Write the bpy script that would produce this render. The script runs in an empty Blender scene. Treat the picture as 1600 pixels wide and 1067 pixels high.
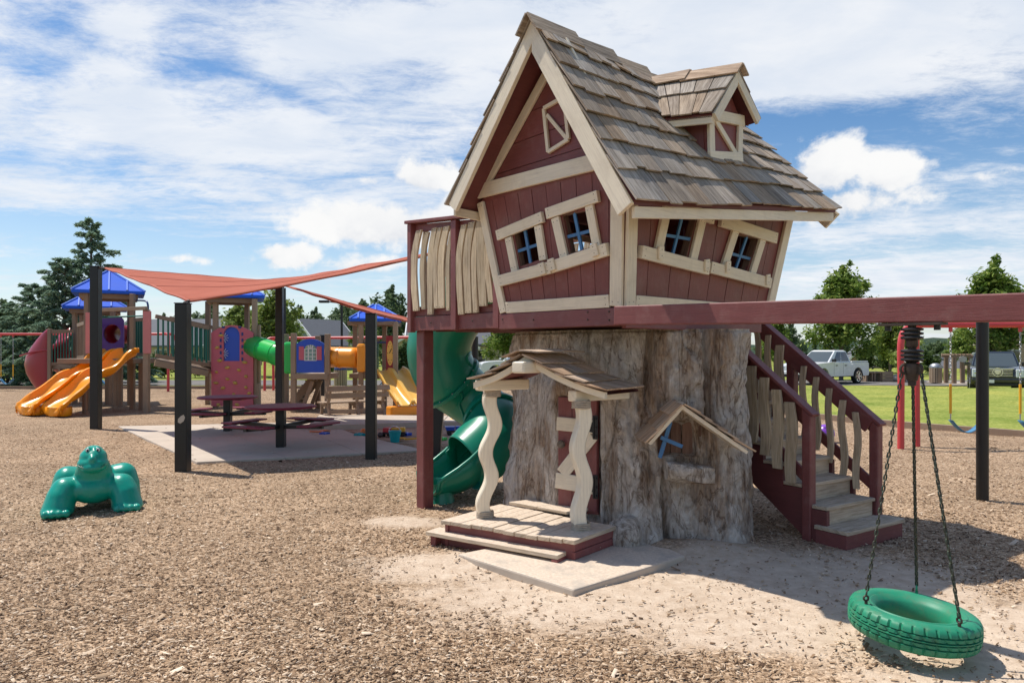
import bpy, bmesh, math, random
import numpy as np
from mathutils import Vector, Matrix, noise

R = random.Random(11)
NR = np.random.default_rng(5)
F, CX, HY, CH = 1110.0, 800.0, 548.0, 1.75      # lens and eye height worked out from the photograph
scene = bpy.context.scene
col = scene.collection

# ------------------------------------------------------------------ camera, sky, sun, exposure
cam_d = bpy.data.cameras.new('camera')
cam_d.sensor_width = 36.0
cam_d.lens = F / 1600.0 * 36.0
cam_d.shift_y = (HY - 533.5) / 1600.0
cam_d.clip_start = 0.05
cam_d.clip_end = 3000
cam = bpy.data.objects.new('camera', cam_d)
cam.location = (0, 0, CH)
cam.rotation_euler = (math.radians(90), 0, 0)
col.objects.link(cam)
scene.camera = cam
scene.view_settings.view_transform = 'Standard'
scene.view_settings.look = 'None'
scene.view_settings.gamma = 1
scene.view_settings.use_curve_mapping = False
scene.view_settings.exposure = 0.70

SUN_EL = math.radians(63.0)
SUN_H = Vector((-0.905, 0.425, 0)).normalized()
SUN_DIR = Vector((SUN_H.x * math.cos(SUN_EL), SUN_H.y * math.cos(SUN_EL), math.sin(SUN_EL)))
sun_d = bpy.data.lights.new('sun', 'SUN')
sun_d.energy = 3.1
sun_d.angle = math.radians(0.55)
sun_d.color = (1.0, 0.945, 0.86)
sun = bpy.data.objects.new('sun', sun_d)
sun.rotation_euler = (-SUN_DIR).to_track_quat('-Z', 'Y').to_euler()
sun.location = (-20, 20, 40)
col.objects.link(sun)


def make_world():
    w = bpy.data.worlds.new('World')
    scene.world = w
    w.use_nodes = True
    nt = w.node_tree
    nt.nodes.clear()
    N, L = nt.nodes.new, nt.links.new
    out = N('ShaderNodeOutputWorld')
    bg = N('ShaderNodeBackground')
    bg.inputs['Strength'].default_value = 0.13
    L(bg.outputs[0], out.inputs[0])
    sky = N('ShaderNodeTexSky')
    sky.sky_type = 'NISHITA'
    sky.sun_disc = False
    sky.sun_elevation = SUN_EL
    sky.sun_rotation = math.atan2(SUN_H.x, SUN_H.y)
    sky.altitude = 200
    sky.air_density = 1.0
    sky.dust_density = 0.6
    sky.ozone_density = 2.0
    tc = N('ShaderNodeTexCoord')
    nrm = N('ShaderNodeVectorMath'); nrm.operation = 'NORMALIZE'
    L(tc.outputs['Generated'], nrm.inputs[0])
    D = nrm.outputs[0]

    def math_(op, a, b=None, c=None, clamp=False):
        m = N('ShaderNodeMath'); m.operation = op; m.use_clamp = clamp
        for i, x in enumerate((a, b, c)):
            if x is None: continue
            if isinstance(x, (int, float)): m.inputs[i].default_value = x
            else: L(x, m.inputs[i])
        return m.outputs[0]

    def sstep(x, a, b):
        m = N('ShaderNodeMapRange'); m.interpolation_type = 'SMOOTHSTEP'
        L(x, m.inputs[0])
        m.inputs[1].default_value = a; m.inputs[2].default_value = b
        return m.outputs[0]

    def mixc(f, a, b):
        m = N('ShaderNodeMix'); m.data_type = 'RGBA'
        if isinstance(f, (int, float)): m.inputs[0].default_value = f
        else: L(f, m.inputs[0])
        for i, x in ((6, a), (7, b)):
            if isinstance(x, tuple): m.inputs[i].default_value = x
            else: L(x, m.inputs[i])
        return m.outputs[2]
    sep = N('ShaderNodeSeparateXYZ'); L(D, sep.inputs[0])
    X, Yv, Z = sep.outputs
    # high thin cloud on a plane overhead
    zc = math_('MAXIMUM', math_('ADD', Z, 0.10), 0.03)
    cmb = N('ShaderNodeCombineXYZ')
    L(math_('DIVIDE', X, zc), cmb.inputs[0]); L(math_('DIVIDE', Yv, zc), cmb.inputs[1])

    def fbm(vec, scale, detail, rough, dist=0.0, stretch=(1, 1, 1), loc=(0, 0, 0), rot=0):
        mp = N('ShaderNodeMapping')
        mp.inputs['Location'].default_value = loc
        mp.inputs['Rotation'].default_value = (0, 0, rot)
        mp.inputs['Scale'].default_value = stretch
        L(vec, mp.inputs[0])
        n = N('ShaderNodeTexNoise')
        n.inputs['Scale'].default_value = scale
        n.inputs['Detail'].default_value = detail
        n.inputs['Roughness'].default_value = rough
        n.inputs['Distortion'].default_value = dist
        L(mp.outputs[0], n.inputs['Vector'])
        return n.outputs['Fac']
    P_ = cmb.outputs[0]
    big = fbm(P_, 0.62, 3, 0.55, 0.4, (1, 1, 1), (3.1, 1.7, 0))
    streak = fbm(P_, 1.7, 11, 0.68, 0.45, (0.8, 1.35, 1), (0.4, 5.2, 0), 0.5)
    ripple = fbm(P_, 6.0, 10, 0.72, 0.35, (1, 1.5, 1), (2, 2, 0), -0.3)

    def dirn(px, py):
        return Vector(((px - CX) / F, 1.0, (HY - py) / F)).normalized()

    def blob(px, py, rx, ry, rot=0.0):
        """soft elliptical weight in the sky about one direction, radii in photograph pixels"""
        d0 = dirn(px, py)
        right = Vector((d0.y, -d0.x, 0)).normalized()
        up = right.cross(d0).normalized()
        r2 = right * math.cos(rot) + up * math.sin(rot)
        u2 = up * math.cos(rot) - right * math.sin(rot)
        k = d0.y

        def dt(v, s):
            n = N('ShaderNodeVectorMath'); n.operation = 'DOT_PRODUCT'
            L(D, n.inputs[0]); n.inputs[1].default_value = v
            o = math_('DIVIDE', n.outputs['Value'], s)
            return math_('MULTIPLY', o, o)
        q = math_('ADD', dt(r2, rx / F * k), dt(u2, ry / F * k))
        f = N('ShaderNodeVectorMath'); f.operation = 'DOT_PRODUCT'
        L(D, f.inputs[0]); f.inputs[1].default_value = d0
        front = math_('GREATER_THAN', f.outputs['Value'], 0.2)
        return math_('MULTIPLY', math_('POWER', 2.718, math_('MULTIPLY', q, -1.0)), front)

    bias = None
    for (px, py, rx, ry, rot, wgt) in [
            (230, 215, 330, 75, -0.10, .26), (500, 190, 120, 50, 0, .14), (120, 310, 230, 32, -0.12, .20), (620, 60, 300, 65, .12, .22),
            (1250, 50, 480, 85, -.04, .32), (700, 170, 110, 60, .1, .14), (200, 60, 60, 70, .6, .14),
            (1200, 130, 240, 45, -.1, .16), (1450, 350, 230, 22, .05, .22), (1400, 430, 300, 28, 0, .22),
            (60, 110, 80, 40, 0, -.14), (310, 90, 90, 40, 0, -.14), (620, 115, 130, 30, .15, -.10),
            (480, 160, 70, 14, -.3, -.14), (330, 255, 150, 22, -.05, -.18), (660, 140, 60, 40, 0, -.08),
            (1320, 190, 260, 38, -.12, -.12), (300, 370, 330, 34, 0, -.16), (1300, 260, 200, 20, 0, -.1)]:
        b = math_('MULTIPLY', blob(px, py, rx, ry, rot), wgt)
        bias = b if bias is None else math_('ADD', bias, b)
    dens = math_('ADD', math_('ADD', math_('MULTIPLY', big, 0.42), math_('MULTIPLY', streak, 0.62)),
                 math_('ADD', math_('MULTIPLY', ripple, 0.46), math_('SUBTRACT', bias, 0.075)))
    cir = sstep(dens, 0.60, 0.90)
    cir = math_('MULTIPLY', cir, 0.93)
    # heaped clouds low over the trees
    puff = fbm(D, 13.0, 9, 0.62, 0.15, (1, 1, 1.25))
    puff2 = fbm(D, 5.0, 5, 0.55, 0.0, (1, 1, 1.6), (4, 1, 7))
    cum = None
    shade = None
    for (px, py, rx, ry, wgt) in [(590, 350, 130, 34, 1), (660, 275, 55, 28, .95), (700, 345, 75, 40, .9), (445, 400, 70, 22, .8), (560, 415, 80, 20, .7),
                                  (1290, 262, 66, 52, .95), (1385, 270, 58, 36, .92), (1330, 318, 95, 30, .8), (1240, 300, 50, 34, .75),
                                  (1420, 305, 60, 22, .6), (1530, 275, 70, 14, .55), (580, 283, 26, 9, .6), (300, 405, 40, 10, .5), (20, 395, 50, 16, .5)]:
        b = math_('MULTIPLY', blob(px, py, rx * 1.05, ry * 1.1), wgt)
        cum = b if cum is None else math_('MAXIMUM', cum, b)
        s = math_('MULTIPLY', blob(px, py + ry * 0.7, rx * 1.0, ry * 0.55), wgt)
        shade = s if shade is None else math_('MAXIMUM', shade, s)
    cd = math_('ADD', cum, math_('MULTIPLY', math_('SUBTRACT', puff, 0.5), 1.9))
    cd = math_('ADD', cd, math_('MULTIPLY', math_('SUBTRACT', puff2, 0.5), 0.6))
    cumf = math_('MULTIPLY', sstep(cd, 0.30, 0.66), sstep(cum, 0.10, 0.32))
    # haze toward the horizon
    hz = math_('SUBTRACT', 1.0, sstep(Z, 0.0, 0.30))
    skyc = sky.outputs[0]
    hs = N('ShaderNodeHueSaturation'); hs.inputs['Saturation'].default_value = 1.22; hs.inputs['Value'].default_value = 0.62
    L(skyc, hs.inputs['Color'])
    c0 = mixc(math_('MULTIPLY', hz, 0.38), hs.outputs[0], (3.7, 4.25, 4.75, 1))
    var = fbm(P_, 2.3, 6, 0.6, 0.3, (1, 1.3, 1), (9, 3, 0))
    circol = mixc(sstep(var, 0.3, 0.75), (3.6, 3.9, 4.35, 1), (4.45, 4.53, 4.66, 1))
    c1 = mixc(cir, c0, circol)
    sh = math_('MULTIPLY', math_('ADD', math_('MULTIPLY', shade, 0.75), 0.25), sstep(math_('ADD', math_('MULTIPLY', puff, 0.6), math_('MULTIPLY', puff2, 0.5)), 0.66, 0.40))
    cumcol = mixc(math_('MULTIPLY', sh, 1.0), (4.6, 4.6, 4.58, 1), (3.3, 3.45, 3.75, 1))
    c2 = mixc(cumf, c1, cumcol)
    L(c2, bg.inputs['Color'])


make_world()

# ------------------------------------------------------------------ small helpers
def P(px, py, Y):
    return Vector(((px - CX) * Y / F, Y, CH + (HY - py) * Y / F))

def G(px, py, z=0.0):
    Y = (CH - z) * F / (py - HY)
    return Vector(((px - CX) * Y / F, Y, z))

C0 = Vector((0.9, 5.75, 0)); UD = Vector((0.682, -0.731, 0)); VD = Vector((0.731, 0.682, 0))
def H(u, v, z):
    """playhouse frame: u along its gable side, v back along its long side"""
    return C0 + UD * u + VD * v + Vector((0, 0, z))

def onv(px, py, v):
    k = (px - CX) / F; b = C0 + VD * v
    u = (k * b.y - b.x) / (UD.x - k * UD.y); Y = b.y + UD.y * u
    return H(u, v, CH + (HY - py) * Y / F)

def lerp(a, b, t): return a + (b - a) * t

def tag(o, label=None, cat=None, group=None, kind=None):
    if label: o['label'] = label
    if cat: o['category'] = cat
    if group: o['group'] = group
    if kind: o['kind'] = kind
    return o

def thing(name, label, cat, loc=(0, 0, 0), group=None, rz=0):
    o = bpy.data.objects.new(name, None)
    o.location = loc; o.rotation_euler = (0, 0, rz)
    o.empty_display_size = 0.1
    col.objects.link(o)
    return tag(o, label, cat, group)

def root_of(o):
    while o.parent: o = o.parent
    return o

def copy_tree(o, parent=None):
    c = o.copy(); col.objects.link(c)
    if parent: c.parent = parent
    for ch in o.children: copy_tree(ch, c)
    return c


class MB:
    """mesh builder: gathers shapes (world coordinates unless the thing is built round the origin)"""
    def __init__(s):
        s.v = []; s.f = []; s.uv = []

    def add(s, verts, faces, grain=None):
        o = len(s.v)
        s.v += [Vector(p) for p in verts]
        g = Vector(grain).normalized() if grain is not None else Vector((0, 0, 1))
        ox, oy = R.random() * 9, R.random() * 9
        for f in faces:
            s.f.append([i + o for i in f])
            ps = [s.v[i + o] for i in f]
            n = Vector((0, 0, 0))
            for i in range(len(ps)):
                n += (ps[i] - ps[0]).cross(ps[(i + 1) % len(ps)] - ps[0])
            a = g.cross(n)
            if a.length < 1e-9: a = g.orthogonal()
            a.normalize()
            b = g
            if abs(g.dot(n.normalized() if n.length > 0 else g)) > .8: b = g.orthogonal(); a = g.cross(b)
            s.uv.append([(p.dot(a) + ox, p.dot(b) + oy) for p in ps])
        return s

    HF = [(0, 3, 2, 1), (4, 5, 6, 7), (0, 1, 5, 4), (1, 2, 6, 5), (2, 3, 7, 6), (3, 0, 4, 7)]

    def hexa(s, p, grain=None): return s.add(p, MB.HF, grain)

    def box(s, c, sz, rz=0, grain=None):
        m = Matrix.Rotation(rz, 3, 'Z'); c = Vector(c)
        x, y, z = sz[0] / 2, sz[1] / 2, sz[2] / 2
        p = [c + m @ Vector(q) for q in ((-x, -y, -z), (x, -y, -z), (x, y, -z), (-x, y, -z), (-x, -y, z), (x, -y, z), (x, y, z), (-x, y, z))]
        if grain is None:
            k = max(range(3), key=lambda i: sz[i]); grain = m @ Vector([1.0 if i == k else 0.0 for i in range(3)])
        return s.hexa(p, grain)

    def bar(s, p0, p1, w, t, up=(0, 0, 1)):
        """timber from p0 to p1; w across (horizontal when up is z), t along up"""
        p0, p1 = Vector(p0), Vector(p1)
        d = (p1 - p0).normalized(); a = d.cross(Vector(up))
        if a.length < 1e-6: a = d.orthogonal()
        a.normalize(); b = a.cross(d)
        q = []
        for p in (p0, p1):
            q += [p - a * w / 2 - b * t / 2, p + a * w / 2 - b * t / 2, p + a * w / 2 + b * t / 2, p - a * w / 2 + b * t / 2]
        return s.hexa(q, d)

    def prism(s, poly, vec, grain=None):
        n = len(poly); vec = Vector(vec); poly = [Vector(p) for p in poly]
        v = poly + [p + vec for p in poly]
        f = [tuple(range(n - 1, -1, -1)), tuple(range(n, 2 * n))] + [(i, (i + 1) % n, (i + 1) % n + n, i + n) for i in range(n)]
        return s.add(v, f, grain)

    def slab(s, a, b, c, d, t, grain=None):
        n = (b - a).cross(d - a).normalized() * t
        return s.hexa([a - n, b - n, c - n, d - n, a, b, c, d], grain if grain is not None else d - a)

    def tube(s, path, r, n=10, closed=False, caps=True, arc=None):
        path = [Vector(p) for p in path]; m = len(path)
        rr = r if isinstance(r, (list, tuple)) else [r] * m
        tan = []
        for i in range(m):
            if closed: t = path[(i + 1) % m] - path[i - 1]
            else: t = path[min(i + 1, m - 1)] - path[max(i - 1, 0)]
            tan.append(t.normalized())
        a = Vector((0, 0, 1)).cross(tan[0])
        if a.length < 1e-3: a = Vector((1, 0, 0))
        a.normalize()
        v = []; f = []
        for i in range(m):
            a = (a - tan[i] * a.dot(tan[i])).normalized(); b = tan[i].cross(a)
            for k in range(n):
                th = 2 * math.pi * k / n
                v.append(path[i] + (a * math.cos(th) + b * math.sin(th)) * rr[i])
        for i in range(m if closed else m - 1):
            for k in range(n):
                j = (i + 1) % m
                f.append((i * n + k, i * n + (k + 1) % n, j * n + (k + 1) % n, j * n + k))
        if caps and not closed:
            f.append(tuple(range(n - 1, -1, -1))); f.append(tuple((m - 1) * n + k for k in range(n)))
        return s.add(v, f, tan[0])

    def lathe(s, prof, c, n=20, axis=(0, 0, 1), closed=False):
        ax = Vector(axis).normalized(); a = ax.orthogonal().normalized(); b = ax.cross(a); c = Vector(c)
        m = len(prof); v = []; f = []
        for r, h in prof:
            for k in range(n):
                th = 2 * math.pi * k / n
                v.append(c + ax * h + (a * math.cos(th) + b * math.sin(th)) * max(r, 1e-4))
        for i in range(m if closed else m - 1):
            j = (i + 1) % m
            for k in range(n):
                f.append((i * n + k, i * n + (k + 1) % n, j * n + (k + 1) % n, j * n + k))
        if not closed:
            f.append(tuple(range(n - 1, -1, -1))); f.append(tuple((m - 1) * n + k for k in range(n)))
        return s.add(v, f, ax)

    def ball(s, c, r, nu=16, nv=10, rot=None):
        c = Vector(c); rx, ry, rz = r if isinstance(r, (tuple, list)) else (r, r, r)
        v = []; f = []
        for i in range(nv + 1):
            ph = math.pi * i / nv
            for k in range(nu):
                th = 2 * math.pi * k / nu
                q = Vector((rx * math.sin(ph) * math.cos(th), ry * math.sin(ph) * math.sin(th), rz * math.cos(ph)))
                if rot: q = rot @ q
                v.append(c + q)
        for i in range(nv):
            for k in range(nu):
                f.append((i * nu + k, (i + 1) * nu + k, (i + 1) * nu + (k + 1) % nu, i * nu + (k + 1) % nu))
        return s.add(v, f)

    def grid(s, pts, grain=None, closed=False):
        """pts: rows of points"""
        r, c = len(pts), len(pts[0]); v = [p for row in pts for p in row]; f = []
        for i in range(r - 1):
            for k in range(c if closed else c - 1):
                f.append((i * c + k, i * c + (k + 1) % c, (i + 1) * c + (k + 1) % c, (i + 1) * c + k))
        return s.add(v, f, grain)

    def build(s, name, mat, parent=None, bevel=0.0, smooth=None, label=None, cat=None, group=None, kind=None, seg=2, recalc=True, solid=0):
        me = bpy.data.meshes.new(name)
        if parent is not None:
            off = root_of(parent).location.copy(); loc = None
        else:
            lo = [min(p[i] for p in s.v) for i in range(3)]; hi = [max(p[i] for p in s.v) for i in range(3)]
            off = Vector(((lo[0] + hi[0]) / 2, (lo[1] + hi[1]) / 2, lo[2])); loc = off
        me.from_pydata([tuple(p - off) for p in s.v], [], s.f)
        uvl = me.uv_layers.new(name='UVMap')
        k = 0
        data = [0.0] * (2 * len(me.loops))
        for fu in s.uv:
            for u in fu:
                data[2 * k] = u[0]; data[2 * k + 1] = u[1]; k += 1
        uvl.data.foreach_set('uv', data)
        if recalc:
            bm = bmesh.new(); bm.from_mesh(me)
            bmesh.ops.remove_doubles(bm, verts=bm.verts, dist=1e-6)
            bmesh.ops.recalc_face_normals(bm, faces=bm.faces)
            bm.to_mesh(me); bm.free()
        if smooth:
            me.shade_smooth()
            me.set_sharp_from_angle(angle=math.radians(smooth))
        o = bpy.data.objects.new(name, me)
        me.materials.append(mat)
        col.objects.link(o)
        if parent is not None: o.parent = parent
        else: o.location = loc
        if solid:
            m = o.modifiers.new('Solidify', 'SOLIDIFY'); m.thickness = solid; m.offset = 0
        if bevel:
            m = o.modifiers.new('Bevel', 'BEVEL'); m.width = bevel; m.segments = seg; m.limit_method = 'ANGLE'; m.angle_limit = math.radians(40)
        return tag(o, label, cat, group, kind)


# ------------------------------------------------------------------ materials
def base_mat(name):
    m = bpy.data.materials.new(name); m.use_nodes = True
    nt = m.node_tree; b = nt.nodes['Principled BSDF']
    return m, nt, b, nt.nodes.new, nt.links.new

def c4(c, k=1.0): return (min(c[0] * k, 1), min(c[1] * k, 1), min(c[2] * k, 1), 1)

def ramp(N, stops, interp='LINEAR'):
    r = N('ShaderNodeValToRGB'); cr = r.color_ramp; cr.interpolation = interp
    while len(cr.elements) < len(stops): cr.elements.new(0.5)
    for e, (p, c) in zip(cr.elements, stops):
        e.position = p; e.color = c if len(c) == 4 else (*c, 1)
    return r

def noise_node(N, L, vec, scale, detail=5, rough=.6, stretch=(1, 1, 1), dist=0):
    mp = N('ShaderNodeMapping'); mp.inputs['Scale'].default_value = stretch
    L(vec, mp.inputs[0])
    n = N('ShaderNodeTexNoise'); n.inputs['Scale'].default_value = scale; n.inputs['Detail'].default_value = detail
    n.inputs['Roughness'].default_value = rough; n.inputs['Distortion'].default_value = dist
    L(mp.outputs[0], n.inputs['Vector'])
    return n

def add_bump(N, L, b, fac, strength, dist=0.01, prev=None):
    bp = N('ShaderNodeBump'); bp.inputs['Strength'].default_value = strength; bp.inputs['Distance'].default_value = dist
    L(fac, bp.inputs['Height'])
    if prev: L(prev.outputs[0], bp.inputs['Normal'])
    L(bp.outputs[0], b.inputs['Normal'])
    return bp

def rand_mul(N, L, colsock, amt):
    oi = N('ShaderNodeObjectInfo')
    mr = N('ShaderNodeMapRange'); mr.inputs[3].default_value = 1 - amt; mr.inputs[4].default_value = 1 + amt
    L(oi.outputs['Random'], mr.inputs[0])
    h = N('ShaderNodeHueSaturation'); L(mr.outputs[0], h.inputs['Value']); L(colsock, h.inputs['Color'])
    return h.outputs[0]

def mat_paint(name, c, rough=.45, var=.12, scale=3.0, bump=.15, rand=.04, dirt=None, grain=True, metallic=0, coat=0, spec=.5):
    """painted or plain surface: slow colour drift, faint grain, dusty patches"""
    m, nt, b, N, L = base_mat(name)
    tc = N('ShaderNodeTexCoord')
    n1 = noise_node(N, L, tc.outputs['Object'], scale, 6, .65)
    r = ramp(N, [(.3, c4(c, 1 - var)), (.7, c4(c, 1 + var))]); L(n1.outputs['Fac'], r.inputs[0])
    cs = r.outputs[0]
    if grain and bump >= .15:
        ns = noise_node(N, L, tc.outputs['UV'], 4.0, 7, .7, (16, .7, 1), .2)
        rs = ramp(N, [(.30, (.80, .78, .78, 1)), (.5, (1, 1, 1, 1)), (.72, (1.10, 1.10, 1.10, 1))]); L(ns.outputs['Fac'], rs.inputs[0])
        ms = N('ShaderNodeMix'); ms.data_type = 'RGBA'; ms.blend_type = 'MULTIPLY'; ms.inputs[0].default_value = .8
        L(cs, ms.inputs[6]); L(rs.outputs[0], ms.inputs[7]); cs = ms.outputs[2]
    if dirt:
        n3 = noise_node(N, L, tc.outputs['Object'], scale * 3.1, 8, .7)
        rr = ramp(N, [(.50, (0, 0, 0, 1)), (.78, (1, 1, 1, 1))]); L(n3.outputs['Fac'], rr.inputs[0])
        mx = N('ShaderNodeMix'); mx.data_type = 'RGBA'
        mm = N('ShaderNodeMath'); mm.operation = 'MULTIPLY'; mm.inputs[1].default_value = dirt[3]
        L(rr.outputs[0], mm.inputs[0]); L(mm.outputs[0], mx.inputs[0]); L(cs, mx.inputs[6]); mx.inputs[7].default_value = (*dirt[:3], 1)
        cs = mx.outputs[2]
    if rand: cs = rand_mul(N, L, cs, rand)
    L(cs, b.inputs['Base Color'])
    rn = N('ShaderNodeMapRange'); rn.inputs[3].default_value = max(rough - .1, .03); rn.inputs[4].default_value = min(rough + .12, 1)
    L(n1.outputs['Fac'], rn.inputs[0]); L(rn.outputs[0], b.inputs['Roughness'])
    b.inputs['Metallic'].default_value = metallic
    b.inputs['Coat Weight'].default_value = coat
    b.inputs['Specular IOR Level'].default_value = spec
    if bump:
        n2 = noise_node(N, L, tc.outputs['UV'] if grain else tc.outputs['Object'], 10 if grain else 30, 5, .6, (14, 1.2, 1) if grain else (1, 1, 1))
        add_bump(N, L, b, n2.outputs['Fac'], bump, .004)
    return m

def mat_wood(name, dark, mid, light, rough=.8, rand=.18, bump=.5, k=1.0):
    """weathered timber: streaks along the grain (UV v), end-to-end colour change per piece"""
    m, nt, b, N, L = base_mat(name)
    tc = N('ShaderNodeTexCoord')
    n1 = noise_node(N, L, tc.outputs['UV'], 5.0 * k, 8, .7, (9, .55, 1), .3)
    r = ramp(N, [(.28, dark), (.5, mid), (.74, light)]); L(n1.outputs['Fac'], r.inputs[0])
    n2 = noise_node(N, L, tc.outputs['UV'], 2.2, 4, .6, (1.5, .7, 1))
    r2 = ramp(N, [(.3, (.72, .72, .74, 1)), (.7, (1.12, 1.1, 1.06, 1))]); L(n2.outputs['Fac'], r2.inputs[0])
    mx = N('ShaderNodeMix'); mx.data_type = 'RGBA'; mx.blend_type = 'MULTIPLY'; mx.inputs[0].default_value = 1
    L(r.outputs[0], mx.inputs[6]); L(r2.outputs[0], mx.inputs[7])
    cs = rand_mul(N, L, mx.outputs[2], rand)
    if 'shingle' in name:
        oi = N('ShaderNodeObjectInfo'); mh = N('ShaderNodeMath'); mh.operation = 'MULTIPLY'; mh.inputs[1].default_value = 7.31; L(oi.outputs['Random'], mh.inputs[0])
        fr = N('ShaderNodeMath'); fr.operation = 'FRACT'; L(mh.outputs[0], fr.inputs[0])
        rh = ramp(N, [(0, (.98, .84, .70, 1)), (.35, (1.0, .94, .88, 1)), (1, (.96, .99, 1.03, 1))]); L(fr.outputs[0], rh.inputs[0])
        mq = N('ShaderNodeMix'); mq.data_type = 'RGBA'; mq.blend_type = 'MULTIPLY'; mq.inputs[0].default_value = 1
        L(cs, mq.inputs[6]); L(rh.outputs[0], mq.inputs[7]); cs = mq.outputs[2]
    L(cs, b.inputs['Base Color'])
    b.inputs['Roughness'].default_value = rough
    b.inputs['Specular IOR Level'].default_value = .25
    n3 = noise_node(N, L, tc.outputs['UV'], 14 * k, 6, .65, (12, .6, 1))
    add_bump(N, L, b, n3.outputs['Fac'], bump, .006)
    return m

M = {}
M['red'] = mat_paint('maroon_paint', (.205, .058, .054), .5, .14, 2.2, .45, .07, (.34, .22, .19, .32))
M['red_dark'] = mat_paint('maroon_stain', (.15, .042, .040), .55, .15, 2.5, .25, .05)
M['cream'] = mat_paint('cream_paint', (.80, .70, .54), .5, .06, 2.0, .4, .04, (.50, .40, .28, .40))
M['cream_gloss'] = mat_paint('cream_porch_paint', (.82, .725, .56), .35, .05, 2.0, .15, .03, (.5, .4, .28, .2))
M['blue'] = mat_paint('blue_paint', (.06, .19, .40), .5, .15, 5, .2, .05)
M['shingle'] = mat_wood('weathered_shingle', (.12, .095, .078), (.38, .325, .27), (.62, .56, .49), .85, .22, .6)
M['shingle_warm'] = mat_wood('warm_shingle', (.19, .125, .085), (.49, .365, .265), (.73, .61, .48), .8, .2, .5)
M['picket'] = mat_wood('bare_picket', (.29, .205, .125), (.58, .465, .32), (.74, .63, .465), .8, .16, .5)
M['tread'] = mat_wood('grey_tread', (.29, .22, .15), (.58, .47, .345), (.74, .64, .50), .85, .12, .5)
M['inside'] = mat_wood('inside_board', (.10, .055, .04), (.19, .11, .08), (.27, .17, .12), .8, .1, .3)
M['green'] = mat_paint('green_plastic', (.006, .215, .135), .3, .10, 1.5, .05, .02, (.10, .25, .18, .10), grain=False)
M['dino'] = mat_paint('teal_plastic', (.0, .30, .215), .32, .08, 2.5, .04, .02, (.16, .36, .29, .30), grain=False)
M['tyre'] = mat_paint('green_rubber', (.015, .235, .125), .5, .16, 5, .2, .02, (.16, .17, .10, .55), grain=False)
M['black'] = mat_paint('black_powdercoat', (.0075, .007, .0075), .42, .2, 4, .05, .0, (.03, .025, .022, .10), grain=False)
M['blackplastic'] = mat_paint('black_rubber', (.012, .012, .013), .45, .2, 8, .05, 0, grain=False)
M['iron'] = mat_paint('rusty_iron', (.075, .058, .047), .6, .35, 14, .3, .05, grain=False, metallic=.55)
M['chain'] = mat_paint('worn_chain', (.055, .06, .045), .5, .45, 12, .1, .05, (.02, .10, .06, .6), grain=False, metallic=.5)
M['zinc'] = mat_paint('zinc', (.45, .46, .47), .4, .15, 6, .1, 0, grain=False, metallic=.8)
M['sail'] = mat_paint('sail_cloth', (.62, .165, .10), .9, .06, 2, .1, 0, grain=False)
M['orange'] = mat_paint('orange_plastic', (.98, .335, .008), .28, .06, 1.6, .03, 0, (.85, .45, .1, .15), grain=False)
M['yellow'] = mat_paint('yellow_plastic', (.88, .50, .10), .32, .07, 1.6, .03, 0, grain=False)
M['tubeyellow'] = mat_paint('amber_plastic', (.90, .335, .025), .3, .06, 1.6, .03, 0, grain=False)
M['tubegreen'] = mat_paint('bright_green_plastic', (.02, .50, .085), .3, .06, 1.6, .03, 0, grain=False)
M['redslide'] = mat_paint('dark_red_plastic', (.30, .014, .028), .32, .1, 1.6, .03, 0, grain=False)
M['pink'] = mat_paint('rose_plastic', (.60, .125, .17), .45, .1, 2, .05, .02, (.45, .2, .18, .2), grain=False)
M['salmon'] = mat_paint('salmon_plastic', (.60, .20, .19), .45, .08, 2, .05, .02, grain=False)
M['purple'] = mat_paint('purple_plastic', (.11, .025, .26), .35, .1, 2, .03, 0, grain=False)
M['blueplastic'] = mat_paint('blue_plastic', (.016, .085, .56), .33, .08, 2, .03, .02, grain=False)
M['blueroof'] = mat_paint('blue_roof_plastic', (.025, .12, .66), .6, .06, 2, .03, .02, grain=False, spec=.15)
M['blueroof_rib'] = mat_paint('blue_roof_rib', (.10, .22, .74), .4, .06, 2, .03, .02, grain=False)
M['darkgreen'] = mat_paint('dark_green_metal', (.006, .115, .085), .4, .1, 3, .03, .05, grain=False)
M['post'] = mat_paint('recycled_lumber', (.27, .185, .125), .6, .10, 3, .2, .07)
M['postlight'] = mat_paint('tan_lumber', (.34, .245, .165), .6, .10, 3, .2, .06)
M['maroon_table'] = mat_paint('maroon_plastisol', (.20, .016, .04), .55, .12, 4, .06, .02, (.38, .20, .18, .1), grain=False)
M['hold'] = mat_paint('climbing_hold', (.62, .40, .10), .5, .15, 6, .1, .1, grain=False)
M['redmetal'] = mat_paint('red_metal', (.58, .06, .065), .35, .08, 2, .03, 0, grain=False)
M['bluesteel'] = mat_paint('navy_metal', (.02, .05, .17), .35, .1, 2, .03, 0, grain=False)
M['beltblue'] = mat_paint('blue_belt', (.05, .20, .36), .6, .1, 4, .05, 0, grain=False)
M['chainyellow'] = mat_paint('yellow_sleeve', (.80, .42, .02), .45, .08, 4, .03, 0, grain=False)
M['concrete'] = mat_paint('concrete', (.50, .425, .345), .85, .10, 1.6, .35, .05, (.36, .29, .23, .4), grain=False)
M['rope'] = mat_paint('jute_rope', (.42, .35, .27), .9, .2, 30, .5, 0, grain=False)
M['white'] = mat_paint('white_car_paint', (.72, .73, .74), .25, .03, 1.5, 0, 0, coat=.6)
M['carblack'] = mat_paint('black_car_paint', (.010, .011, .014), .22, .05, 1.5, 0, 0, coat=.8)
M['chrome'] = mat_paint('chrome', (.72, .73, .75), .15, .05, 3, 0, 0, metallic=1)
M['lamp'] = mat_paint('clear_lamp', (.62, .65, .68), .12, .15, 20, .1, 0, grain=False)
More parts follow.
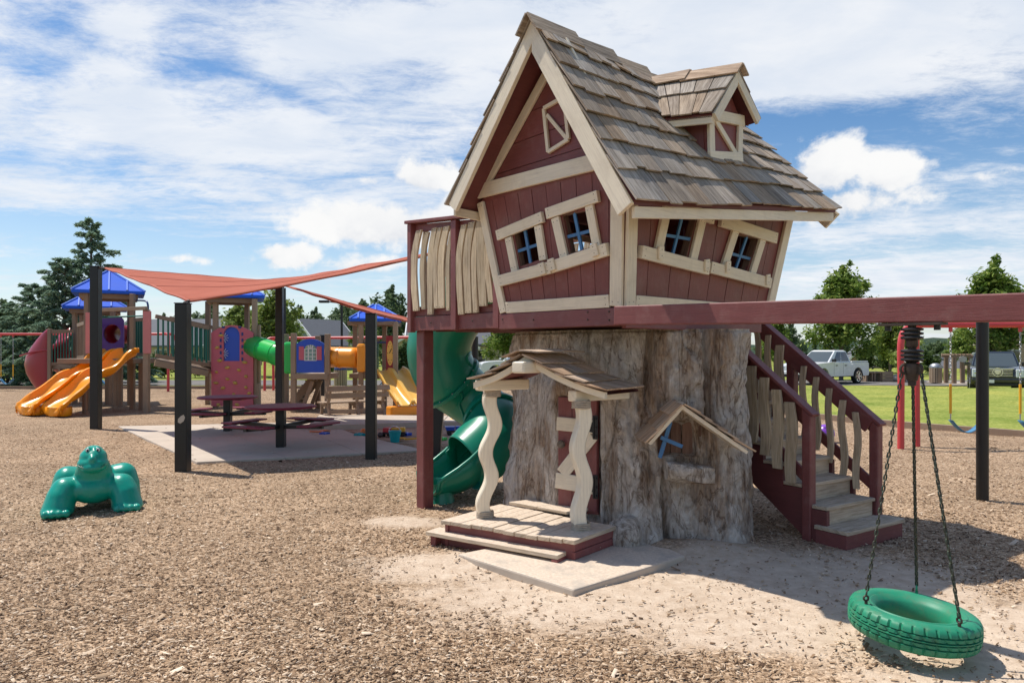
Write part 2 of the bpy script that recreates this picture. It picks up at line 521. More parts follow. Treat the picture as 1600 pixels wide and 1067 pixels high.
M['taillamp'] = mat_paint('red_lamp', (.35, .015, .015), .2, .1, 8, 0, 0)
M['rubber'] = mat_paint('tyre_rubber', (.016, .016, .016), .75, .2, 9, .1, 0, grain=False)
M['navy'] = mat_paint('navy_blue', (.015, .04, .20), .4, .1, 3, 0, 0)
M['ballpurple'] = mat_paint('violet_plastic', (.22, .06, .48), .3, .08, 3, .02, 0, grain=False)
M['eyewhite'] = mat_paint('eye_white', (.75, .75, .75), .3, .02, 3, 0, 0)
M['stone'] = mat_paint('pale_stone', (.5, .46, .4), .8, .15, 4, .3, .05, grain=False)
for k, c in dict(toyred=(.55, .03, .04), toyteal=(.0, .30, .33), toyyellow=(.80, .42, .03), toyblue=(.02, .08, .48), toyorange=(.75, .20, .05), toygreen=(.05, .5, .08), toybrown=(.05, .03, .03)).items():
    M[k] = mat_paint(k, c, .4, .06, 4, 0, 0)

def sandy(name, src, cover):
    m = M[src].copy(); m.name = name; M[name] = m
    nt = m.node_tree; b = nt.nodes['Principled BSDF']; N, L = nt.nodes.new, nt.links.new
    cs = b.inputs['Base Color'].links[0].from_socket
    tc = N('ShaderNodeTexCoord'); g = N('ShaderNodeNewGeometry')
    n = noise_node(N, L, tc.outputs['Object'], 4.5, 9, .72)
    sep = N('ShaderNodeSeparateXYZ'); L(g.outputs['True Normal'], sep.inputs[0])
    mr = N('ShaderNodeMapRange'); mr.interpolation_type = 'SMOOTHSTEP'; mr.inputs[1].default_value = .72 - cover * .5; mr.inputs[2].default_value = .80 - cover * .35
    L(n.outputs['Fac'], mr.inputs[0])
    up = N('ShaderNodeMath'); up.operation = 'GREATER_THAN'; up.inputs[1].default_value = .6; L(sep.outputs[2], up.inputs[0])
    mu = N('ShaderNodeMath'); mu.operation = 'MULTIPLY'; L(mr.outputs[0], mu.inputs[0]); L(up.outputs[0], mu.inputs[1])
    n2 = noise_node(N, L, tc.outputs['Object'], 40, 6, .7)
    rs = ramp(N, [(.3, (.50, .385, .285, 1)), (.7, (.74, .625, .50, 1))]); L(n2.outputs['Fac'], rs.inputs[0])
    mx = N('ShaderNodeMix'); mx.data_type = 'RGBA'; L(mu.outputs[0], mx.inputs[0]); L(cs, mx.inputs[6]); L(rs.outputs[0], mx.inputs[7])
    L(mx.outputs[2], b.inputs['Base Color'])
sandy('sandy_tread', 'tread', .86); sandy('dusty_tread', 'tread', .42); sandy('sandy_concrete', 'concrete', .80)

def mat_glass(name, tint=(.02, .025, .03), rough=.05):
    m, nt, b, N, L = base_mat(name)
    b.inputs['Base Color'].default_value = (*tint, 1); b.inputs['Roughness'].default_value = rough
    b.inputs['Specular IOR Level'].default_value = .9; b.inputs['Coat Weight'].default_value = .5
    return m
M['glass'] = mat_glass('dark_glass')
M['windscreen'] = mat_glass('windscreen_glass', (.07, .085, .085), .08)

def mat_sail():
    m, nt, b, N, L = base_mat('shade_cloth')
    tc = N('ShaderNodeTexCoord')
    n = noise_node(N, L, tc.outputs['Object'], 1.2, 5, .6)
    r = ramp(N, [(.3, (.50, .165, .11, 1)), (.7, (.60, .21, .145, 1))]); L(n.outputs['Fac'], r.inputs[0])
    L(r.outputs[0], b.inputs['Base Color']); b.inputs['Roughness'].default_value = .95
    b.inputs['Specular IOR Level'].default_value = .1
    tr = N('ShaderNodeBsdfTranslucent'); L(r.outputs[0], tr.inputs[0])
    w = N('ShaderNodeTexWave'); w.inputs['Scale'].default_value = 60; L(tc.outputs['Object'], w.inputs[0])
    add_bump(N, L, b, w.outputs['Fac'], .1, .003)
    mx = N('ShaderNodeMixShader'); mx.inputs[0].default_value = .30
    L(b.outputs[0], mx.inputs[1]); L(tr.outputs[0], mx.inputs[2])
    L(mx.outputs[0], nt.nodes['Material Output'].inputs[0])
    return m
M['sail'] = mat_sail(); M['sail_hem'] = mat_paint('sail_hem', (.44, .12, .075), .9, .08, 5, .1, 0, grain=False)

def mat_bark():
    m, nt, b, N, L = base_mat('old_stump_wood')
    tc = N('ShaderNodeTexCoord'); O = tc.outputs['Object']
    n1 = noise_node(N, L, O, 5, 12, .76, (1.4, 1.4, .75), 1.2)
    r1 = ramp(N, [(.31, (.19, .145, .11, 1)), (.40, (.47, .385, .315, 1)), (.49, (.66, .575, .49, 1)), (.63, (.86, .79, .71, 1))])
    L(n1.outputs['Fac'], r1.inputs[0])
    n2 = noise_node(N, L, O, 1.5, 8, .66, (1.5, 1.5, .42), .5)
    r2 = ramp(N, [(.50, (0, 0, 0, 1)), (.60, (1, 1, 1, 1))]); L(n2.outputs['Fac'], r2.inputs[0])
    n3 = noise_node(N, L, O, 9, 8, .7, (3, 3, .35))
    r3 = ramp(N, [(.36, (.08, .043, .025, 1)), (.5, (.29, .17, .098, 1)), (.64, (.54, .38, .25, 1))]); L(n3.outputs['Fac'], r3.inputs[0])
    mx = N('ShaderNodeMix'); mx.data_type = 'RGBA'
    mm = N('ShaderNodeMath'); mm.operation = 'MULTIPLY'; mm.inputs[1].default_value = .72
    L(r2.outputs[0], mm.inputs[0]); L(mm.outputs[0], mx.inputs[0]); L(r1.outputs[0], mx.inputs[6]); L(r3.outputs[0], mx.inputs[7])
    # long drying cracks
    n6 = noise_node(N, L, O, 2.2, 8, .60, (2.2, 2.2, .30), .8)
    ab = N('ShaderNodeMath'); ab.operation = 'SUBTRACT'; ab.inputs[1].default_value = .5; L(n6.outputs['Fac'], ab.inputs[0])
    a2 = N('ShaderNodeMath'); a2.operation = 'ABSOLUTE'; L(ab.outputs[0], a2.inputs[0])
    rc = ramp(N, [(.0, (.22, .16, .12, 1)), (.006, (.55, .48, .42, 1)), (.022, (1, 1, 1, 1))]); L(a2.outputs[0], rc.inputs[0])
    mc = N('ShaderNodeMix'); mc.data_type = 'RGBA'; mc.blend_type = 'MULTIPLY'; mc.inputs[0].default_value = .75
    L(mx.outputs[2], mc.inputs[6]); L(rc.outputs[0], mc.inputs[7])
    L(mc.outputs[2], b.inputs['Base Color'])
    b.inputs['Roughness'].default_value = .9; b.inputs['Specular IOR Level'].default_value = .15
    n4 = noise_node(N, L, O, 13, 10, .74, (1.7, 1.7, .75), .8)
    n5 = noise_node(N, L, O, 60, 6, .7, (1.5, 1.5, .5))
    b1 = add_bump(N, L, b, n4.outputs['Fac'], 1.0, .06)
    add_bump(N, L, b, n5.outputs['Fac'], .5, .008, b1)
    return m
M['bark'] = mat_bark()

def mat_ground(name, stops, scales, bump=.6, bdist=.02, patch=None):
    m, nt, b, N, L = base_mat(name)
    tc = N('ShaderNodeTexCoord'); O = tc.outputs['Object']
    v = N('ShaderNodeTexVoronoi'); v.inputs['Scale'].default_value = scales[0]; v.inputs['Randomness'].default_value = 1
    nd = noise_node(N, L, O, scales[0] * .35, 4, .6)
    ad = N('ShaderNodeVectorMath'); ad.operation = 'ADD'; L(O, ad.inputs[0])
    sc = N('ShaderNodeVectorMath'); sc.operation = 'SCALE'; sc.inputs['Scale'].default_value = .10; L(nd.outputs['Color'], sc.inputs[0])
    L(sc.outputs[0], ad.inputs[1])
    mp = N('ShaderNodeMapping'); mp.inputs['Scale'].default_value = (1, 1.7, 1); L(ad.outputs[0], mp.inputs[0]); L(mp.outputs[0], v.inputs['Vector'])
    sp = N('ShaderNodeSeparateColor'); L(v.outputs['Color'], sp.inputs[0])
    r = ramp(N, stops); L(sp.outputs[0], r.inputs[0])
    n2 = noise_node(N, L, O, scales[1], 6, .65)
    r2 = ramp(N, [(.3, (.74, .72, .70, 1)), (.7, (1.16, 1.14, 1.12, 1))] if 'grass' not in name else [(.34, (.62, .74, .55, 1)), (.52, (1, 1, 1, 1)), (.68, (1.28, 1.14, 1.1, 1))]); L(n2.outputs['Fac'], r2.inputs[0])
    mx = N('ShaderNodeMix'); mx.data_type = 'RGBA'; mx.blend_type = 'MULTIPLY'; mx.inputs[0].default_value = 1
    L(r.outputs[0], mx.inputs[6]); L(r2.outputs[0], mx.inputs[7])
    cs = mx.outputs[2]
    if patch: cs = patch(N, L, O, cs)
    L(cs, b.inputs['Base Color']); b.inputs['Roughness'].default_value = .95; b.inputs['Specular IOR Level'].default_value = .1
    add_bump(N, L, b, sp.outputs[1], bump, bdist)
    return m, nt, b, N, L

SAND_BLOBS = [(.5, 5.05, 1.35, .72), (-.5, 5.75, .85, .5), (2.1, 5.35, 1.7, 1.0), (2.8, 4.4, 1.5, .75), (2.9, 3.7, 1.4, .55), (1.6, 4.5, 1.1, .5), (-1.1, 7.2, .5, .3)]
def sand_w(x, y):
    s = 0
    for (cx, cy, rx, ry) in SAND_BLOBS:
        s = np.maximum(s, np.exp(-(((x - cx) / rx) ** 2 + ((y - cy) / ry) ** 2)))
    return s

def mound(x, y): return .10 * np.exp(-(((x - 1.55) / .55) ** 2 + ((y - 6.15) / .32) ** 2)) + .045 * np.exp(-(((x + .45) / .25) ** 2 + ((y - 5.86) / .12) ** 2))

def ground_z(x, y):
    return np.array([.020 * noise.noise((a * .9, b * .9, 0)) + .014 * noise.noise((a * 2.7, b * 2.7, 4)) for a, b in zip(np.ravel(x), np.ravel(y))])

def sand_patch(N, L, O, cs):
    sep = N('ShaderNodeSeparateXYZ'); L(O, sep.inputs[0])
    tot = None
    def mth(op, a, b_):
        q = N('ShaderNodeMath'); q.operation = op
        for i, x in enumerate((a, b_)):
            if isinstance(x, (int, float)): q.inputs[i].default_value = x
            else: L(x, q.inputs[i])
        return q.outputs[0]
    for (cx, cy, rx, ry) in SAND_BLOBS:
        dx = mth('DIVIDE', mth('SUBTRACT', sep.outputs[0], cx), rx); dy = mth('DIVIDE', mth('SUBTRACT', sep.outputs[1], cy), ry)
        e = mth('POWER', 2.718, mth('MULTIPLY', mth('ADD', mth('MULTIPLY', dx, dx), mth('MULTIPLY', dy, dy)), -1.0))
        tot = e if tot is None else mth('MAXIMUM', tot, e)
    n = noise_node(N, L, O, 3.0, 10, .74)
    f = mth('ADD', tot, mth('MULTIPLY', mth('SUBTRACT', n.outputs['Fac'], .5), 1.3))
    mr = N('ShaderNodeMapRange'); mr.interpolation_type = 'SMOOTHSTEP'; mr.inputs[1].default_value = .22; mr.inputs[2].default_value = .78
    L(f, mr.inputs[0])
    n2 = noise_node(N, L, O, 9, 7, .7)
    rs = ramp(N, [(.3, (.50, .375, .27, 1)), (.7, (.70, .57, .44, 1))]); L(n2.outputs['Fac'], rs.inputs[0])
    mx = N('ShaderNodeMix'); mx.data_type = 'RGBA'; L(mr.outputs[0], mx.inputs[0]); L(cs, mx.inputs[6]); L(rs.outputs[0], mx.inputs[7])
    return mx.outputs[2]

M['mulch'] = mat_ground('bark_mulch', [(0, (.12, .072, .042)), (.3, (.31, .208, .130)), (.65, (.48, .34, .222)), (1, (.68, .52, .37))], (48, .8), .8, .02, sand_patch)[0]
M['sand'] = mat_ground('sand', [(0, (.40, .27, .19)), (1, (.54, .40, .29))], (60, 2), .3, .01)[0]
M['grass'] = mat_ground('mown_grass', [(0, (.18, .215, .035)), (.5, (.27, .305, .065)), (1, (.38, .39, .11))], (14, .35), .6, .03)[0]
M['asphalt'] = mat_ground('asphalt', [(0, (.16, .155, .15)), (1, (.22, .21, .20))], (60, 1), .2, .01)[0]
M['chips'] = None

def mat_island(name, stops, rough=.85, translucent=0, mottle=False):
    m, nt, b, N, L = base_mat(name)
    g = N('ShaderNodeNewGeometry')
    r = ramp(N, stops); L(g.outputs['Random Per Island'], r.inputs[0])
    cs = r.outputs[0]
    if mottle:
        tc = N('ShaderNodeTexCoord'); n = noise_node(N, L, tc.outputs['Object'], .9, 7, .68)
        rm = ramp(N, [(.32, (.66, .62, .58, 1)), (.5, (.98, .96, .95, 1)), (.68, (1.2, 1.2, 1.2, 1))]); L(n.outputs['Fac'], rm.inputs[0])
        mx = N('ShaderNodeMix'); mx.data_type = 'RGBA'; mx.blend_type = 'MULTIPLY'; mx.inputs[0].default_value = 1
        L(cs, mx.inputs[6]); L(rm.outputs[0], mx.inputs[7]); cs = mx.outputs[2]
    L(cs, b.inputs['Base Color']); b.inputs['Roughness'].default_value = rough; b.inputs['Specular IOR Level'].default_value = .2
    if translucent:
        tr = N('ShaderNodeBsdfTranslucent'); L(cs, tr.inputs[0])
        mx = N('ShaderNodeMixShader'); mx.inputs[0].default_value = translucent
        L(b.outputs[0], mx.inputs[1]); L(tr.outputs[0], mx.inputs[2]); L(mx.outputs[0], nt.nodes['Material Output'].inputs[0])
    return m
M['chips'] = mat_island('wood_chips', [(0, (.075, .043, .026)), (.2, (.22, .137, .080)), (.52, (.395, .275, .172)), (.82, (.57, .43, .295)), (1, (.76, .63, .48))], mottle=True)
M['leaf_maple'] = mat_island('maple_leaf', [(0, (.075, .14, .026)), (.5, (.17, .26, .050)), (1, (.34, .40, .10))], .6, .35)
M['leaf_light'] = mat_island('light_leaf', [(0, (.11, .17, .03)), (.5, (.22, .29, .07)), (1, (.37, .42, .13))], .6, .35)
M['leaf_dark'] = mat_island('dark_leaf', [(0, (.035, .07, .02)), (.5, (.08, .13, .04)), (1, (.15, .20, .07))], .7, .25)
M['leaf_far'] = mat_island('far_leaf', [(0, (.075, .12, .06)), (.5, (.14, .20, .10)), (1, (.22, .28, .15))], .8, .3)
M['needle'] = mat_island('cedar_needle', [(0, (.085, .15, .10)), (.5, (.20, .31, .21)), (1, (.36, .46, .32))], .7, .42)
M['trunkwood'] = mat_wood('tree_bark', (.07, .05, .04), (.15, .12, .095), (.24, .2, .165), .9, .1, .6)
M['siding_tan'] = mat_paint('tan_siding', (.44, .38, .28), .8, .05, 1, 0, 0)
M['siding_blue'] = mat_paint('blue_grey_siding', (.24, .29, .33), .8, .05, 1, 0, 0)
M['roof_grey'] = mat_paint('grey_roof_shingle', (.13, .135, .15), .9, .12, 6, .3, .0, grain=False)
M['roof_brown'] = mat_paint('brown_roof_shingle', (.20, .165, .125), .9, .12, 6, .3, .0, grain=False)
M['brick'] = mat_paint('pale_brick', (.36, .27, .21), .85, .12, 8, .2, 0, grain=False)
M['trimwhite'] = mat_paint('white_trim', (.72, .72, .70), .6, .03, 1, 0, 0)
M['signgreen'] = mat_paint('green_notice', (.02, .20, .11), .5, .05, 2, 0, 0)

# ------------------------------------------------------------------ terrain
def smooth(a, b, x):
    t = np.clip((x - a) / (b - a), 0, 1); return t * t * (3 - 2 * t)

def lawn_h(x, y):
    k = smooth(14, 20, x)
    return k * (.20 * smooth(18, 29, y) * (1 - smooth(30.2, 32.5, y)) - .16 * smooth(30.2, 32.5, y) * smooth(18, 22, x) * (1 - smooth(35.6, 36.8, y))) - .03 - .05 * inside([(-50, 28), (2, 28), (7, 15), (9, 12), (12, 5), (12, -8), (-50, -8)], x, y)

BOUND = [(-60, 31.5), (-24, 32.5), (-8, 32.8), (2.5, 30.5), (5.5, 24.0), (7.85, 18.4), (9.0, 16.2), (10.5, 14.3), (12.5, 11.6), (15.5, 6.0), (16, -4), (10, -14), (-25, -16), (-60, -10)]
def inside(poly, x, y):
    c = np.zeros(np.shape(x), bool); n = len(poly)
    for i in range(n):
        x0, y0 = poly[i]; x1, y1 = poly[i - 1]
        cond = ((y0 > y) != (y1 > y)) & (x < (x1 - x0) * (y - y0) / (y1 - y0 + 1e-12) + x0)
        c ^= cond
    return c

def np_mesh(name, verts, quads, mat, smoothf=False):
    me = bpy.data.meshes.new(name)
    nv, nf, k = len(verts), len(quads), quads.shape[1]
    me.vertices.add(nv); me.vertices.foreach_set('co', np.asarray(verts, np.float32).ravel())
    me.loops.add(nf * k); me.loops.foreach_set('vertex_index', np.asarray(quads, np.int32).ravel())
    me.polygons.add(nf)
    me.polygons.foreach_set('loop_start', np.arange(0, nf * k, k, dtype=np.int32))
    me.polygons.foreach_set('loop_total', np.full(nf, k, np.int32))
    me.update(calc_edges=True); me.validate()
    if smoothf: me.shade_smooth()
    me.materials.append(mat)
    return me

def grid_mesh(name, xs, ys, hf, mat, zoff=0):
    X, Yg = np.meshgrid(xs, ys)
    Zg = hf(X, Yg) + zoff
    v = np.stack([X, Yg, Zg], -1).reshape(-1, 3)
    nx, ny = len(xs), len(ys)
    i, j = np.meshgrid(np.arange(nx - 1), np.arange(ny - 1))
    a = (j * nx + i).ravel()
    q = np.stack([a, a + 1, a + 1 + nx, a + nx], -1)
    return np_mesh(name, v, q, mat, True)

xs = np.concatenate([[-1500, -600, -250, -120], np.linspace(-70, 70, 141), [120, 250, 600, 1500]])
ys = np.concatenate([[-600, -120, -40], np.linspace(-18, 80, 131), [120, 250, 600, 1500]])
lawn = bpy.data.objects.new('lawn', grid_mesh('lawn', xs, ys, lambda x, y: lawn_h(x, y), M['grass']))
col.objects.link(lawn); tag(lawn, kind='structure')

# mulch bed as a polar sheet out to its kerb
def catmull(pts, n=12, closed=False):
    pts = [Vector(p) for p in pts]; m = len(pts); out = []
    for i in range(m if closed else m - 1):
        g = lambda k: pts[k % m] if closed else pts[min(max(k, 0), m - 1)]
        p0, p1, p2, p3 = g(i - 1), g(i), g(i + 1), g(i + 2)
        for k in range(n):
            t = k / n
            out.append(.5 * ((2 * p1) + (p2 - p0) * t + (2 * p0 - 5 * p1 + 4 * p2 - p3) * t * t + (3 * p1 - p0 - 3 * p2 + p3) * t ** 3))
    if not closed: out.append(pts[-1])
    return out
bnd = catmull([Vector((x, y, 0)) for x, y in BOUND], 24, True)
# resample by angle around the camera side
CM = Vector((-6, 9, 0))
ring = sorted(bnd, key=lambda p: math.atan2(p.y - CM.y, p.x - CM.x))
rows = 150
pv = []
for k in range(rows + 1):
    s = (k / rows) ** 1.2
    for p in ring:
        q = CM.lerp(p, s)
        pv.append((q.x, q.y, 0))
pv = np.array(pv)
pv[:, 2] = .0
nn = len(ring)
pv[:, 2] += ground_z(pv[:, 0], pv[:, 1])
pv[:, 2] += .022 * sand_w(pv[:, 0], pv[:, 1]) + mound(pv[:, 0], pv[:, 1])
i_, k_ = np.meshgrid(np.arange(rows), np.arange(nn), indexing='ij')
q = np.stack([i_ * nn + k_, i_ * nn + (k_ + 1) % nn, (i_ + 1) * nn + (k_ + 1) % nn, (i_ + 1) * nn + k_], -1).reshape(-1, 4)
mulch = bpy.data.objects.new('mulch_bed', np_mesh('mulch_bed', pv, q, M['mulch'], True))
col.objects.link(mulch); tag(mulch, kind='structure')
# kerb timbers along the far and right edge
kerb = bpy.data.objects.new('kerb', None); col.objects.link(kerb); tag(kerb, kind='structure')
kp = [p for p in catmull([Vector((x, y, 0)) for x, y in BOUND[:11]], 60)]
acc = 0; seg = [kp[0]]
for a, b in zip(kp, kp[1:]):
    acc += (b - a).length; seg.append(b)
    if acc > 2.4:
        mb = MB()
        L0 = []
        for i, p in enumerate(seg):
            t = (seg[min(i + 1, len(seg) - 1)] - seg[max(i - 1, 0)]).normalized(); n_ = Vector((-t.y, t.x, 0))
            L0.append((p - n_ * .07, p + n_ * .07))
        L0[-1] = (L0[-1][0].lerp(L0[-2][0], .05), L0[-1][1].lerp(L0[-2][1], .05))
        z0, z1 = Vector((0, 0, -.1)), Vector((0, 0, .13))
        mb.grid([[a_ + z0, a_ + z1, b_ + z1, b_ + z0] for a_, b_ in L0], closed=True)
        mb.add([L0[0][0] + z0, L0[0][0] + z1, L0[0][1] + z1, L0[0][1] + z0], [(0, 1, 2, 3)])
        mb.add([L0[-1][0] + z0, L0[-1][0] + z1, L0[-1][1] + z1, L0[-1][1] + z0], [(3, 2, 1, 0)])
        mb.build('kerb_timber', M['post'], kerb)
        seg = [b]; acc = 0

# road beyond the lawn
rx = np.linspace(-40, 70, 111); ry = np.linspace(36.5, 43, 14)
road = bpy.data.objects.new('road', grid_mesh('road', rx, ry, lambda x, y: lawn_h(x, y), M['asphalt'], .012)); col.objects.link(road); tag(road, kind='structure')

path = bpy.data.objects.new('path', grid_mesh('path', np.linspace(22.8, 25.4, 14), np.linspace(37.2, 41.5, 20), lambda x, y: lawn_h(x, y), M['concrete'], .03)); col.objects.link(path); tag(path, kind='structure')

# concrete picnic slab in panels, and pad under the porch
def panels(name, polys, z0, z1, mat, bev=.01):
    e = bpy.data.objects.new(name, None); col.objects.link(e); tag(e, kind='structure')
    for poly in polys:
        MB().prism([Vector((p[0], p[1], z0)) for p in poly], (0, 0, z1 - z0)).build('slab_panel', mat, e, bevel=bev)
    return e
sA, sB = G(185, 668).xy, G(308, 725).xy
sC = G(665, 706).xy; sD = Vector((-4.6, 17.2)); sE = Vector((-3.2, 14.6))
def l2(a, b, t): return (a[0] + (b[0] - a[0]) * t, a[1] + (b[1] - a[1]) * t)
f1, b1 = l2(sB, sC, .36), l2(sA, sD, .42); f2, b2 = l2(sB, sC, .70), l2(sA, sD, .80)
g = .004
panels('concrete_slab', [[sA, sB, l2(f1, sB, g), l2(b1, sA, g)], [b1, f1, l2(f2, f1, g), l2(b2, b1, g)], [b2, f2, sC, tuple(sE), tuple(sD)]], -.08, .035, M['concrete'])
panels('concrete_pad', [[(.435, 4.99), (1.42, 5.82), (1.0, 6.9), (-.45, 5.87)]], -.1, .075, M['sandy_concrete'], .014)
walk = [G(480, 667, .1), Vector((1.5, 16.0, 0)), Vector((1.5, 17.5, 0)), Vector((-4.9, 18.1, 0))]
panels('concrete_walk', [[walk[0].xy, (-1.6, 16.25), (-1.6, 17.75), walk[3].xy], [(-1.585, 16.25), (1.5, 16.0), (1.5, 17.5), (-1.585, 17.75)]], -.1, .13, M['concrete'])
sandpoly = [(-4.3, 16.35), (-3.0, 14.75), (-2.2, 13.4), (.2, 13.0), (1.8, 13.4), (1.8, 16.2)]
MB().prism([Vector((x, y, -.05)) for x, y in sandpoly], (0, 0, .062)).build('sand_area', M['sand'], kind='structure')

# ------------------------------------------------------------------ loose bark chips (uncountable)
def make_chips(n):
    # density falls off with distance as the pieces get too small to see
    y = 2.6 / (NR.random(n) * (1 - 2.6 / 17.0) + 2.6 / 17.0) ** 1.0
    x = (NR.random(n) - .5) * 2 * (y * .80 + .8)
    keep = inside(BOUND, x, y)
    for poly in ([tuple(sA), tuple(sB), tuple(sC), tuple(sE), tuple(sD)], [(.435, 4.99), (1.42, 5.82), (1.0, 6.9), (-.45, 5.87)], sandpoly):
        inp = inside(poly, x, y)
        keep &= ~(inp & (NR.random(n) > .012))
    pn = np.array([noise.noise((a * 1.7, b * 1.7, 3.3)) for a, b in zip(x, y)])
    sw = sand_w(x, y) + .55 * pn
    keep &= NR.random(n) > np.clip((sw - .15) * 1.9, 0, .90)
    x, y, pn = x[keep], y[keep], pn[keep]; n = len(x)
    sw = sand_w(x, y)
    pad = inside([(.435, 4.99), (1.42, 5.82), (1.0, 6.9), (-.45, 5.87)], x, y)
    slab = inside([tuple(sA), tuple(sB), tuple(sC), tuple(sE), tuple(sD)], x, y)
    L_ = (.007 + .027 * NR.random(n) ** 1.9) * (1 + 1.6 * (NR.random(n) < .012)) * (1 + .03 * y); W_ = L_ * (.16 + .38 * NR.random(n)); T_ = .0015 + .004 * NR.random(n)
    z = .004 + .010 * NR.random(n) + .022 * sw + mound(x, y) + np.where(pad, .075, 0) + np.where(slab, .035, 0) + np.where(pad | slab, 0, ground_z(x, y))
    th = NR.normal(.25, .9, n); ti = NR.normal(0, .22, n); ro = NR.normal(0, .25, n)
    c, s = np.cos(th), np.sin(th)
    ux = np.stack([c * np.cos(ti), s * np.cos(ti), np.sin(ti)], -1)
    vx = np.stack([-s * np.cos(ro), c * np.cos(ro), np.sin(ro)], -1)
    wx = np.cross(ux, vx)
    o = np.stack([x, y, z], -1)
    V = []
    for (a, b, h) in [(-1, -1, 0), (1, -.8, 0), (1, .8, 0), (-1, 1, 0), (-.95, -.8, 1), (.9, -.6, 1), (.9, .5, 1), (-.95, .8, 1)]:
        V.append(o + ux * (L_ * .5 * a)[:, None] + vx * (W_ * .5 * b)[:, None] + wx * (T_ * h)[:, None])
    V = np.stack(V, 1).reshape(-1, 3)
    base = (np.arange(n) * 8)[:, None, None]
    Q = (np.array([(4, 5, 6, 7), (0, 1, 5, 4), (1, 2, 6, 5), (2, 3, 7, 6), (3, 0, 4, 7)])[None] + base).reshape(-1, 4)
    o_ = bpy.data.objects.new('bark_chips', np_mesh('bark_chips', V, Q, M['chips']))
    col.objects.link(o_); tag(o_, kind='stuff')
make_chips(175000)

# ------------------------------------------------------------------ stump
def build_stump():
    ctrl = [(.02, 7.75), (.04, 7.42), (.14, 7.16), (.30, 6.98), (.455, 6.77), (.79, 6.615), (.99, 6.44), (1.32, 6.37), (1.66, 6.31), (1.98, 6.36), (2.13, 6.6), (2.18, 7.0), (2.05, 7.42), (1.6, 7.62), (.9, 7.8), (.4, 7.9)]
    out = catmull([Vector((a, b, 0)) for a, b in ctrl], 32, True)
    cen = Vector((1.15, 7.08, 0))
    nA, nZ = len(out), 190
    zt = 1.945
    verts = []
    lean = Vector((.0, .0, 0))
    for j in range(nZ + 1):
        f = j / nZ; z = f * zt
        fl = 1.0 + .075 * (1 - f) ** 4 - .03 * smooth(.3, 1, f)
        for i, p in enumerate(out):
            d = (p - cen)
            nrm = d.normalized()
            ang = math.atan2(d.y, d.x)
            q = cen + d * fl
            a, b = q.x, q.y
            front = p.y < 6.75
            # root buttresses at the foot, one deep fold between them, hollows higher up
            g = lambda c, w, x=p.x: math.exp(-((x - c) / w) ** 2) if front else 0.0
            wob = .05 * noise.noise((z * 1.6, 3.0, 1.0))
            disp = .19 * g(1.15 + wob, .19) * (1 - f) ** 1.5 + .08 * g(1.08, .13) * (1 - f) ** 4 + .07 * g(1.86, .16) * (1 - f) ** 1.6
            disp -= .15 * g(1.37 + wob, .035) * max(0, 1 - f * 2.4) + .05 * g(1.02 + wob, .04) * (1 - f) + .12 * g(1.76 + wob * .6, .034) * smooth(.40, .62, f) + .08 * g(1.24 - wob, .03) * smooth(.55, .8, f)
            if front: disp += .06 * smooth(1.74, 1.82, p.x) * smooth(.35, .65, f) + .05 * smooth(1.22, 1.28, p.x) * (1 - smooth(1.66, 1.76, p.x)) * smooth(.55, .85, f)
            disp += (.05 * math.sin(ang * 5 + 1.1) * (1 - f) ** 2) if not front else 0
            disp += .105 * noise.noise((a * 1.9, b * 1.9, z * 1.15)) + .055 * noise.noise((a * 4.5, b * 4.5, z * 1.3 + 4))
            lump = noise.noise((a * 8, b * 8, z * 3.6 + 3)); fine = noise.noise((a * 18, b * 18, z * 9 + 9))
            rough = .55 + .45 * noise.noise((a * 1.7 + 9, b * 1.7, z * 1.1))
            disp += (.044 * lump + .024 * fine + .014 * noise.noise((a * 36, b * 36, z * 18))) * max(.25, rough + .35)
            crack = abs(noise.noise((a * 3.6 + 7, b * 3.6, z * .42)))
            disp -= .065 * max(0, 1 - crack / .055) * max(0, .45 + .8 * noise.noise((a * 2, b * 2, z * 1.5 + 2)))
            # smooth sawn face left of and behind the door, door recess, window recess
            px, py = p.x, p.y
            face = float(smooth(.12, .2, px) * (1 - smooth(.80, .88, px))) if py < 7.3 else 0.0
            face *= float(1 - smooth(1.30, 1.45, z))
            disp *= (1 - .72 * face)
            door = float(smooth(.42, .46, px) * (1 - smooth(.78, .83, px))) if py < 7.0 else 0.0
            disp -= .085 * door * float(1 - smooth(1.28, 1.34, z))
            win = float(smooth(1.30, 1.335, px) * (1 - smooth(1.66, 1.72, px))) if py < 6.7 else 0.0
            disp -= .16 * win * float(smooth(.80, .84, z) * (1 - smooth(1.06 + (px - 1.3) * .05, 1.16, z)))
            if f > .985: disp -= .02
            v = q + nrm * disp; v.z = z - (.06 if j == 0 else 0)
            verts.append(v)
    t = thing('tree_stump', 'huge grey weathered tree stump holding up the crooked playhouse', 'stump', (1.15, 6.9, 0))
    faces = [(j * nA + i, j * nA + (i + 1) % nA, (j + 1) * nA + (i + 1) % nA, (j + 1) * nA + i) for j in range(nZ) for i in range(nA)]
    faces.append(tuple(nZ * nA + i for i in range(nA)))
    mb = MB(); mb.v = verts; mb.f = faces; mb.uv = [[(0, 0)] * len(f) for f in faces]
    mb.build('trunk', M['bark'], t, smooth=75, recalc=False)
    # root knuckle beside the porch
    rk = MB()
    rows = []
    for i in range(19):
        ph = math.pi * i / 18; row = []
        for k in range(28):
            th = 2 * math.pi * k / 28
            q = Vector((.155 * math.sin(ph) * math.cos(th), .20 * math.sin(ph) * math.sin(th), .21 * math.cos(ph)))
            q *= 1 + .22 * noise.noise(q * 6 + Vector((3, 1, 8))) + .1 * noise.noise(q * 17)
            row.append(Vector((.985, 6.25, .10)) + q)
        rows.append(row)
    rk.grid(rows, closed=True)
    rk.build('root', M['bark'], t, smooth=70)
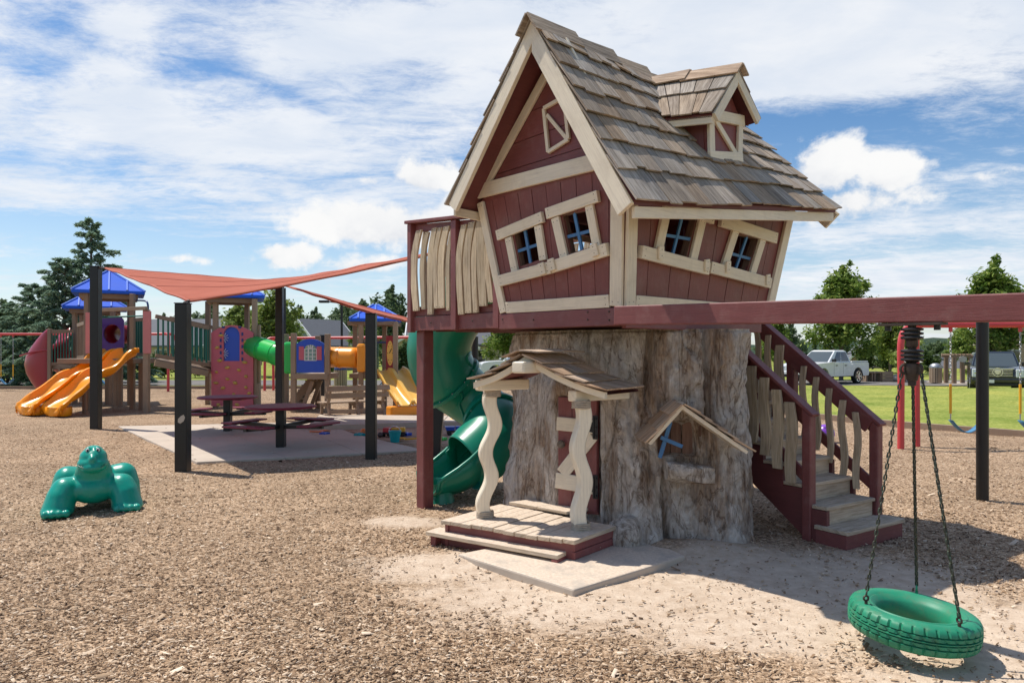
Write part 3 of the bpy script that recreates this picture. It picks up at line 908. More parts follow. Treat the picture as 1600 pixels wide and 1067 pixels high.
    # door
    a, b = Vector((.452, 6.80, 0)), Vector((.80, 6.635, 0))
    d = (b - a).normalized(); n = Vector((d.y, -d.x, 0))            # outward, toward the porch
    def Dp(s, z, o=0.0): return a + (b - a) * s + n * o + Vector((0, 0, z))
    door = MB().hexa([Dp(-.02, .22, -.03), Dp(1.02, .22, -.03), Dp(1.02, .22, .002), Dp(-.02, .22, .002), Dp(-.02, 1.33, -.03), Dp(1.02, 1.33, -.03), Dp(1.02, 1.33, .002), Dp(-.02, 1.33, .002)]).build('door', M['red'], t)
    for s0, s1 in ((0, .36), (.37, .70), (.71, 1.0)):
        MB().hexa([Dp(s0, .25, .0), Dp(s1, .25, .0), Dp(s1, .25, .028), Dp(s0, .25, .028), Dp(s0, 1.31, .0), Dp(s1, 1.31, .0), Dp(s1, 1.31, .028), Dp(s0, 1.31, .028)], (0, 0, 1)).build('board', M['red'], door, bevel=.004)
    def brace(s0, z0, s1, z1, w, o=.03, th=.026):
        up = Vector((0, 0, 1)); p0, p1 = Dp(s0, z0, o), Dp(s1, z1, o); dd = (p1 - p0).normalized(); sd = n.cross(dd) * w / 2
        MB().prism([p0 - sd, p1 - sd, p1 + sd, p0 + sd], n * th, dd).build('brace', M['cream'], door, bevel=.008)
    brace(-.02, 1.06, .98, 1.04, .13); brace(-.05, .52, .98, .49, .15); brace(.12, .585, .90, .965, .13, .033, .022)
    kn = MB().lathe([(.014, 0), (.014, .03), (.032, .04), (.04, .06), (.034, .082), (.012, .09)], Dp(.14, .87, .028), 18, n).build('knob', M['trunkwood'], door, smooth=50)
    for zc in (1.04, .49):
        hb = MB().hexa([Dp(.93, zc - .11, .05), Dp(1.06, zc - .11, .05), Dp(1.06, zc - .11, .066), Dp(.93, zc - .11, .066), Dp(.93, zc + .11, .05), Dp(1.06, zc + .11, .05), Dp(1.06, zc + .11, .066), Dp(.93, zc + .11, .066)])
        hb.hexa([Dp(.66, zc - .03, .058), Dp(.94, zc - .05, .058), Dp(.94, zc - .05, .068), Dp(.66, zc - .03, .068), Dp(.66, zc + .03, .058), Dp(.94, zc + .05, .058), Dp(.94, zc + .05, .068), Dp(.66, zc + .03, .068)])
        for s, dz in ((1.02, .08), (1.02, 0), (1.02, -.08), (.78, 0), (.88, .0)): hb.ball(Dp(s, zc + dz, .07), .011, 8, 5)
        hb.tube([Dp(.955, zc - .10, .068), Dp(.955, zc + .10, .068)], .010, 8)
        hb.build('hinge', M['blackplastic'], door, bevel=.003)
    # window: back boards, blue cross, log sill
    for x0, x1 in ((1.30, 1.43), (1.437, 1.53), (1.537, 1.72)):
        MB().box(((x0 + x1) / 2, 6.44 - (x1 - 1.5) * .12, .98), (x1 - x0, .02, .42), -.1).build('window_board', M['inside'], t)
    cr = MB()
    cr.bar((1.312, 6.31, .80), (1.405, 6.30, 1.12), .035, .022, (0, 1, 0)); cr.build('window_bar', M['blue'], t, bevel=.003)
    MB().bar((1.315, 6.285, .985), (1.505, 6.275, .905), .035, .022, (0, 1, 0)).build('window_bar', M['blue'], t, bevel=.003)
    log = MB(); rows = []
    for i in range(25):
        f = i / 24; x = lerp(1.345, 1.745, f); zc = lerp(.725, .680, f); row = []
        for k in range(18):
            th = 2 * math.pi * k / 18
            rr = .098 * (1 + .34 * noise.noise((x * 7, math.cos(th) * 2, math.sin(th) * 2)) + .22 * noise.noise((x * 3, math.cos(th) * 6, math.sin(th) * 6)))
            zz = math.sin(th) * rr * 1.0
            if zz > .05: zz = .05 + (zz - .05) * .25 + .010 * noise.noise((x * 25, th * 2, 0))
            row.append(Vector((x, 6.225 - .02 * f + math.cos(th) * rr * 1.1, zc + zz)))
        rows.append(row)
    log.grid(rows, closed=True); log.add(rows[0], [tuple(range(17, -1, -1))]); log.add(rows[-1], [tuple(range(18))])
    log.build('sill_log', M['bark'], t, smooth=35)
    # little hood over the window: two boards with shingles
    rd, le, re = Vector((1.462, 6.10, 1.285)), Vector((1.175, 6.12, .955)), Vector((2.02, 6.06, .893))
    back = Vector((-.03, .30, .02))
    def shingles(par, p0, p1, bk, n, m, nm, over=.05, thick=.014):
        """rows of shingles on a slope that falls from p0 to p1; bk runs to the back edge"""
        dn = (p1 - p0); nn_ = dn.cross(bk); nn_ = nn_.normalized() if nn_.z * 1 > 0 else -nn_.normalized()
        for i in range(n):
            t1 = (i + 1) / n + (.04 if i == n - 1 else 0); t0 = max(0, t1 - 1.45 / n)
            cuts = [0] + sorted(min(.92, max(.08, (j + R.uniform(-.22, .22)) / m)) for j in range(1, m)) + [1]
            for s0, s1 in zip(cuts, cuts[1:]):
                s0a, s1a = lerp(-.12, 1, s0) + .006, lerp(-.12, 1, s1) - .006
                j1 = t1 + R.uniform(-.03, .03)
                A = p0 + dn * t0 + nn_ * .006; B = p0 + dn * j1 + nn_ * (.022 + R.uniform(0, .008))
                MB().hexa([A + bk * s0a, B + bk * s0a, B + bk * s1a, A + bk * s1a] + [q + nn_ * thick for q in (A + bk * s0a, B + bk * s0a, B + bk * s1a, A + bk * s1a)], dn).build(nm, M['shingle_warm'], par)
    hood = MB()
    for p1 in (le, re):
        dn = (p1 - rd); nn_ = dn.cross(back).normalized()
        if nn_.z < 0: nn_ = -nn_
        hood.hexa([rd - nn_ * .03, p1 - nn_ * .03, p1 - nn_ * .03 + back, rd - nn_ * .03 + back, rd, p1, p1 + back, rd + back], dn)
    ho = hood.build('window_hood', M['cream'], t, bevel=.003)
    shingles(ho, rd, le, back, 3, 2, 'shingle'); shingles(ho, rd, re, back, 5, 2, 'shingle')
    return shingles
shingle_rows = build_stump()

# ------------------------------------------------------------------ porch
def build_porch():
    FL, FR = Vector((-.64, 6.35, .24)), Vector((.50, 5.64, .24)); BR, BL = Vector((.90, 6.12, .24)), Vector((-.12, 7.02, .24))
    t = thing('porch', 'small sandy plank porch with two wavy cream columns before the stump door', 'porch', (.15, 6.3, 0))
    p = (FR - FL).normalized(); q = Vector((-p.y, p.x, 0))
    # deck planks run front to back
    n = 12
    for i in range(n):
        s0, s1 = i / n, (i + 1) / n - .004
        j = R.uniform(-.012, .02); h = R.uniform(-.004, .004)
        a, b = FL.lerp(FR, s0) - q * j, FL.lerp(FR, s1) - q * (j + R.uniform(-.006, .006)); c, d = BL.lerp(BR, s1), BL.lerp(BR, s0)
        z = Vector((0, 0, h - .035)); z1 = Vector((0, 0, h))
        MB().hexa([a + z, b + z, c + z, d + z, a + z1, b + z1, c + z1, d + z1], d - a).build('deck_plank', M['sandy_tread'], t, bevel=.005)
    z0, z1 = -.10, -.04
    def skirt(a, b, zb, ztop, inset, th=.035):
        a = a + Vector((0, 0, ztop - a.z)); b = b + Vector((0, 0, ztop - b.z)); d = (b - a).normalized(); nn = Vector((-d.y, d.x, 0))
        mb = MB(); lo = Vector((0, 0, zb - ztop))
        o = nn * inset
        mb.hexa([a + lo + o, b + lo + o, b + lo + o + nn * th, a + lo + o + nn * th, a + o, b + o, b + o + nn * th, a + o + nn * th], d)
        mb.build('skirt_board', M['red'], t, bevel=.004)
    skirt(FL + p * .03, FR - p * .03, .075, .203, .04)
    skirt(FR + q * .03, BR - q * .02, .077, .138, .02); skirt(FR + q * .032, BR - q * .02, .142, .203, .022)
    skirt(BL, FL + q * .03, .0, .203, .03)
    # step board with red carriage under it
    sa, sb = Vector((-.775, 6.36, .135)), Vector((.36, 5.61, .135)); d = (sb - sa).normalized(); nn = Vector((-d.y, d.x, 0))
    MB().hexa([sa - Vector((0, 0, .035)), sb - Vector((0, 0, .035)), sb + nn * .2 - Vector((0, 0, .035)), sa + nn * .2 - Vector((0, 0, .035)), sa, sb, sb + nn * .2, sa + nn * .2], d).build('step_board', M['sandy_tread'], t, bevel=.005)
    for s in (.03, 1.10):
        c = sa + d * s + nn * .03 if s < 1 else sa + d * 1.30 + nn * .0
        c.z = 0
        MB().hexa([c, c + d * .06, c + d * .06 + nn * .36, c + nn * .36, c + Vector((0, 0, .098)), c + d * .06 + Vector((0, 0, .098)), c + d * .06 + nn * .36 + Vector((0, 0, .098)), c + nn * .36 + Vector((0, 0, .098))], nn).build('step_side', M['red'], t, bevel=.006)
    c = sa + nn * .10; c.z = 0
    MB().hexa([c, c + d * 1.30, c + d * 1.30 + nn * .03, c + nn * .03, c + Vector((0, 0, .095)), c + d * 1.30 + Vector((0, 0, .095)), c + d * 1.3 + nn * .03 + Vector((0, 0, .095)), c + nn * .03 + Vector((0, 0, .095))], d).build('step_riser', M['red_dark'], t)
    # door ledge
    e = [Vector((-.03, 6.93, .25)), Vector((.50, 6.50, .25)), Vector((.84, 6.52, .25)), Vector((.82, 6.72, .25)), Vector((.2, 7.05, .25))]
    for s0, s1 in ((0, .5), (.505, 1)):
        MB().hexa([e[0].lerp(e[1], s0), e[0].lerp(e[1], s1), e[4].lerp(e[3], s1), e[4].lerp(e[3], s0)] + [v + Vector((0, 0, .03)) for v in (e[0].lerp(e[1], s0), e[0].lerp(e[1], s1), e[4].lerp(e[3], s1), e[4].lerp(e[3], s0))], p).build('ledge_board', M['sandy_tread'], t, bevel=.006)
    # wavy columns cut from one wide board: square section that snakes sideways
    fwd = Vector((.25, -.97, 0)).normalized(); side = Vector((.97, .25, 0)).normalized()
    def column(base, top, amp, ph, waves):
        rows = []; N_ = 46
        for i in range(N_ + 1):
            f = i / N_; c = base.lerp(top, f)
            c = c + side * (amp * math.sin(ph + f * waves * 2 * math.pi) * (0.85 + .15 * math.sin(math.pi * f)))
            w, dp, ch = .058, .054, .011
            rows.append([c + side * a + fwd * b for a, b in ((-w, -dp + ch), (-w + ch, -dp), (w - ch, -dp), (w, -dp + ch), (w, dp - ch), (w - ch, dp), (-w + ch, dp), (-w, dp - ch))])
        mb = MB(); mb.grid(rows, (0, 0, 1), closed=True); mb.add(rows[0], [tuple(range(7, -1, -1))]); mb.add(rows[-1], [tuple(range(8))])
        cobj = mb.build('column', M['cream_gloss'], t, smooth=28)
        for zc, f in ((base, .01), (top, .985)):
            r = MB()
            c = base.lerp(top, f) + side * (amp * math.sin(ph + f * waves * 2 * math.pi) * .55)
            for k in range(4):
                pts = []
                for a in range(22):
                    th = 2 * math.pi * a / 22
                    rr = .070 / max(abs(math.cos(th)), abs(math.sin(th))) ** .55
                    pts.append(c + side * math.cos(th) * rr + fwd * math.sin(th) * rr * .93 + Vector((0, 0, (k - 1.0) * .017 + .003 * math.sin(th * 3 + k) + (.008 if zc is base else -.02))))
                r.tube(pts, .010, 6, closed=True)
            r.build('rope_binding', M['rope'], cobj, smooth=60)
    column(Vector((-.245, 6.45, .24)), Vector((-.165, 6.34, 1.405)), .036, 3.0, 2.45)
    column(Vector((.588, 6.01, .24)), Vector((.58, 6.02, 1.325)), .034, 3.3, 1.95)
    # head beams, ridge beam
    bd = Vector((.82, .57, 0)).normalized()
    MB().bar(Vector((-.30, 6.20, 1.448)), Vector((.135, 6.50, 1.448)), .10, .095).build('head_beam', M['cream_gloss'], t, bevel=.016, seg=3)
    MB().bar(Vector((.50, 6.0, 1.368)), Vector((1.03, 6.40, 1.368)), .10, .095).build('head_beam', M['cream_gloss'], t, bevel=.016, seg=3)
    MB().ball(Vector((.985, 6.325, 1.362)), .017, 10, 6).build('bolt', M['blackplastic'], t)
    MB().bar(Vector((.045, 5.90, 1.612)), Vector((.58, 6.55, 1.612)), .135, .10).build('ridge_beam', M['cream_gloss'], t, bevel=.018, seg=3)
    # curved roof: two hollow slopes with shingles
    rf, bk = Vector((.11, 6.0, 1.705)), Vector((.37, .52, 0))
    def slope(end, sag, nrow, mcols):
        pts = []
        for i in range(11):
            f = i / 10; c = rf.lerp(end, f) - Vector((0, 0, sag * math.sin(math.pi * f)))
            pts.append(c)
        mb = MB(); dz = Vector((0, 0, -.035))
        mb.grid([[c, c + bk * .06, c + bk * .06 + dz * 1.5, c + dz * 1.5] for c in pts], closed=True, grain=end - rf)
        mb.add([pts[0], pts[0] + bk * .06, pts[0] + bk * .06 + dz * 1.5, pts[0] + dz * 1.5], [(0, 1, 2, 3)]); mb.add([pts[-1], pts[-1] + bk * .06, pts[-1] + bk * .06 + dz * 1.5, pts[-1] + dz * 1.5], [(3, 2, 1, 0)])
        mb.build('roof_edge', M['cream_gloss'], t)
        ud = MB(); ud.grid([[c + bk * .062 + dz * .05, c + bk + dz * .05, c + bk + dz * .6, c + bk * .062 + dz * .6] for c in pts], closed=True)
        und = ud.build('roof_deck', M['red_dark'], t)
        for i in range(nrow):
            f0, f1 = max(0, (i - .35) / nrow), (i + 1) / nrow + (.05 if i == nrow - 1 else 0)
            def at(f): 
                c = rf.lerp(end, f) - Vector((0, 0, sag * math.sin(math.pi * min(f, 1)))); return c
            A, B = at(f0), at(f1); dn = B - A; nn = dn.cross(bk).normalized()
            if nn.z < 0: nn = -nn
            cuts = [0] + sorted((j + R.uniform(-.25, .25)) / mcols for j in range(1, mcols)) + [1]
            for s0, s1 in zip(cuts, cuts[1:]):
                s0, s1 = lerp(-.10, 1.02, s0) + .005, lerp(-.10, 1.02, s1) - .005
                lift = .030 + R.uniform(0, .01); a_ = A + nn * .010; b_ = B + nn * lift + dn.normalized() * R.uniform(-.015, .015)
                MB().hexa([a_ + bk * s0, b_ + bk * s0, b_ + bk * s1, a_ + bk * s1] + [v + nn * .013 for v in (a_ + bk * s0, b_ + bk * s0, b_ + bk * s1, a_ + bk * s1)], dn).build('shingle', M['shingle_warm'], und)
    slope(Vector((-.335, 6.17, 1.475)), .030, 3, 3)
    slope(Vector((.77, 5.88, 1.405)), .035, 4, 3)
    for sgn, e in ((1, Vector((.28, 5.97, 1.70))), (-1, Vector((-.03, 6.06, 1.66)))):
        for s0, s1 in ((-.16, .45), (.46, 1.05)):
            A = rf + Vector((0, 0, .045)); nn = (e - rf).cross(bk).normalized(); nn = nn if nn.z > 0 else -nn
            o = nn * .016 * s0
            e2 = e + Vector((0, 0, .035))
            q4 = [A + bk * s0 + o, e2 + bk * s0 + o, e2 + bk * s1, A + bk * s1]
            MB().hexa(q4 + [v + nn * .012 for v in q4], bk).build('ridge_board', M['shingle_warm'], t)
build_porch()

# ------------------------------------------------------------------ platform with balcony
def build_platform():
    t = thing('platform', 'maroon timber platform and balcony with curved bare pickets left of the playhouse', 'platform', H(-1.5, 1.1, 0))
    red = M['red']
    def hb(u0, v0, z0, u1, v1, z1, name, mat=red, bev=.006, par=t):
        q = [H(u0, v0, z0), H(u1, v0, z0), H(u1, v1, z0), H(u0, v1, z0), H(u0, v0, z1), H(u1, v0, z1), H(u1, v1, z1), H(u0, v1, z1)]
        k = max(((abs(u1 - u0), UD), (abs(v1 - v0), VD), (abs(z1 - z0), Vector((0, 0, 1)))), key=lambda x: x[0])[1]
        return MB().hexa(q, k).build(name, mat, par, bevel=bev)
    # fascia
    hb(-3.0, .02, 1.97, -1.49, .065, 2.125, 'fascia_board')
    hb(-3.0, .045, 2.13, -1.49, .08, 2.215, 'rail_board')
    hb(-1.47, -.03, 1.955, .0, .03, 2.10, 'fascia_board')
    hb(-.045, .035, 1.935, 0, 2.28, 2.075, 'fascia_board')
    hb(-3.0, .07, 1.975, -2.95, 2.3, 2.12, 'fascia_board')
    hb(-3.0, 2.25, 1.975, -.05, 2.30, 2.12, 'fascia_board')
    for i in range(7):                                              # joists below
        v = .32 + i * .29
        hb(-2.94, v, 1.965, -.05, v + .05, 2.06, 'joist', M['red_dark'], 0)
    for i in range(15):
        u = -2.94 + i * .193
        hb(u, .085, 2.064, u + .187, 2.24, 2.094, 'deck_board', M['red_dark'], 0)
    # bolts on the fascia
    bl = MB()
    for u, z in ((-.06, 2.07), (-.06, 2.0), (-.12, 2.07), (-.12, 2.0), (-.35, 2.075), (-.35, 2.01), (-1.0, 2.03), (-1.42, 2.05)):
        bl.ball(H(u, -.032, z), .008, 8, 5)
    for u, z in ((-2.97, 2.06), (-2.2, 2.08), (-2.2, 2.02), (-1.53, 2.08), (-1.53, 2.02), (-1.9, 2.05), (-2.6, 2.05)):
        bl.ball(H(u, -.002, z), .008, 8, 5)
    bl.build('bolt_heads', M['iron'], t)
    # posts
    hb(-3.02, -.02, 1.955, -2.95, .05, 3.16, 'post'); hb(-2.235, -.02, 1.965, -2.15, .05, 3.10, 'post'); hb(-1.575, -.02, 1.965, -1.49, .045, 2.75, 'post')
    hb(-3.02, 2.22, 1.96, -2.95, 2.29, 3.16, 'post'); hb(-2.1, 2.22, 1.96, -2.03, 2.29, 3.16, 'post')
    hb(-2.97, .07, -.2, -2.83, .21, 1.972, 'support_post', bev=.012)
    hb(-2.97, 2.05, -.2, -2.83, 2.19, 1.972, 'support_post', bev=.012)
    # rails
    MB().bar(H(-3.05, .015, 3.185), H(-1.45, .015, 3.075), .11, .035).build('top_rail', red, t, bevel=.006)
    MB().bar(H(-3.0, .06, 3.12), H(-1.5, .06, 3.01), .035, .08).build('rail_board', red, t, bevel=.004)
    MB().bar(H(-2.985, .05, 3.17), H(-2.985, 2.28, 3.17), .10, .035).build('top_rail', red, t, bevel=.006)
    MB().bar(H(-2.975, .06, 2.20), H(-2.975, 2.26, 2.20), .035, .09).build('rail_board', red, t, bevel=.004)
    MB().bar(H(-2.98, 2.26, 3.17), H(-2.03, 2.26, 3.17), .10, .035).build('top_rail', red, t, bevel=.006)
    MB().bar(H(-2.98, 2.26, 2.20), H(-2.03, 2.26, 2.20), .035, .09).build('rail_board', red, t, bevel=.004)
    # curved pickets
    nails = MB()
    def picket(p0, p1, w, bow, dirv, n, hole=False):
        rows = []; bow *= .62; w *= 1.24
        for i in range(13):
            f = i / 12; c = p0.lerp(p1, f) + dirv * (bow * math.sin(math.pi * f) + .012 * math.sin(2 * math.pi * f))
            ww = w * (1 + .12 * math.sin(math.pi * f))
            rows.append([c - dirv * ww / 2 - n * .012, c + dirv * ww / 2 - n * .012, c + dirv * ww / 2 + n * .012, c - dirv * ww / 2 + n * .012])
        mb = MB(); mb.grid(rows, (0, 0, 1), closed=True); mb.add(rows[0], [(3, 2, 1, 0)]); mb.add(rows[-1], [(0, 1, 2, 3)])
        for i, k in ((0, .35), (12, -.35)):
            c = (rows[i][0] + rows[i][1]) / 2 + (rows[min(i + 1, 12)][0] - rows[max(i - 1, 0)][0]) * k * .5
            for o in (-.25, .25): nails.ball(c + dirv * w * o + Vector((0, 0, .012 * o)) - n * .001, .0042, 6, 4)
        return mb.build('picket', M['picket'], t)
    # front, in two bays; tops lean to the right of their feet
    for (u0, u1, w, bow, zb, zt) in [(-2.86, -2.80, .078, -.13, 2.19, 3.07), (-2.72, -2.65, .055, -.10, 2.20, 3.03), (-2.60, -2.52, .068, -.07, 2.14, 3.06), (-2.49, -2.42, .055, -.10, 2.20, 3.05), (-2.40, -2.31, .075, -.09, 2.20, 3.05), (-2.285, -2.19, .045, -.09, 2.17, 3.07),
                                     (-2.07, -2.02, .068, -.10, 2.12, 3.03), (-1.95, -1.895, .080, -.09, 2.13, 3.04), (-1.84, -1.775, .055, -.10, 2.13, 3.05), (-1.725, -1.70, .085, -.08, 2.19, 3.02), (-1.605, -1.625, .055, -.085, 2.22, 2.9)]:
        picket(H(u0, -.005, zb), H(u1, -.005, zt), w, bow, UD, VD)
    for i in range(11):
        v = .2 + i * .185 + R.uniform(-.02, .02)
        if not .55 < v < 1.38: picket(H(-3.005, v, 2.16), H(-3.005, v + R.uniform(-.02, .05), 3.12), R.uniform(.05, .075), R.uniform(-.06, .06), VD, UD)
    for i in range(5):
        u = -2.9 + i * .19; picket(H(u, 2.215, 2.16), H(u + .03, 2.215, 3.12), R.uniform(.05, .075), -.05, UD, VD)
    nails.build('nail_heads', M['iron'], t, kind='stuff')
    # landing behind the house where the stairs arrive
    hb(-2.4, 2.32, 2.06, -1.35, 3.45, 2.10, 'landing', M['tread'], .004)
    hb(-2.4, 3.36, -.1, -2.3, 3.46, 2.05, 'support_post'); hb(-1.45, 3.36, -.1, -1.35, 3.46, 2.05, 'support_post')
build_platform()

# ------------------------------------------------------------------ playhouse
def build_playhouse():
    t = thing('playhouse', 'crooked maroon and cream playhouse with shingle roof on top of the stump', 'playhouse', H(-.7, 1.2, 2.1))
    ZB = 2.105
    up = Vector((0, 0, 1))
    walls = {
        'front': ([H(-1.45, 0, ZB), H(0, 0, ZB), H(.145, -.145, 3.20), H(-1.62, -.145, 3.18)], -VD),
        'right': ([H(0, .0, ZB), H(0, 2.42, ZB), H(.19, 2.72, 3.60), H(.145, -.145, 3.20)], UD),
        'back': ([H(0, 2.4, ZB), H(-1.45, 2.4, ZB), H(-1.66, 2.62, 3.16), H(.18, 2.62, 3.55)], VD),
        'left': ([H(-1.45, 2.4, ZB), H(-1.45, 0, ZB), H(-1.62, -.145, 3.16), H(-1.66, 2.62, 3.12)], -UD)}
    def W(q, a, b): return q[0].lerp(q[1], a).lerp(q[3].lerp(q[2], a), b)
    def inv(q, key, tgt):
        """wall parameters of a point given as (u or v, z)"""
        a, b = .5, .5
        for _ in range(30):
            def ev(a, b):
                p = W(q, a, b) - C0; return (p.dot(UD) if key == 'u' else p.dot(VD), p.z)
            e = ev(a, b); d = 1e-4; ea, eb = ev(a + d, b), ev(a, b + d)
            J = np.array([[(ea[0] - e[0]) / d, (eb[0] - e[0]) / d], [(ea[1] - e[1]) / d, (eb[1] - e[1]) / d]])
            s = np.linalg.solve(J, np.array([tgt[0] - e[0], tgt[1] - e[1]])); a += s[0]; b += s[1]
        return a, b
    def clip(poly, p, d, keep_left):
        out = []
        for i in range(len(poly)):
            A, B = poly[i - 1], poly[i]
            sa = (d[0] * (A[1] - p[1]) - d[1] * (A[0] - p[0])); sb = (d[0] * (B[1] - p[1]) - d[1] * (B[0] - p[0]))
            if not keep_left: sa, sb = -sa, -sb
            if (sa >= 0) != (sb >= 0):
                k = sa / (sa - sb); out.append((A[0] + (B[0] - A[0]) * k, A[1] + (B[1] - A[1]) * k))
            if sb >= 0: out.append(B)
        return out
    def area(p): return abs(sum(p[i - 1][0] * p[i][1] - p[i][0] * p[i - 1][1] for i in range(len(p)))) / 2
    def wall(name, key, holes, n, vertical=True):
        q, nrm = walls[name]
        nrm = (q[1] - q[0]).cross(q[3] - q[0]).normalized()
        hp = []
        for h in holes:
            pts = [inv(q, key, x) for x in h]
            A = sum(pts[i - 1][0] * pts[i][1] - pts[i][0] * pts[i - 1][1] for i in range(4))
            hp.append(pts if A > 0 else pts[::-1])                  # counter-clockwise
        e = thing('wall', None, None); 
        bpy.data.objects.remove(e)
        base = None
        for i in range(n):
            a0, a1 = i / n + .002, (i + 1) / n - .002
            pieces = [[(a0, 0), (a1, 0), (a1, 1), (a0, 1)]]
            for h in hp:
                nxt = []
                for poly in pieces:
                    rest = poly
                    for k in range(4):
                        A, B = h[k - 1], h[k]; d = (B[0] - A[0], B[1] - A[1])
                        o = clip(rest, A, d, False)
                        if len(o) > 2 and area(o) > 1e-6: nxt.append(o)
                        rest = clip(rest, A, d, True)
                        if len(rest) < 3: break
                pieces = nxt
            off = R.uniform(-.002, .002); groups = []
            for poly in pieces:
                pts = {(round(x, 4), round(y, 4)) for x, y in poly}
                hit = [g for g in groups if any(len(pts & k) >= 2 for k in g[1]) or any(abs(min(y for _, y in pts) - max(y for _, y in k)) < 1e-4 or abs(max(y for _, y in pts) - min(y for _, y in k)) < 1e-4 or not (min(y for _, y in pts) > max(y for _, y in k) or max(y for _, y in pts) < min(y for _, y in k)) for k in g[1])]
                new = [[poly], [pts]]
                for g in hit: new[0] += g[0]; new[1] += g[1]; groups.remove(g)
                groups.append(new)
            for g in groups:
                mb = MB()
                for poly in g[0]: mb.prism([W(q, a, b) + nrm * off for a, b in poly], -nrm * .022, up)
                o = mb.build('plank' if base else 'wall', M['red'], base or t)
                base = base or o
        return q, nrm, base
    w1 = [(-1.187, 2.847), (-.911, 2.871), (-.886, 2.565), (-1.144, 2.525)]
    w2 = [(-.568, 2.904), (-.307, 2.91), (-.266, 2.613), (-.516, 2.585)]
    wA = [(.491, 2.914), (.901, 2.929), (.81, 2.581), (.417, 2.582)]
    wB = [(1.616, 2.855), (2.011, 2.855), (1.86, 2.501), (1.476, 2.533)]
    front = wall('front', 'u', [w1, w2], 10)
    right = wall('right', 'v', [wA, wB], 8)
    back = wall('back', 'u', [], 7)
    left = wall('left', 'v', [[(.75, 3.02), (1.95, 3.02), (1.9, 2.25), (.8, 2.25)]], 10)
    def on(wl, key, c, z, o=0.0):
        a, b = inv(wl[0], key, (c, z)); return W(wl[0], a, b) + wl[1] * o
    def trim(wl, key, p0, p1, w, o=.0, th=.03, mat='cream', name='trim_board', par=None, bev=.004):
        """flat board on a wall from p0 to p1 (wall coordinates)"""
        A, B = on(wl, key, *p0, o), on(wl, key, *p1, o); d = (B - A).normalized(); s = wl[1].cross(d) * w / 2
        for e_, g_ in ((A, .035), (B, -.035)):
            for k_ in (-.5, .5): nails.ball(e_ + d * g_ + s * k_ + wl[1] * th, .0038, 6, 4)
        return MB().prism([A - s, B - s, B + s, A + s], wl[1] * th, d).build(name, M[mat], par or t, bevel=bev)
    fr, rt = front, right
    nails = MB()
    # corner boards and bottom boards
    trim(fr, 'u', (-.055, 2.115), (.075, 3.19), .12, .002, .032); trim(rt, 'v', (.06, 2.115), (-.08, 3.19), .12, .002, .032)
    trim(fr, 'u', (-1.41, 2.115), (-1.585, 3.17), .085, .002, .032); trim(rt, 'v', (2.37, 2.115), (2.66, 3.50), .13, .002, .032)
    trim(fr, 'u', (-1.37, 2.160), (-.12, 2.160), .105, .003, .028); trim(rt, 'v', (.125, 2.155), (2.31, 2.155), .105, .003, .028)
    trim(left, 'v', (.1, 2.16), (2.3, 2.16), .105, .003, .028); trim(back, 'u', (-1.35, 2.16), (-.1, 2.16), .105, .003, .028)
    trim(left, 'v', (.04, 2.115), (-.10, 3.15), .09, .002, .03); trim(back, 'u', (-.05, 2.115), (.12, 3.4), .12, .002, .03)
    # windows: stiles, head, sill, sill block, blue cross
    def window(wl, key, hole, head, stiles, sill, block):
        win = trim(wl, key, head[0], head[1], head[2], .004, .042, name='window_head')
        for s in stiles: trim(wl, key, s[0], s[1], s[2], .003, .030, name='window_stile', par=win)
        if sill: trim(wl, key, sill[0], sill[1], sill[2], .005, .058, name='window_sill', par=win)
        for bk in block: trim(wl, key, (bk[0] - .035, bk[1]), (bk[0] + .035, bk[1] + .012), .105, .064, .02, mat='cream', name='sill_block', par=win)
        p = [on(wl, key, *h, -.018) for h in hole]
        mid = lambda a, b, f=.5: a.lerp(b, f)
        for A, B, w in ((mid(p[0], p[1]), mid(p[3], p[2]), .030), (mid(p[0], p[3], .56), mid(p[1], p[2], .56), .028)):
            d = (B - A).normalized(); s = wl[1].cross(d) * w / 2
            MB().prism([A - s - d * .01, B - s + d * .01, B + s + d * .01, A + s - d * .01], wl[1] * (.018 if w > .029 else .014), d).build('glazing_bar', M['blue'], win, bevel=.002)
        # reveal lining
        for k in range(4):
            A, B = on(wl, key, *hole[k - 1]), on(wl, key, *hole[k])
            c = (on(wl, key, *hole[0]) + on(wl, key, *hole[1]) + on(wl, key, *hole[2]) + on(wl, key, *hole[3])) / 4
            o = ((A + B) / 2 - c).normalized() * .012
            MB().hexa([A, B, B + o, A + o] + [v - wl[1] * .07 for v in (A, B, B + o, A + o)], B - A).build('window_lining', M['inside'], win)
    window(fr, 'u', w1, ((-1.385, 2.835), (-.775, 2.925), .095), [((-1.245, 2.80), (-1.2, 2.49), .085), ((-.85, 2.86), (-.825, 2.555), .085)], ((-1.40, 2.415), (-.715, 2.485), .105), [(-.80, 2.475), (-.68, 2.50)])
    window(fr, 'u', w2, ((-.725, 2.945), (-.135, 3.005), .095), [((-.635, 2.90), (-.572, 2.55), .09), ((-.245, 2.945), (-.20, 2.60), .085)], ((-.705, 2.487), (-.075, 2.575), .105), [(-.19, 2.575)])
    window(rt, 'v', wA, ((.27, 3.01), (1.13, 2.945), .10), [((.425, 2.96), (.355, 2.555), .105), ((.97, 2.93), (.88, 2.52), .105)], ((.10, 2.555), (1.115, 2.495), .105), [(.33, 2.565), (1.04, 2.52)])
    window(rt, 'v', wB, ((1.25, 2.945), (2.335, 2.90), .11), [((1.55, 2.90), (1.40, 2.50), .105), ((2.08, 2.87), (1.93, 2.46), .105)], ((1.14, 2.515), (2.29, 2.445), .105), [(1.40, 2.535), (2.18, 2.47)])
    nails.build('nail_heads', M['iron'], t, kind='stuff')
    # roof planes
    RF, RB = H(-.585, -.42, 4.485), H(-.60, 2.72, 4.40)
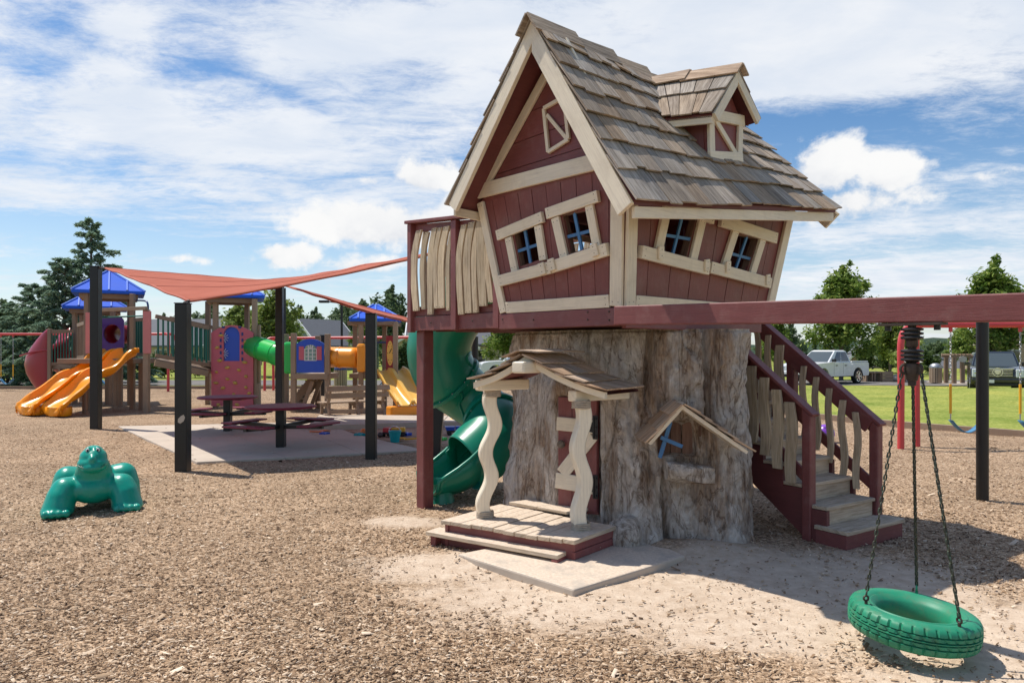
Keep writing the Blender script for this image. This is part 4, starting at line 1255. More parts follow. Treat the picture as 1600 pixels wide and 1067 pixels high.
    EF, EB = H(.43, -.42, 2.84), H(.575, 2.70, 3.18)
    LF, LB = H(-1.695, -.42, 3.135), H(-1.78, 2.75, 3.06)
    # gable wall boards over the tie beam (front), back gable plain
    def gable(v, nv, zl, zr, name, n):
        ul, ur = -1.60, .12
        ap = (-.59, 4.40 if v < 0 else 4.30)
        base = None
        for i in range(n):
            f0, f1 = i / n, (i + 1) / n - .006
            def edge(f, side):
                u0, z0 = (ul, zl) if side < 0 else (ur, zr)
                tt = f; return (u0 + (ap[0] - u0) * tt, z0 + (ap[1] - z0) * tt)
            sl = .10
            a, b = edge(max(f0 - sl * f0 * .5, 0), -1), edge(f0, 1); c, d = edge(f1, 1), edge(max(f1 - sl * f1 * .5, 0), -1)
            if i == n - 1: c = d = ap
            poly = [H(a[0], v, a[1]), H(b[0], v, b[1]), H(c[0], v, c[1])] + ([] if i == n - 1 else [H(d[0], v, d[1])])
            o = MB().prism(poly, VD * nv * .022, UD).build('gable_board' if base else 'gable', M['red'], base or t); base = base or o
        return base
    gf = gable(-.145, 1, 3.17, 3.20, 'gable', 5)
    gable(2.62, -1, 3.12, 3.40, 'gable', 4)
    def vbar(v, p0, p1, w, th, name, mat='cream', par=None):
        """board standing in a plane of constant v, facing the front"""
        A, B = H(p0[0], v, p0[1]), H(p1[0], v, p1[1]); d = (B - A).normalized(); s = d.cross(VD) * w / 2
        return MB().prism([A - s, B - s, B + s, A + s], -VD * th, d).build(name, M[mat], par or t, bevel=.004)
    vbar(-.150, (-1.69, 3.275), (.12, 3.275), .135, .035, 'tie_beam')
    def inpx(v, px, py):
        p = onv(px, py, v) - C0; return (p.dot(UD), p.z)
    a, b = inpx(-.15, 757, 297), inpx(-.15, 861, 107)
    vbar(-.151, a, b, .085, .028, 'gable_trim'); vbar(-.151, (.10, 3.30), (-.50, 4.36), .085, .028, 'gable_trim')
    # gable vent
    vc = [inpx(-.16, *p) for p in ((850, 170), (882, 152), (889, 218), (857, 238))]
    vent = vbar(-.149, vc[0], vc[1], .034, .028, 'gable_vent')
    for i in range(1, 4): vbar(-.150 + .0007 * i, vc[i], vc[(i + 1) % 4], .034, .027, 'vent_bar', par=vent)
    vbar(-.1495, inpx(-.16, 855, 180), inpx(-.16, 886, 217), .034, .022, 'vent_bar', par=vent)
    # roof decks (their red underside shows as the soffit)
    dr = MB(); n = Vector((0, 0, .035))
    for A, B, c, d in ((RF, RB, EB, EF), (RF, RB, LB, LF)):
        g_ = [[A.lerp(B, i / 12).lerp(d.lerp(c, i / 12), k / 12) for k in range(13)] for i in range(13)]
        dr.grid([row + [p - n for p in reversed(row)] for row in g_], VD, closed=True)
        for row in (g_[0], g_[-1]):
            o_ = len(dr.v)
            dr.add(row + [p - n for p in reversed(row)], [(k, k + 1, 24 - k, 25 - k) for k in range(12)], VD)
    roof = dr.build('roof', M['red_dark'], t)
    # barge boards front and back
    for v, vv in ((-.425, -1), (2.76, 1)):
        rf, ef, lf = ((-.585, 4.485), (.435, 2.815), (-1.695, 3.125)) if vv < 0 else ((-.60, 4.40), (.58, 3.14), (-1.785, 3.05))
        for (low, dz, k) in ((ef, .275, 0), (lf, .20, 1)):
            sl = (rf[1] - low[1]) / (rf[0] - low[0])
            dx = .055 if k == 0 else -.05
            p4 = [rf, low, (low[0] - dx * 1.2, low[1] - dx * 1.2 * sl * .0 - abs(dx) * 1.1 - .03), (rf[0], rf[1] - dz)]
            # inner edge parallel to the outer edge, square-cut foot
            dd = Vector((low[0] - rf[0], low[1] - rf[1])).normalized(); nn = Vector((dd.y, -dd.x)); nn = nn if nn.y < 0 else -nn
            w = dz * abs(dd.x)
            p4 = [Vector(rf), Vector(low), Vector(low) + nn * w, Vector((rf[0], rf[1] - dz))]
            pts = [H(q[0], v - (0 if vv > 0 else .0) + k * .001, q[1]) for q in p4]
            MB().prism(pts, VD * vv * .04, pts[1] - pts[0]).build('barge_board', M['cream'], t, bevel=.004)
    # eave boards
    e0, e1, ti = EF - UD * .010 + VD * .02, EB - UD * .010 - VD * .02, -UD * .03
    MB().hexa([e0 - up * .125, e1 - up * .125, e1 + ti - up * .125, e0 + ti - up * .125, e0 - up * .038, e1 - up * .038, e1 + ti - up * .038, e0 + ti - up * .038], VD).build('eave_board', M['cream'], t, bevel=.004)
    MB().hexa([H(-1.69, -.41, 3.02), H(-1.77, 2.73, 2.95), H(-1.74, 2.73, 2.95), H(-1.66, -.41, 3.02), H(-1.69, -.41, 3.10), H(-1.77, 2.73, 3.03), H(-1.74, 2.73, 3.03), H(-1.66, -.41, 3.10)], VD).build('eave_board', M['cream'], t, bevel=.004)
    # shingles
    def S(A, B, c, d, s, tt): return A.lerp(B, s).lerp(d.lerp(c, s), tt)
    def cover(A, B, c, d, rows, wmin, wmax, skip=None, ov=.55, mat='shingle'):
        nn0 = (B - A).cross(d - A).normalized()
        if nn0.z < 0: nn0 = -nn0
        Ls = (d - c).length
        for i in range(rows):
            t1 = (i + 1) / rows; t0 = max(0.0, t1 - (1 + ov) / rows)
            s = -.018
            sag = .012 * math.sin(i * 2.1)
            while s < 1.0:
                w = R.uniform(wmin, wmax) / Ls
                s1 = min(s + w, 1.004)
                if 1.004 - s1 < .02: s1 = 1.004
                sm = (s + s1) / 2
                if not (skip and skip(sm, t1 - .5 / rows)):
                    tb = t1 + R.uniform(-.010, .012) + (.022 if i == rows - 1 else -.004) + .006 * math.sin(sm * 9 + i)
                    lift = .034 + R.uniform(-.004, .010); tw = R.uniform(-.004, .004)
                    g = .0035 / Ls
                    p = [S(A, B, c, d, s + g, t0) + nn0 * .006, S(A, B, c, d, s1 - g, t0) + nn0 * .006, S(A, B, c, d, s1 - g, tb) + nn0 * (lift + tw), S(A, B, c, d, s + g, tb + R.uniform(-.004, .004)) + nn0 * (lift - tw)]
                    th = R.uniform(.013, .018)
                    MB().hexa(p + [v + nn0 * (th * (.5 if k < 2 else 1)) for k, v in enumerate(p)], p[3] - p[0]).build('shingle', M[mat], roof)
                s = s1
    def dorm_skip(s, tt): return False
    cover(RF, RB, EB, EF, 7, .10, .24)
    cover(RF, RB, LB, LF, 6, .17, .30)
    # ridge boards, lapped, ends kicked up
    nR = 6
    for i in range(nR):
        s0, s1 = i / nR - .035, (i + 1) / nR - .012
        if i == nR - 1: s1 = 1.03
        A, B = RF.lerp(RB, s0), RF.lerp(RB, s1)
        zl = Vector((0, 0, .030)); k0 = Vector((0, 0, .012 + .03 * (i > 0) + R.uniform(0, .012)))
        A = A + zl - k0 * .3; B = B + zl + Vector((0, 0, .018)) + k0 * .4
        dr_ = (UD * 1.0 + Vector((0, 0, -1.50))).normalized() * .20; dl_ = (-UD * 1.0 + Vector((0, 0, -1.22))).normalized() * .19
        for dv, nm in ((dr_, 'ridge_board'), (dl_, 'ridge_board')):
            nn = dv.cross(VD).normalized(); nn = nn if nn.z > 0 else -nn
            q = [A, B, B + dv, A + dv]
            MB().hexa(q + [v + nn * .016 for v in q], VD).build(nm, M['shingle'], roof)
    # dormer
    d0 = .17
    DV = -.085
    DF = lambda v, z, u=d0: H(u, v + DV, z)
    face = MB().prism([DF(1.08, 3.40), DF(1.60, 3.52), DF(1.63, 3.92), DF(1.36, 4.22), DF(1.05, 3.84)], -UD * .03, up)
    dm = face.build('dormer', M['red'], t)
    # cheeks
    ch, ch2 = MB(), MB()
    ch.prism([DF(1.06, 3.42, d0 - .03), DF(1.04, 3.84, d0 - .03), H(-.12, .98 + DV, 3.84)], VD * .02, up)
    ch2.prism([DF(1.60, 3.52, d0 - .03), DF(1.63, 3.92, d0 - .03), H(-.15, 1.66 + DV, 3.92)], VD * .02, up)
    ch.build('dormer_cheek', M['red_dark'], dm); ch2.build('dormer_cheek', M['red_dark'], dm)
    def dbar(a, b, w, o=.002, th=.03, name='dormer_trim'):
        A, B = DF(*a, d0 + o), DF(*b, d0 + o); dd = (B - A).normalized(); s = UD.cross(dd) * w / 2
        MB().prism([A - s, B - s, B + s, A + s], UD * th, dd).build(name, M['cream'], dm, bevel=.004)
    dbar((1.105, 3.42), (1.085, 3.88), .085); dbar((1.575, 3.53), (1.60, 3.95), .075, .003)
    dbar((1.06, 3.465), (1.62, 3.555), .095, .004, .034); dbar((1.04, 3.835), (1.65, 3.905), .10, .004, .034)
    dbar((1.14, 3.83), (1.54, 3.56), .055, .0025, .024)
    # side skin of the left corner post
    # dormer roof
    ap, le, re = (1.36, 4.275), (.965, 3.80), (1.775, 3.935)
    u1 = .27
    ap, le, re = [(q[0] + DV, q[1]) for q in (ap, le, re)]
    apF, leF, reF = H(u1, *ap), H(u1, *le), H(u1, *re)
    apB, leB, reB = H(-.52, 1.07, 4.31), H(-.10, .68, 3.80), H(-.13, 1.76, 3.93)
    dk = MB(); n2 = Vector((0, 0, .028))
    dk.hexa([apF - n2, leF - n2, leB - n2, apB - n2, apF, leF, leB, apB], UD); dk.hexa([apF - n2, apB - n2, reB - n2, reF - n2, apF, apB, reB, reF], UD)
    dk.build('dormer_roof', M['red_dark'], dm)
    for low, k in ((le, 0), (re, 1)):
        dd = Vector((low[0] - ap[0], low[1] - ap[1])).normalized(); nn = Vector((dd.y, -dd.x)); nn = nn if nn.y < 0 else -nn
        w = .085
        p4 = [Vector(ap), Vector(low), Vector(low) + nn * w, Vector((ap[0], ap[1] - w / abs(dd.x)))]
        pts = [H(u1 + .002 + k * .001, *q) for q in p4]
        MB().prism(pts, UD * .03, pts[1] - pts[0]).build('dormer_barge_board', M['cream'], dm, bevel=.003)
    MB().hexa([leF + Vector((0, 0, -.08)) , leB + Vector((0, 0, -.08)), leB + VD * .03 + Vector((0, 0, -.08)), leF + VD * .03 + Vector((0, 0, -.08)), leF - Vector((0, 0, .012)), leB - Vector((0, 0, .012)), leB + VD * .03 - Vector((0, 0, .012)), leF + VD * .03 - Vector((0, 0, .012))], UD).build('dormer_eave', M['cream'], dm, bevel=.003)
    def dcover(A, B, c, d, rows, cols):
        nn = (B - A).cross(d - A).normalized(); nn = nn if nn.z > 0 else -nn
        for i in range(rows):
            t1 = (i + 1) / rows + (.04 if i == rows - 1 else 0); t0 = max(0, (i - .45) / rows)
            cuts = [-.05] + [(j + R.uniform(-.2, .2)) / cols for j in range(1, cols)] + [1.0]
            for s0, s1 in zip(cuts, cuts[1:]):
                tb = t1 + R.uniform(-.015, .015)
                p = [S(A, B, c, d, s0 + .006, t0) + nn * .006, S(A, B, c, d, s1 - .006, t0) + nn * .006, S(A, B, c, d, s1 - .006, tb) + nn * .032, S(A, B, c, d, s0 + .006, tb) + nn * (.032 + R.uniform(-.004, .005))]
                MB().hexa(p + [v + nn * .014 for v in p], p[3] - p[0]).build('shingle', M['shingle'], dm)
    dcover(apF, apB, leB, leF, 2, 5); dcover(apF, apB, reB, reF, 2, 5)
    for s0, s1, z in ((-.09, .56, .0), (.50, 1.04, .022)):
        A, B = apF.lerp(apB, s0) + Vector((0, 0, .055 + z)), apF.lerp(apB, s1) + Vector((0, 0, .06 + z * .4))
        for dv in ((-VD + Vector((0, 0, -1.15))).normalized() * .145, (VD + Vector((0, 0, -.85))).normalized() * .13):
            nn = dv.cross(UD).normalized(); nn = nn if nn.z > 0 else -nn
            q = [A, B, B + dv, A + dv]
            MB().hexa(q + [v + nn * .015 for v in q], UD).build('ridge_board', M['shingle_warm'], dm)
build_playhouse()

# ------------------------------------------------------------------ staircase on the right of the stump
def build_stairs():
    o = C0 + UD * 1.06 + VD * 1.80; o.z = 0                       # near foot of the flight
    wd = (UD * .17 + VD * .985).normalized(); rd = (-UD * .985 + VD * .17).normalized()   # across, and along the climb
    t = thing('staircase', 'maroon staircase with wavy wooden balusters climbing behind the right side of the stump', 'stairs', o + wd * .4)
    Wd, rise, run, nst = .83, .172, .226, 11
    def Q(a, w, z): return o + rd * a + wd * w + Vector((0, 0, z))
    def block(a0, a1, w0, w1, z0, z1, name, mat, bev=.005, grain=None):
        return MB().hexa([Q(a0, w0, z0), Q(a1, w0, z0), Q(a1, w1, z0), Q(a0, w1, z0), Q(a0, w0, z1), Q(a1, w0, z1), Q(a1, w1, z1), Q(a0, w1, z1)], grain if grain else wd).build(name, M[mat], t, bevel=bev)
    # bottom step is a painted box wider than the flight
    block(.0, .30, -.03, Wd + .05, -.06, .135, 'step_box', 'red'); block(-.02, .31, -.04, Wd + .06, .138, .175, 'tread', 'dusty_tread', .008)
    for i in range(1, nst):
        a = i * run; z = .172 + i * rise
        block(a - .02, a + run + .012, .0, Wd - .045, z - .034, z, 'tread', 'dusty_tread', .008)
        block(a + .01, a + .035, .05, Wd - .05, z - rise - .002, z - .037, 'riser', 'tread', .0)
    # saw-tooth stringer on the near side
    def stringer(w0, w1):
        pts = []
        for i in range(1, nst):
            a = i * run; z = .172 + i * rise - .037
            pts += [(a - .02, z), (a + run - .022, z)]
        low = [(nst * run, .172 + (nst - 1) * rise - .40), (.30, -.06), (.02, -.06), (.02, .10), (run - .022, .10)]
        poly = [Q(a, w0, z) for a, z in pts + low]
        return MB().prism(poly, wd * (w1 - w0), rd).build('stringer', M['red_dark'], t)
    stringer(-.004, .04); stringer(Wd - .04, Wd - .0)
    # handrails: cap, upper board, lower board, newels, balusters
    sl = rise / run
    def rail(w, near):
        zt = lambda a: 1.075 + (a - .28) * sl; a0 = .40 if near else .24
        MB().bar(Q(a0 - .07, w, zt(a0 - .07) + .045), Q(2.35, w, zt(2.35) + .045), .115, .032).build('rail_cap', M['red'], t, bevel=.008)
        sgn = 1 if near else -1
        for k in ((0, 1) if not near else (0,)):
            ww = w + (.045 if k == 0 else -.045)
            MB().bar(Q(a0 + .04, ww, zt(a0 + .04) - .055), Q(2.35, ww, zt(2.35) - .055), .03, .14).build('rail_board', M['red'], t, bevel=.005)
        MB().bar(Q(a0 + .03, w + (.03 if near else .02), zt(a0 + .03) - .63), Q(2.35, w + (.03 if near else .02), zt(2.35) - .63), .03, .10).build('lower_rail', M['red'], t, bevel=.005)
        for a in ((a0, 1.16, 2.2) if not near else (a0, 1.12, 2.2)):
            b = MB(); zb = -.1 if a < .5 or not near else max(0, (a / run - 3) * rise)
            hw = .046
            b.hexa([Q(a - hw, w - hw, zb), Q(a + hw, w - hw, zb), Q(a + hw, w + hw, zb), Q(a - hw, w + hw, zb)] + [Q(a - hw, w - hw, zt(a - hw) + .02), Q(a + hw, w - hw, zt(a + hw) + .02), Q(a + hw, w + hw, zt(a + hw) + .02), Q(a - hw, w + hw, zt(a - hw) + .02)], (0, 0, 1))
            b.build('newel_post', M['red'] if near is False else M['red'], t, bevel=.012)
        rr = random.Random(5 if near else 8)
        a = a0 + .15
        while a < 2.2:
            if min(abs(a - x) for x in (a0, 1.14, 2.2)) > .085:
                w_ = rr.choice((.055, .06, .095)); bow = rr.choice((-.022, .022, -.016)); 
                z0, z1 = zt(a) - .76, zt(a) - .01
                rows = []
                woff = w - .055 if near else w - .075
                for i in range(13):
                    f = i / 12; c = Q(a + bow * math.sin(2.2 * math.pi * f) * .7, woff + .01 * math.sin(5 * f), lerp(z0, z1, f)); ww = w_ * (1 + .15 * math.sin(math.pi * f))
                    rows.append([c - rd * ww / 2 - wd * .014, c + rd * ww / 2 - wd * .014, c + rd * ww / 2 + wd * .014, c - rd * ww / 2 + wd * .014])
                mb = MB(); mb.grid(rows, (0, 0, 1), closed=True); mb.add(rows[0], [(3, 2, 1, 0)]); mb.add(rows[-1], [(0, 1, 2, 3)])
                mb.build('baluster', M['picket'], t)
            a += .145
    rail(.02, True); rail(Wd + .02, False)
build_stairs()

# ------------------------------------------------------------------ swing beam and tyre swing
def build_beam():
    p0, p1 = H(.005, -.085, 2.03), H(3.75, -.085, 1.955)
    t = thing('swing_beam', 'long maroon timber beam reaching from the playhouse corner out to the right', 'beam', p1)
    MB().bar(p0, p1, .09, .15).build('beam', M['red'], t, bevel=.010, seg=3)
    q = H(3.62, -.085, 0)
    MB().bar(q + Vector((0, 0, -.2)), q + Vector((0, 0, 1.885)), .11, .11).build('support_post', M['red'], t, bevel=.010)
build_beam()

def build_swing():
    top = H(2.165, -.085, 1.915)
    t = thing('tire_swing', 'green painted tire hanging flat on three chains from the maroon beam', 'tire swing', Vector((top.x, top.y, .12)))
    # swivel under the beam
    MB().bar(top + UD * -.17 + Vector((0, 0, -.012)), top + UD * .17 + Vector((0, 0, -.012)), .10, .014).build('mounting_plate', M['iron'], t)
    bl = MB()
    for s in (-.13, .13): bl.lathe([(.018, 0), (.018, -.03)], top + UD * s + Vector((0, 0, -.018)), 6)
    bl.build('bolt', M['blackplastic'], t)
    sw = MB().lathe([(.022, 0), (.022, -.33)], top + Vector((0, 0, -.02)), 12).build('swivel', M['iron'], t)
    for z0 in (-.075, -.20):
        prof = [(.03, z0)]
        for k in range(3):
            zz = z0 - k * .024
            prof += [(.040, zz - .002), (.058, zz - .006), (.060, zz - .012), (.057, zz - .018), (.040, zz - .021)]
        prof += [(.030, z0 - .078)]
        MB().lathe(prof, top + Vector((0, 0, .045)), 24).build('rubber_boot', M['blackplastic'], sw, smooth=40)
    nk = MB().lathe([(.030, -.10), (.032, -.135), (.022, -.15)], top, 14)
    nk.lathe([(.02, -.235), (.040, -.24), (.046, -.275), (.034, -.31), (.030, -.335), (.022, -.34), (.022, -.365), (.01, -.37)], top, 18)
    nk.build('swivel_body', M['iron'], sw, smooth=40)
    joint = top + Vector((0, 0, -.265))
    # tyre
    cx, cy = top.x, top.y
    tilt = (Matrix.Rotation(math.radians(4.0), 3, 'Y') @ Matrix.Rotation(math.radians(1.0), 3, 'X')) * .885
    cen = Vector((cx + .005, cy, .190))
    n = 216
    prof = [  # radius, height, kind
        (.225, .062, 0), (.213, .045, 0), (.210, .0, 0), (.213, -.045, 0), (.225, -.062, 0), (.245, -.078, 0), (.275, -.094, 0), (.315, -.098, 0), (.345, -.092, 0), (.362, -.082, 0), (.371, -.078, 1), (.381, -.060, 1),
        (.384, -.040, 1), (.368, -.037, 2), (.368, -.033, 2), (.385, -.030, 3), (.386, -.011, 3), (.368, -.008, 2), (.368, -.004, 2), (.3865, -.002, 0), (.3865, .004, 0), (.368, .007, 2), (.368, .011, 2), (.386, .014, 3), (.385, .033, 3), (.368, .036, 2), (.368, .040, 2), (.384, .043, 1), (.381, .060, 1), (.371, .078, 1),
        (.362, .082, 0), (.345, .092, 0), (.318, .097, 0), (.300, .094, 0), (.296, .098, 0), (.275, .094, 0), (.262, .084, 0), (.256, .086, 0), (.243, .078, 0)]
    rows = []
    for r, h, kd in prof:
        row = []
        for k in range(n):
            th = 2 * math.pi * k / n; rr = r
            if kd == 1 and k % 6 == 0: rr -= .012
            if kd == 3 and (k + (2 if h > 0 else 0)) % 6 == (1 if h in (.014, -.030) else 0): rr -= .015
            row.append(cen + tilt @ Vector((rr * math.cos(th), rr * math.sin(th), h)))
        rows.append(row)
    rows.append(rows[0])
    MB().grid(rows, closed=True).build('tire', M['tyre'], t, smooth=38)
    # chains: real links, alternately turned, from the swivel ears to the eye bolts
    link = []
    def link_mesh(mb, c, d, roll, L=.041, Wl=.023, r=.0050):
        a = d.orthogonal().normalized(); a = Matrix.Rotation(roll, 3, d) @ a
        pts = []
        for k in range(12):
            th = 2 * math.pi * k / 12
            x = math.cos(th) * (Wl / 2 - r); y = math.sin(th) * (Wl / 2 - r) + (1 if math.sin(th) > 0.01 else -1 if math.sin(th) < -.01 else 0) * (L / 2 - Wl / 2)
            pts.append(c + a * x + d * y)
        mb.tube(pts, r, 6, closed=True)
    for ang, eyeh in ((183, .0), (58, .03), (-72, .0)):
        th = math.radians(ang)
        eye = cen + tilt @ Vector((.325 * math.cos(th), .325 * math.sin(th), .112))
        out = Vector((math.cos(th), math.sin(th), 0))
        ear = joint + out * .062 + Vector((0, 0, -.025))
        eb = MB()
        eb.tube([eye + Vector((0, 0, -.05)), eye + Vector((0, 0, .0))], .009, 8)
        pts = [eye + Vector((math.cos(a) * .014 * out.x, math.cos(a) * .014 * out.y, .018 + math.sin(a) * .014)) for a in [2 * math.pi * k / 12 for k in range(12)]]
        eb.tube(pts, .006, 6, closed=True)
        eb.build('eye_bolt', M['iron'] if ang != 58 else M['tyre'], t, smooth=50)
        sh = MB()
        pts = [joint + out * (.045 + .024 * math.cos(a)) + Vector((0, 0, -.005 + .026 * math.sin(a))) for a in [2 * math.pi * k / 14 for k in range(14)]]
        sh.tube(pts, .008, 7, closed=True); sh.build('shackle', M['iron'], t, smooth=50)
        top_p, bot_p = ear, eye + Vector((0, 0, .030))
        d = bot_p - top_p; m = int(d.length / .0325)
        mb = MB()
        for i in range(m):
            f = (i + .5) / m; c = top_p + d * f - Vector((0, 0, .010 * math.sin(math.pi * f)))
            link_mesh(mb, c, d.normalized(), (i % 2) * math.pi / 2 + .5 + ang)
        mb.build('chain', M['chain'], t, smooth=60)
    # notches where the bolts go through the sidewall
build_swing()

# ------------------------------------------------------------------ green spiral slide
def build_spiral():
    t = thing('spiral_slide', 'dark green spiral tube slide curling down from the balcony', 'slide', G(690, 775))
    pts = [((735, 462), 9.15, .42), ((702, 500), 9.2, .43), ((686, 545), 9.25, .44), ((697, 585), 9.3, .44), ((728, 616), 9.4, .39), ((757, 640), 9.3, .35), ((774, 664), 9.0, .40), ((766, 690), 8.75, .43), ((744, 711), 8.6, .41), ((722, 727), 8.5, .37)]
    ctr = [P(p[0], p[1], Y) for p, Y, r in pts]
    path = catmull(ctr, 8); rad = []
    rr = [r for _, _, r in pts]
    for i in range(len(path)):
        f = i / 8; a = int(min(f, len(rr) - 1)); b = min(a + 1, len(rr) - 1); rad.append(lerp(rr[a], rr[b], f - a) * .93)
    cuts = [0, 27, 46, 72]
    for i in range(3):
        a, b = cuts[i], min(cuts[i + 1], len(path) - 1)
        mb = MB().tube(path[a:b + 1], [r * (1 - .004 * (i % 2)) for r in rad[a:b + 1]], 40, caps=False)
        if i == 2:
            # the last section is cut open on its near upper side
            keep_f, keep_u = [], []
            for f_, u_ in zip(mb.f, mb.uv):
                c = sum((mb.v[k] for k in f_), Vector()) / 4
                j = f_[0] // 40; ax = path[a + min(j, b - a)]; rel = (c - ax)
                fr = j / max(1, (b - a))
                if fr > .86 and rel.z > .12: continue
                if .44 < fr < .62 and rel.z > .06 and rel.x < -.27 - .9 * abs(fr - .53): continue
                keep_f.append(f_); keep_u.append(u_)
            mb.f, mb.uv = keep_f, keep_u
        s = mb.build('tube_section', M['green'], t, smooth=60, solid=.012, recalc=False)
        # flange with bolts at the lower end
        for e in ([b] if i < 2 else []):
            d = (path[e] - path[e - 1]).normalized(); r = rad[e]
            MB().lathe([(r - .005, -.022), (r + .045, -.022), (r + .045, .022), (r - .005, .022)], path[e], 44, d, closed=True).build('flange', M['green'], t, smooth=40)
            bm_ = MB(); x = d.orthogonal().normalized(); y = d.cross(x)
            for k in range(12):
                th = 2 * math.pi * k / 12 + .2; bm_.ball(path[e] + (x * math.cos(th) + y * math.sin(th)) * (r + .022) + d * .026, .010, 6, 4); bm_.ball(path[e] + (x * math.cos(th) + y * math.sin(th)) * (r + .022) - d * .026, .010, 6, 4)
            bm_.build('flange_bolts', M['zinc'], t)
    # seams along the upper sections
    for a, b, ang in ((2, 26, 2.5), (28, 45, 3.4), (47, 66, 3.3)):
        ln = []
        for k in range(a, b):
            d = (path[min(k + 1, len(path) - 1)] - path[k - 1]).normalized(); x = Vector((0, 0, 1)).cross(d).normalized(); y = d.cross(x)
            ln.append(path[k] + (x * math.cos(ang) + y * math.sin(ang)) * (rad[k] + .004))
        MB().tube(ln, .020, 6).build('seam', M['green'], t, smooth=60)
    # open exit chute
    e0, e1 = path[-1], G(672, 752, .22)
    ex = [P(732, 722, 8.52), P(714, 734, 8.46), P(697, 742, 8.40), P(681, 747, 8.34), P(669, 750, 8.28)]
    d = (ex[-1] - ex[0]); d.z = 0; d.normalize(); sd = Vector((d.y, -d.x, 0))
    outer, inner = [], []
    for i, c in enumerate(ex):
        f = i / 4; w = lerp(.37, .33, f); dep = lerp(.34, .16, f); row = []
        for k in range(17):
            a = math.pi * (k / 16) + math.pi
            row.append(c + sd * (math.cos(a) * w) + Vector((0, 0, math.sin(a) * dep + lerp(.06, .0, f))))
        row = [row[0] + Vector((0, 0, lerp(.16, .04, f))) - sd * .02] + row + [row[-1] + Vector((0, 0, lerp(.16, .04, f))) + sd * .02]
        outer.append(row)
    MB().grid(outer).build('exit_chute', M['green'], t, smooth=50, solid=.03, recalc=False)
    # rolled lip and foot of the exit
    lip = [r[0] for r in outer] + outer[-1][1:-1] + [r[-1] for r in reversed(outer)]
    MB().tube(lip, .024, 8).build('chute_rim', M['green'], t, smooth=60)
    c = ex[-1]; ft = MB()
    rows = []
    for z, s in ((-.02, 1.06), (.10, 1.0), (.24, .92), (.36, .98)):
        row = []
        for k in range(24):
            a = 2 * math.pi * k / 24; row.append(Vector((c.x, c.y, 0)) - d * .12 + d * (math.cos(a) * .17 * s) + sd * (math.sin(a) * .27 * s) + Vector((0, 0, z * .62)))
        rows.append(row)
    ft.grid(rows, closed=True).build('exit_foot', M['green'], t, smooth=50)
    # entrance panel behind the balcony
    A, B = H(-3.07, .60, 2.10), H(-3.07, 1.36, 2.10)
    w_ = -UD * .05; h_ = Vector((0, 0, .78))
    p = MB().hexa([A, B, B + w_, A + w_, A + h_, B + h_, B + w_ + h_, A + w_ + h_]).build('entrance_panel', M['tubegreen'], t, bevel=.015)
build_spiral()

# ------------------------------------------------------------------ teal dinosaur to climb on
def build_dino():
    t = thing('dinosaur_climber', 'teal green plastic dinosaur crouching on the mulch, toy for climbing', 'play animal', G(146, 800))
    c0 = G(146, 800)
    m = MB(); RZ = Matrix.Rotation(math.radians(27), 3, 'Z')
    def e(x, y, z, rx, ry, rz, rot=None): m.ball(c0 + RZ @ Vector((x * .80, y, z)), (rx * (.86 if z < .42 else .95), ry, rz), 22, 14, RZ)
    def chain(pts, n=7):
        for (a, b) in zip(pts, pts[1:]):
            for i in range(n):
                f = i / n; q = [lerp(a[k], b[k], f) for k in range(6)]; e(*q)
    # body, rump, shoulders
    chain([(0, .04, .25, .27, .16, .16), (0, .35, .27, .28, .22, .20), (.01, .65, .25, .22, .2, .18), (.02, .95, .13, .12, .16, .11), (.03, 1.15, .07, .05, .1, .05)])
    # neck and head
    chain([(0, .10, .30, .26, .17, .15), (0, .06, .40, .20, .15, .13), (0, .03, .50, .165, .14, .11)], 7)
    e(0, -.02, .600, .142, .15, .105); e(0, -.06, .540, .160, .15, .082); e(0, -.125, .505, .115, .11, .062); e(0, .01, .660, .098, .11, .065)
    e(-.052, -.07, .685, .036, .042, .038); e(.052, -.07, .685, .036, .042, .038); e(0, -.13, .59, .045, .09, .06)
    # fore and hind legs: heavy and rounded
    for s in (-1, 1):
        chain([(s * .22, .10, .26, .18, .15, .13), (s * .33, .04, .245, .165, .16, .15), (s * .375, .0, .17, .165, .17, .16), (s * .40, -.03, .08, .18, .18, .10), (s * .41, -.05, .05, .185, .19, .07)], 7)
        chain([(s * .20, .42, .30, .17, .16, .14), (s * .34, .42, .31, .165, .17, .15), (s * .39, .42, .2, .15, .18, .17), (s * .41, .38, .06, .15, .19, .08)], 6)
        for k in range(4): e(s * .41 + (k - 1.5) * .080, -.205, .052, .043, .045, .042)
    for k in range(5): e(0, .20 + k * .14, .55 - k * .03, .03, .055, .06 - k * .004)
    o = m.build('body', M['dino'], t)
    r = o.modifiers.new('Remesh', 'REMESH'); r.mode = 'VOXEL'; r.voxel_size = .011; r.use_smooth_shade = True
    s = o.modifiers.new('Smooth', 'SMOOTH'); s.factor = .5; s.iterations = 5
    for s in (-1, 1):
        y = MB().ball(c0 + RZ @ Vector((s * .048, -.108, .687)), (.018, .010, .021), 14, 8, RZ).build('eye', M['eyewhite'], t, smooth=60)
        MB().ball(c0 + RZ @ Vector((s * .047, -.1165, .685)), (.010, .004, .012), 12, 7, RZ).build('pupil', M['blackplastic'], y, smooth=60)
    ln = []
    for k in range(15):
        a = -1.15 + 2.3 * k / 14; ln.append(c0 + RZ @ Vector((math.sin(a) * .150, -.085 - math.cos(a) * .128, .500 + .045 * abs(math.sin(a)) ** 2)))
    MB().tube(ln, .004, 5).build('mouth_line', M['darkgreen'], t, smooth=60)
build_dino()

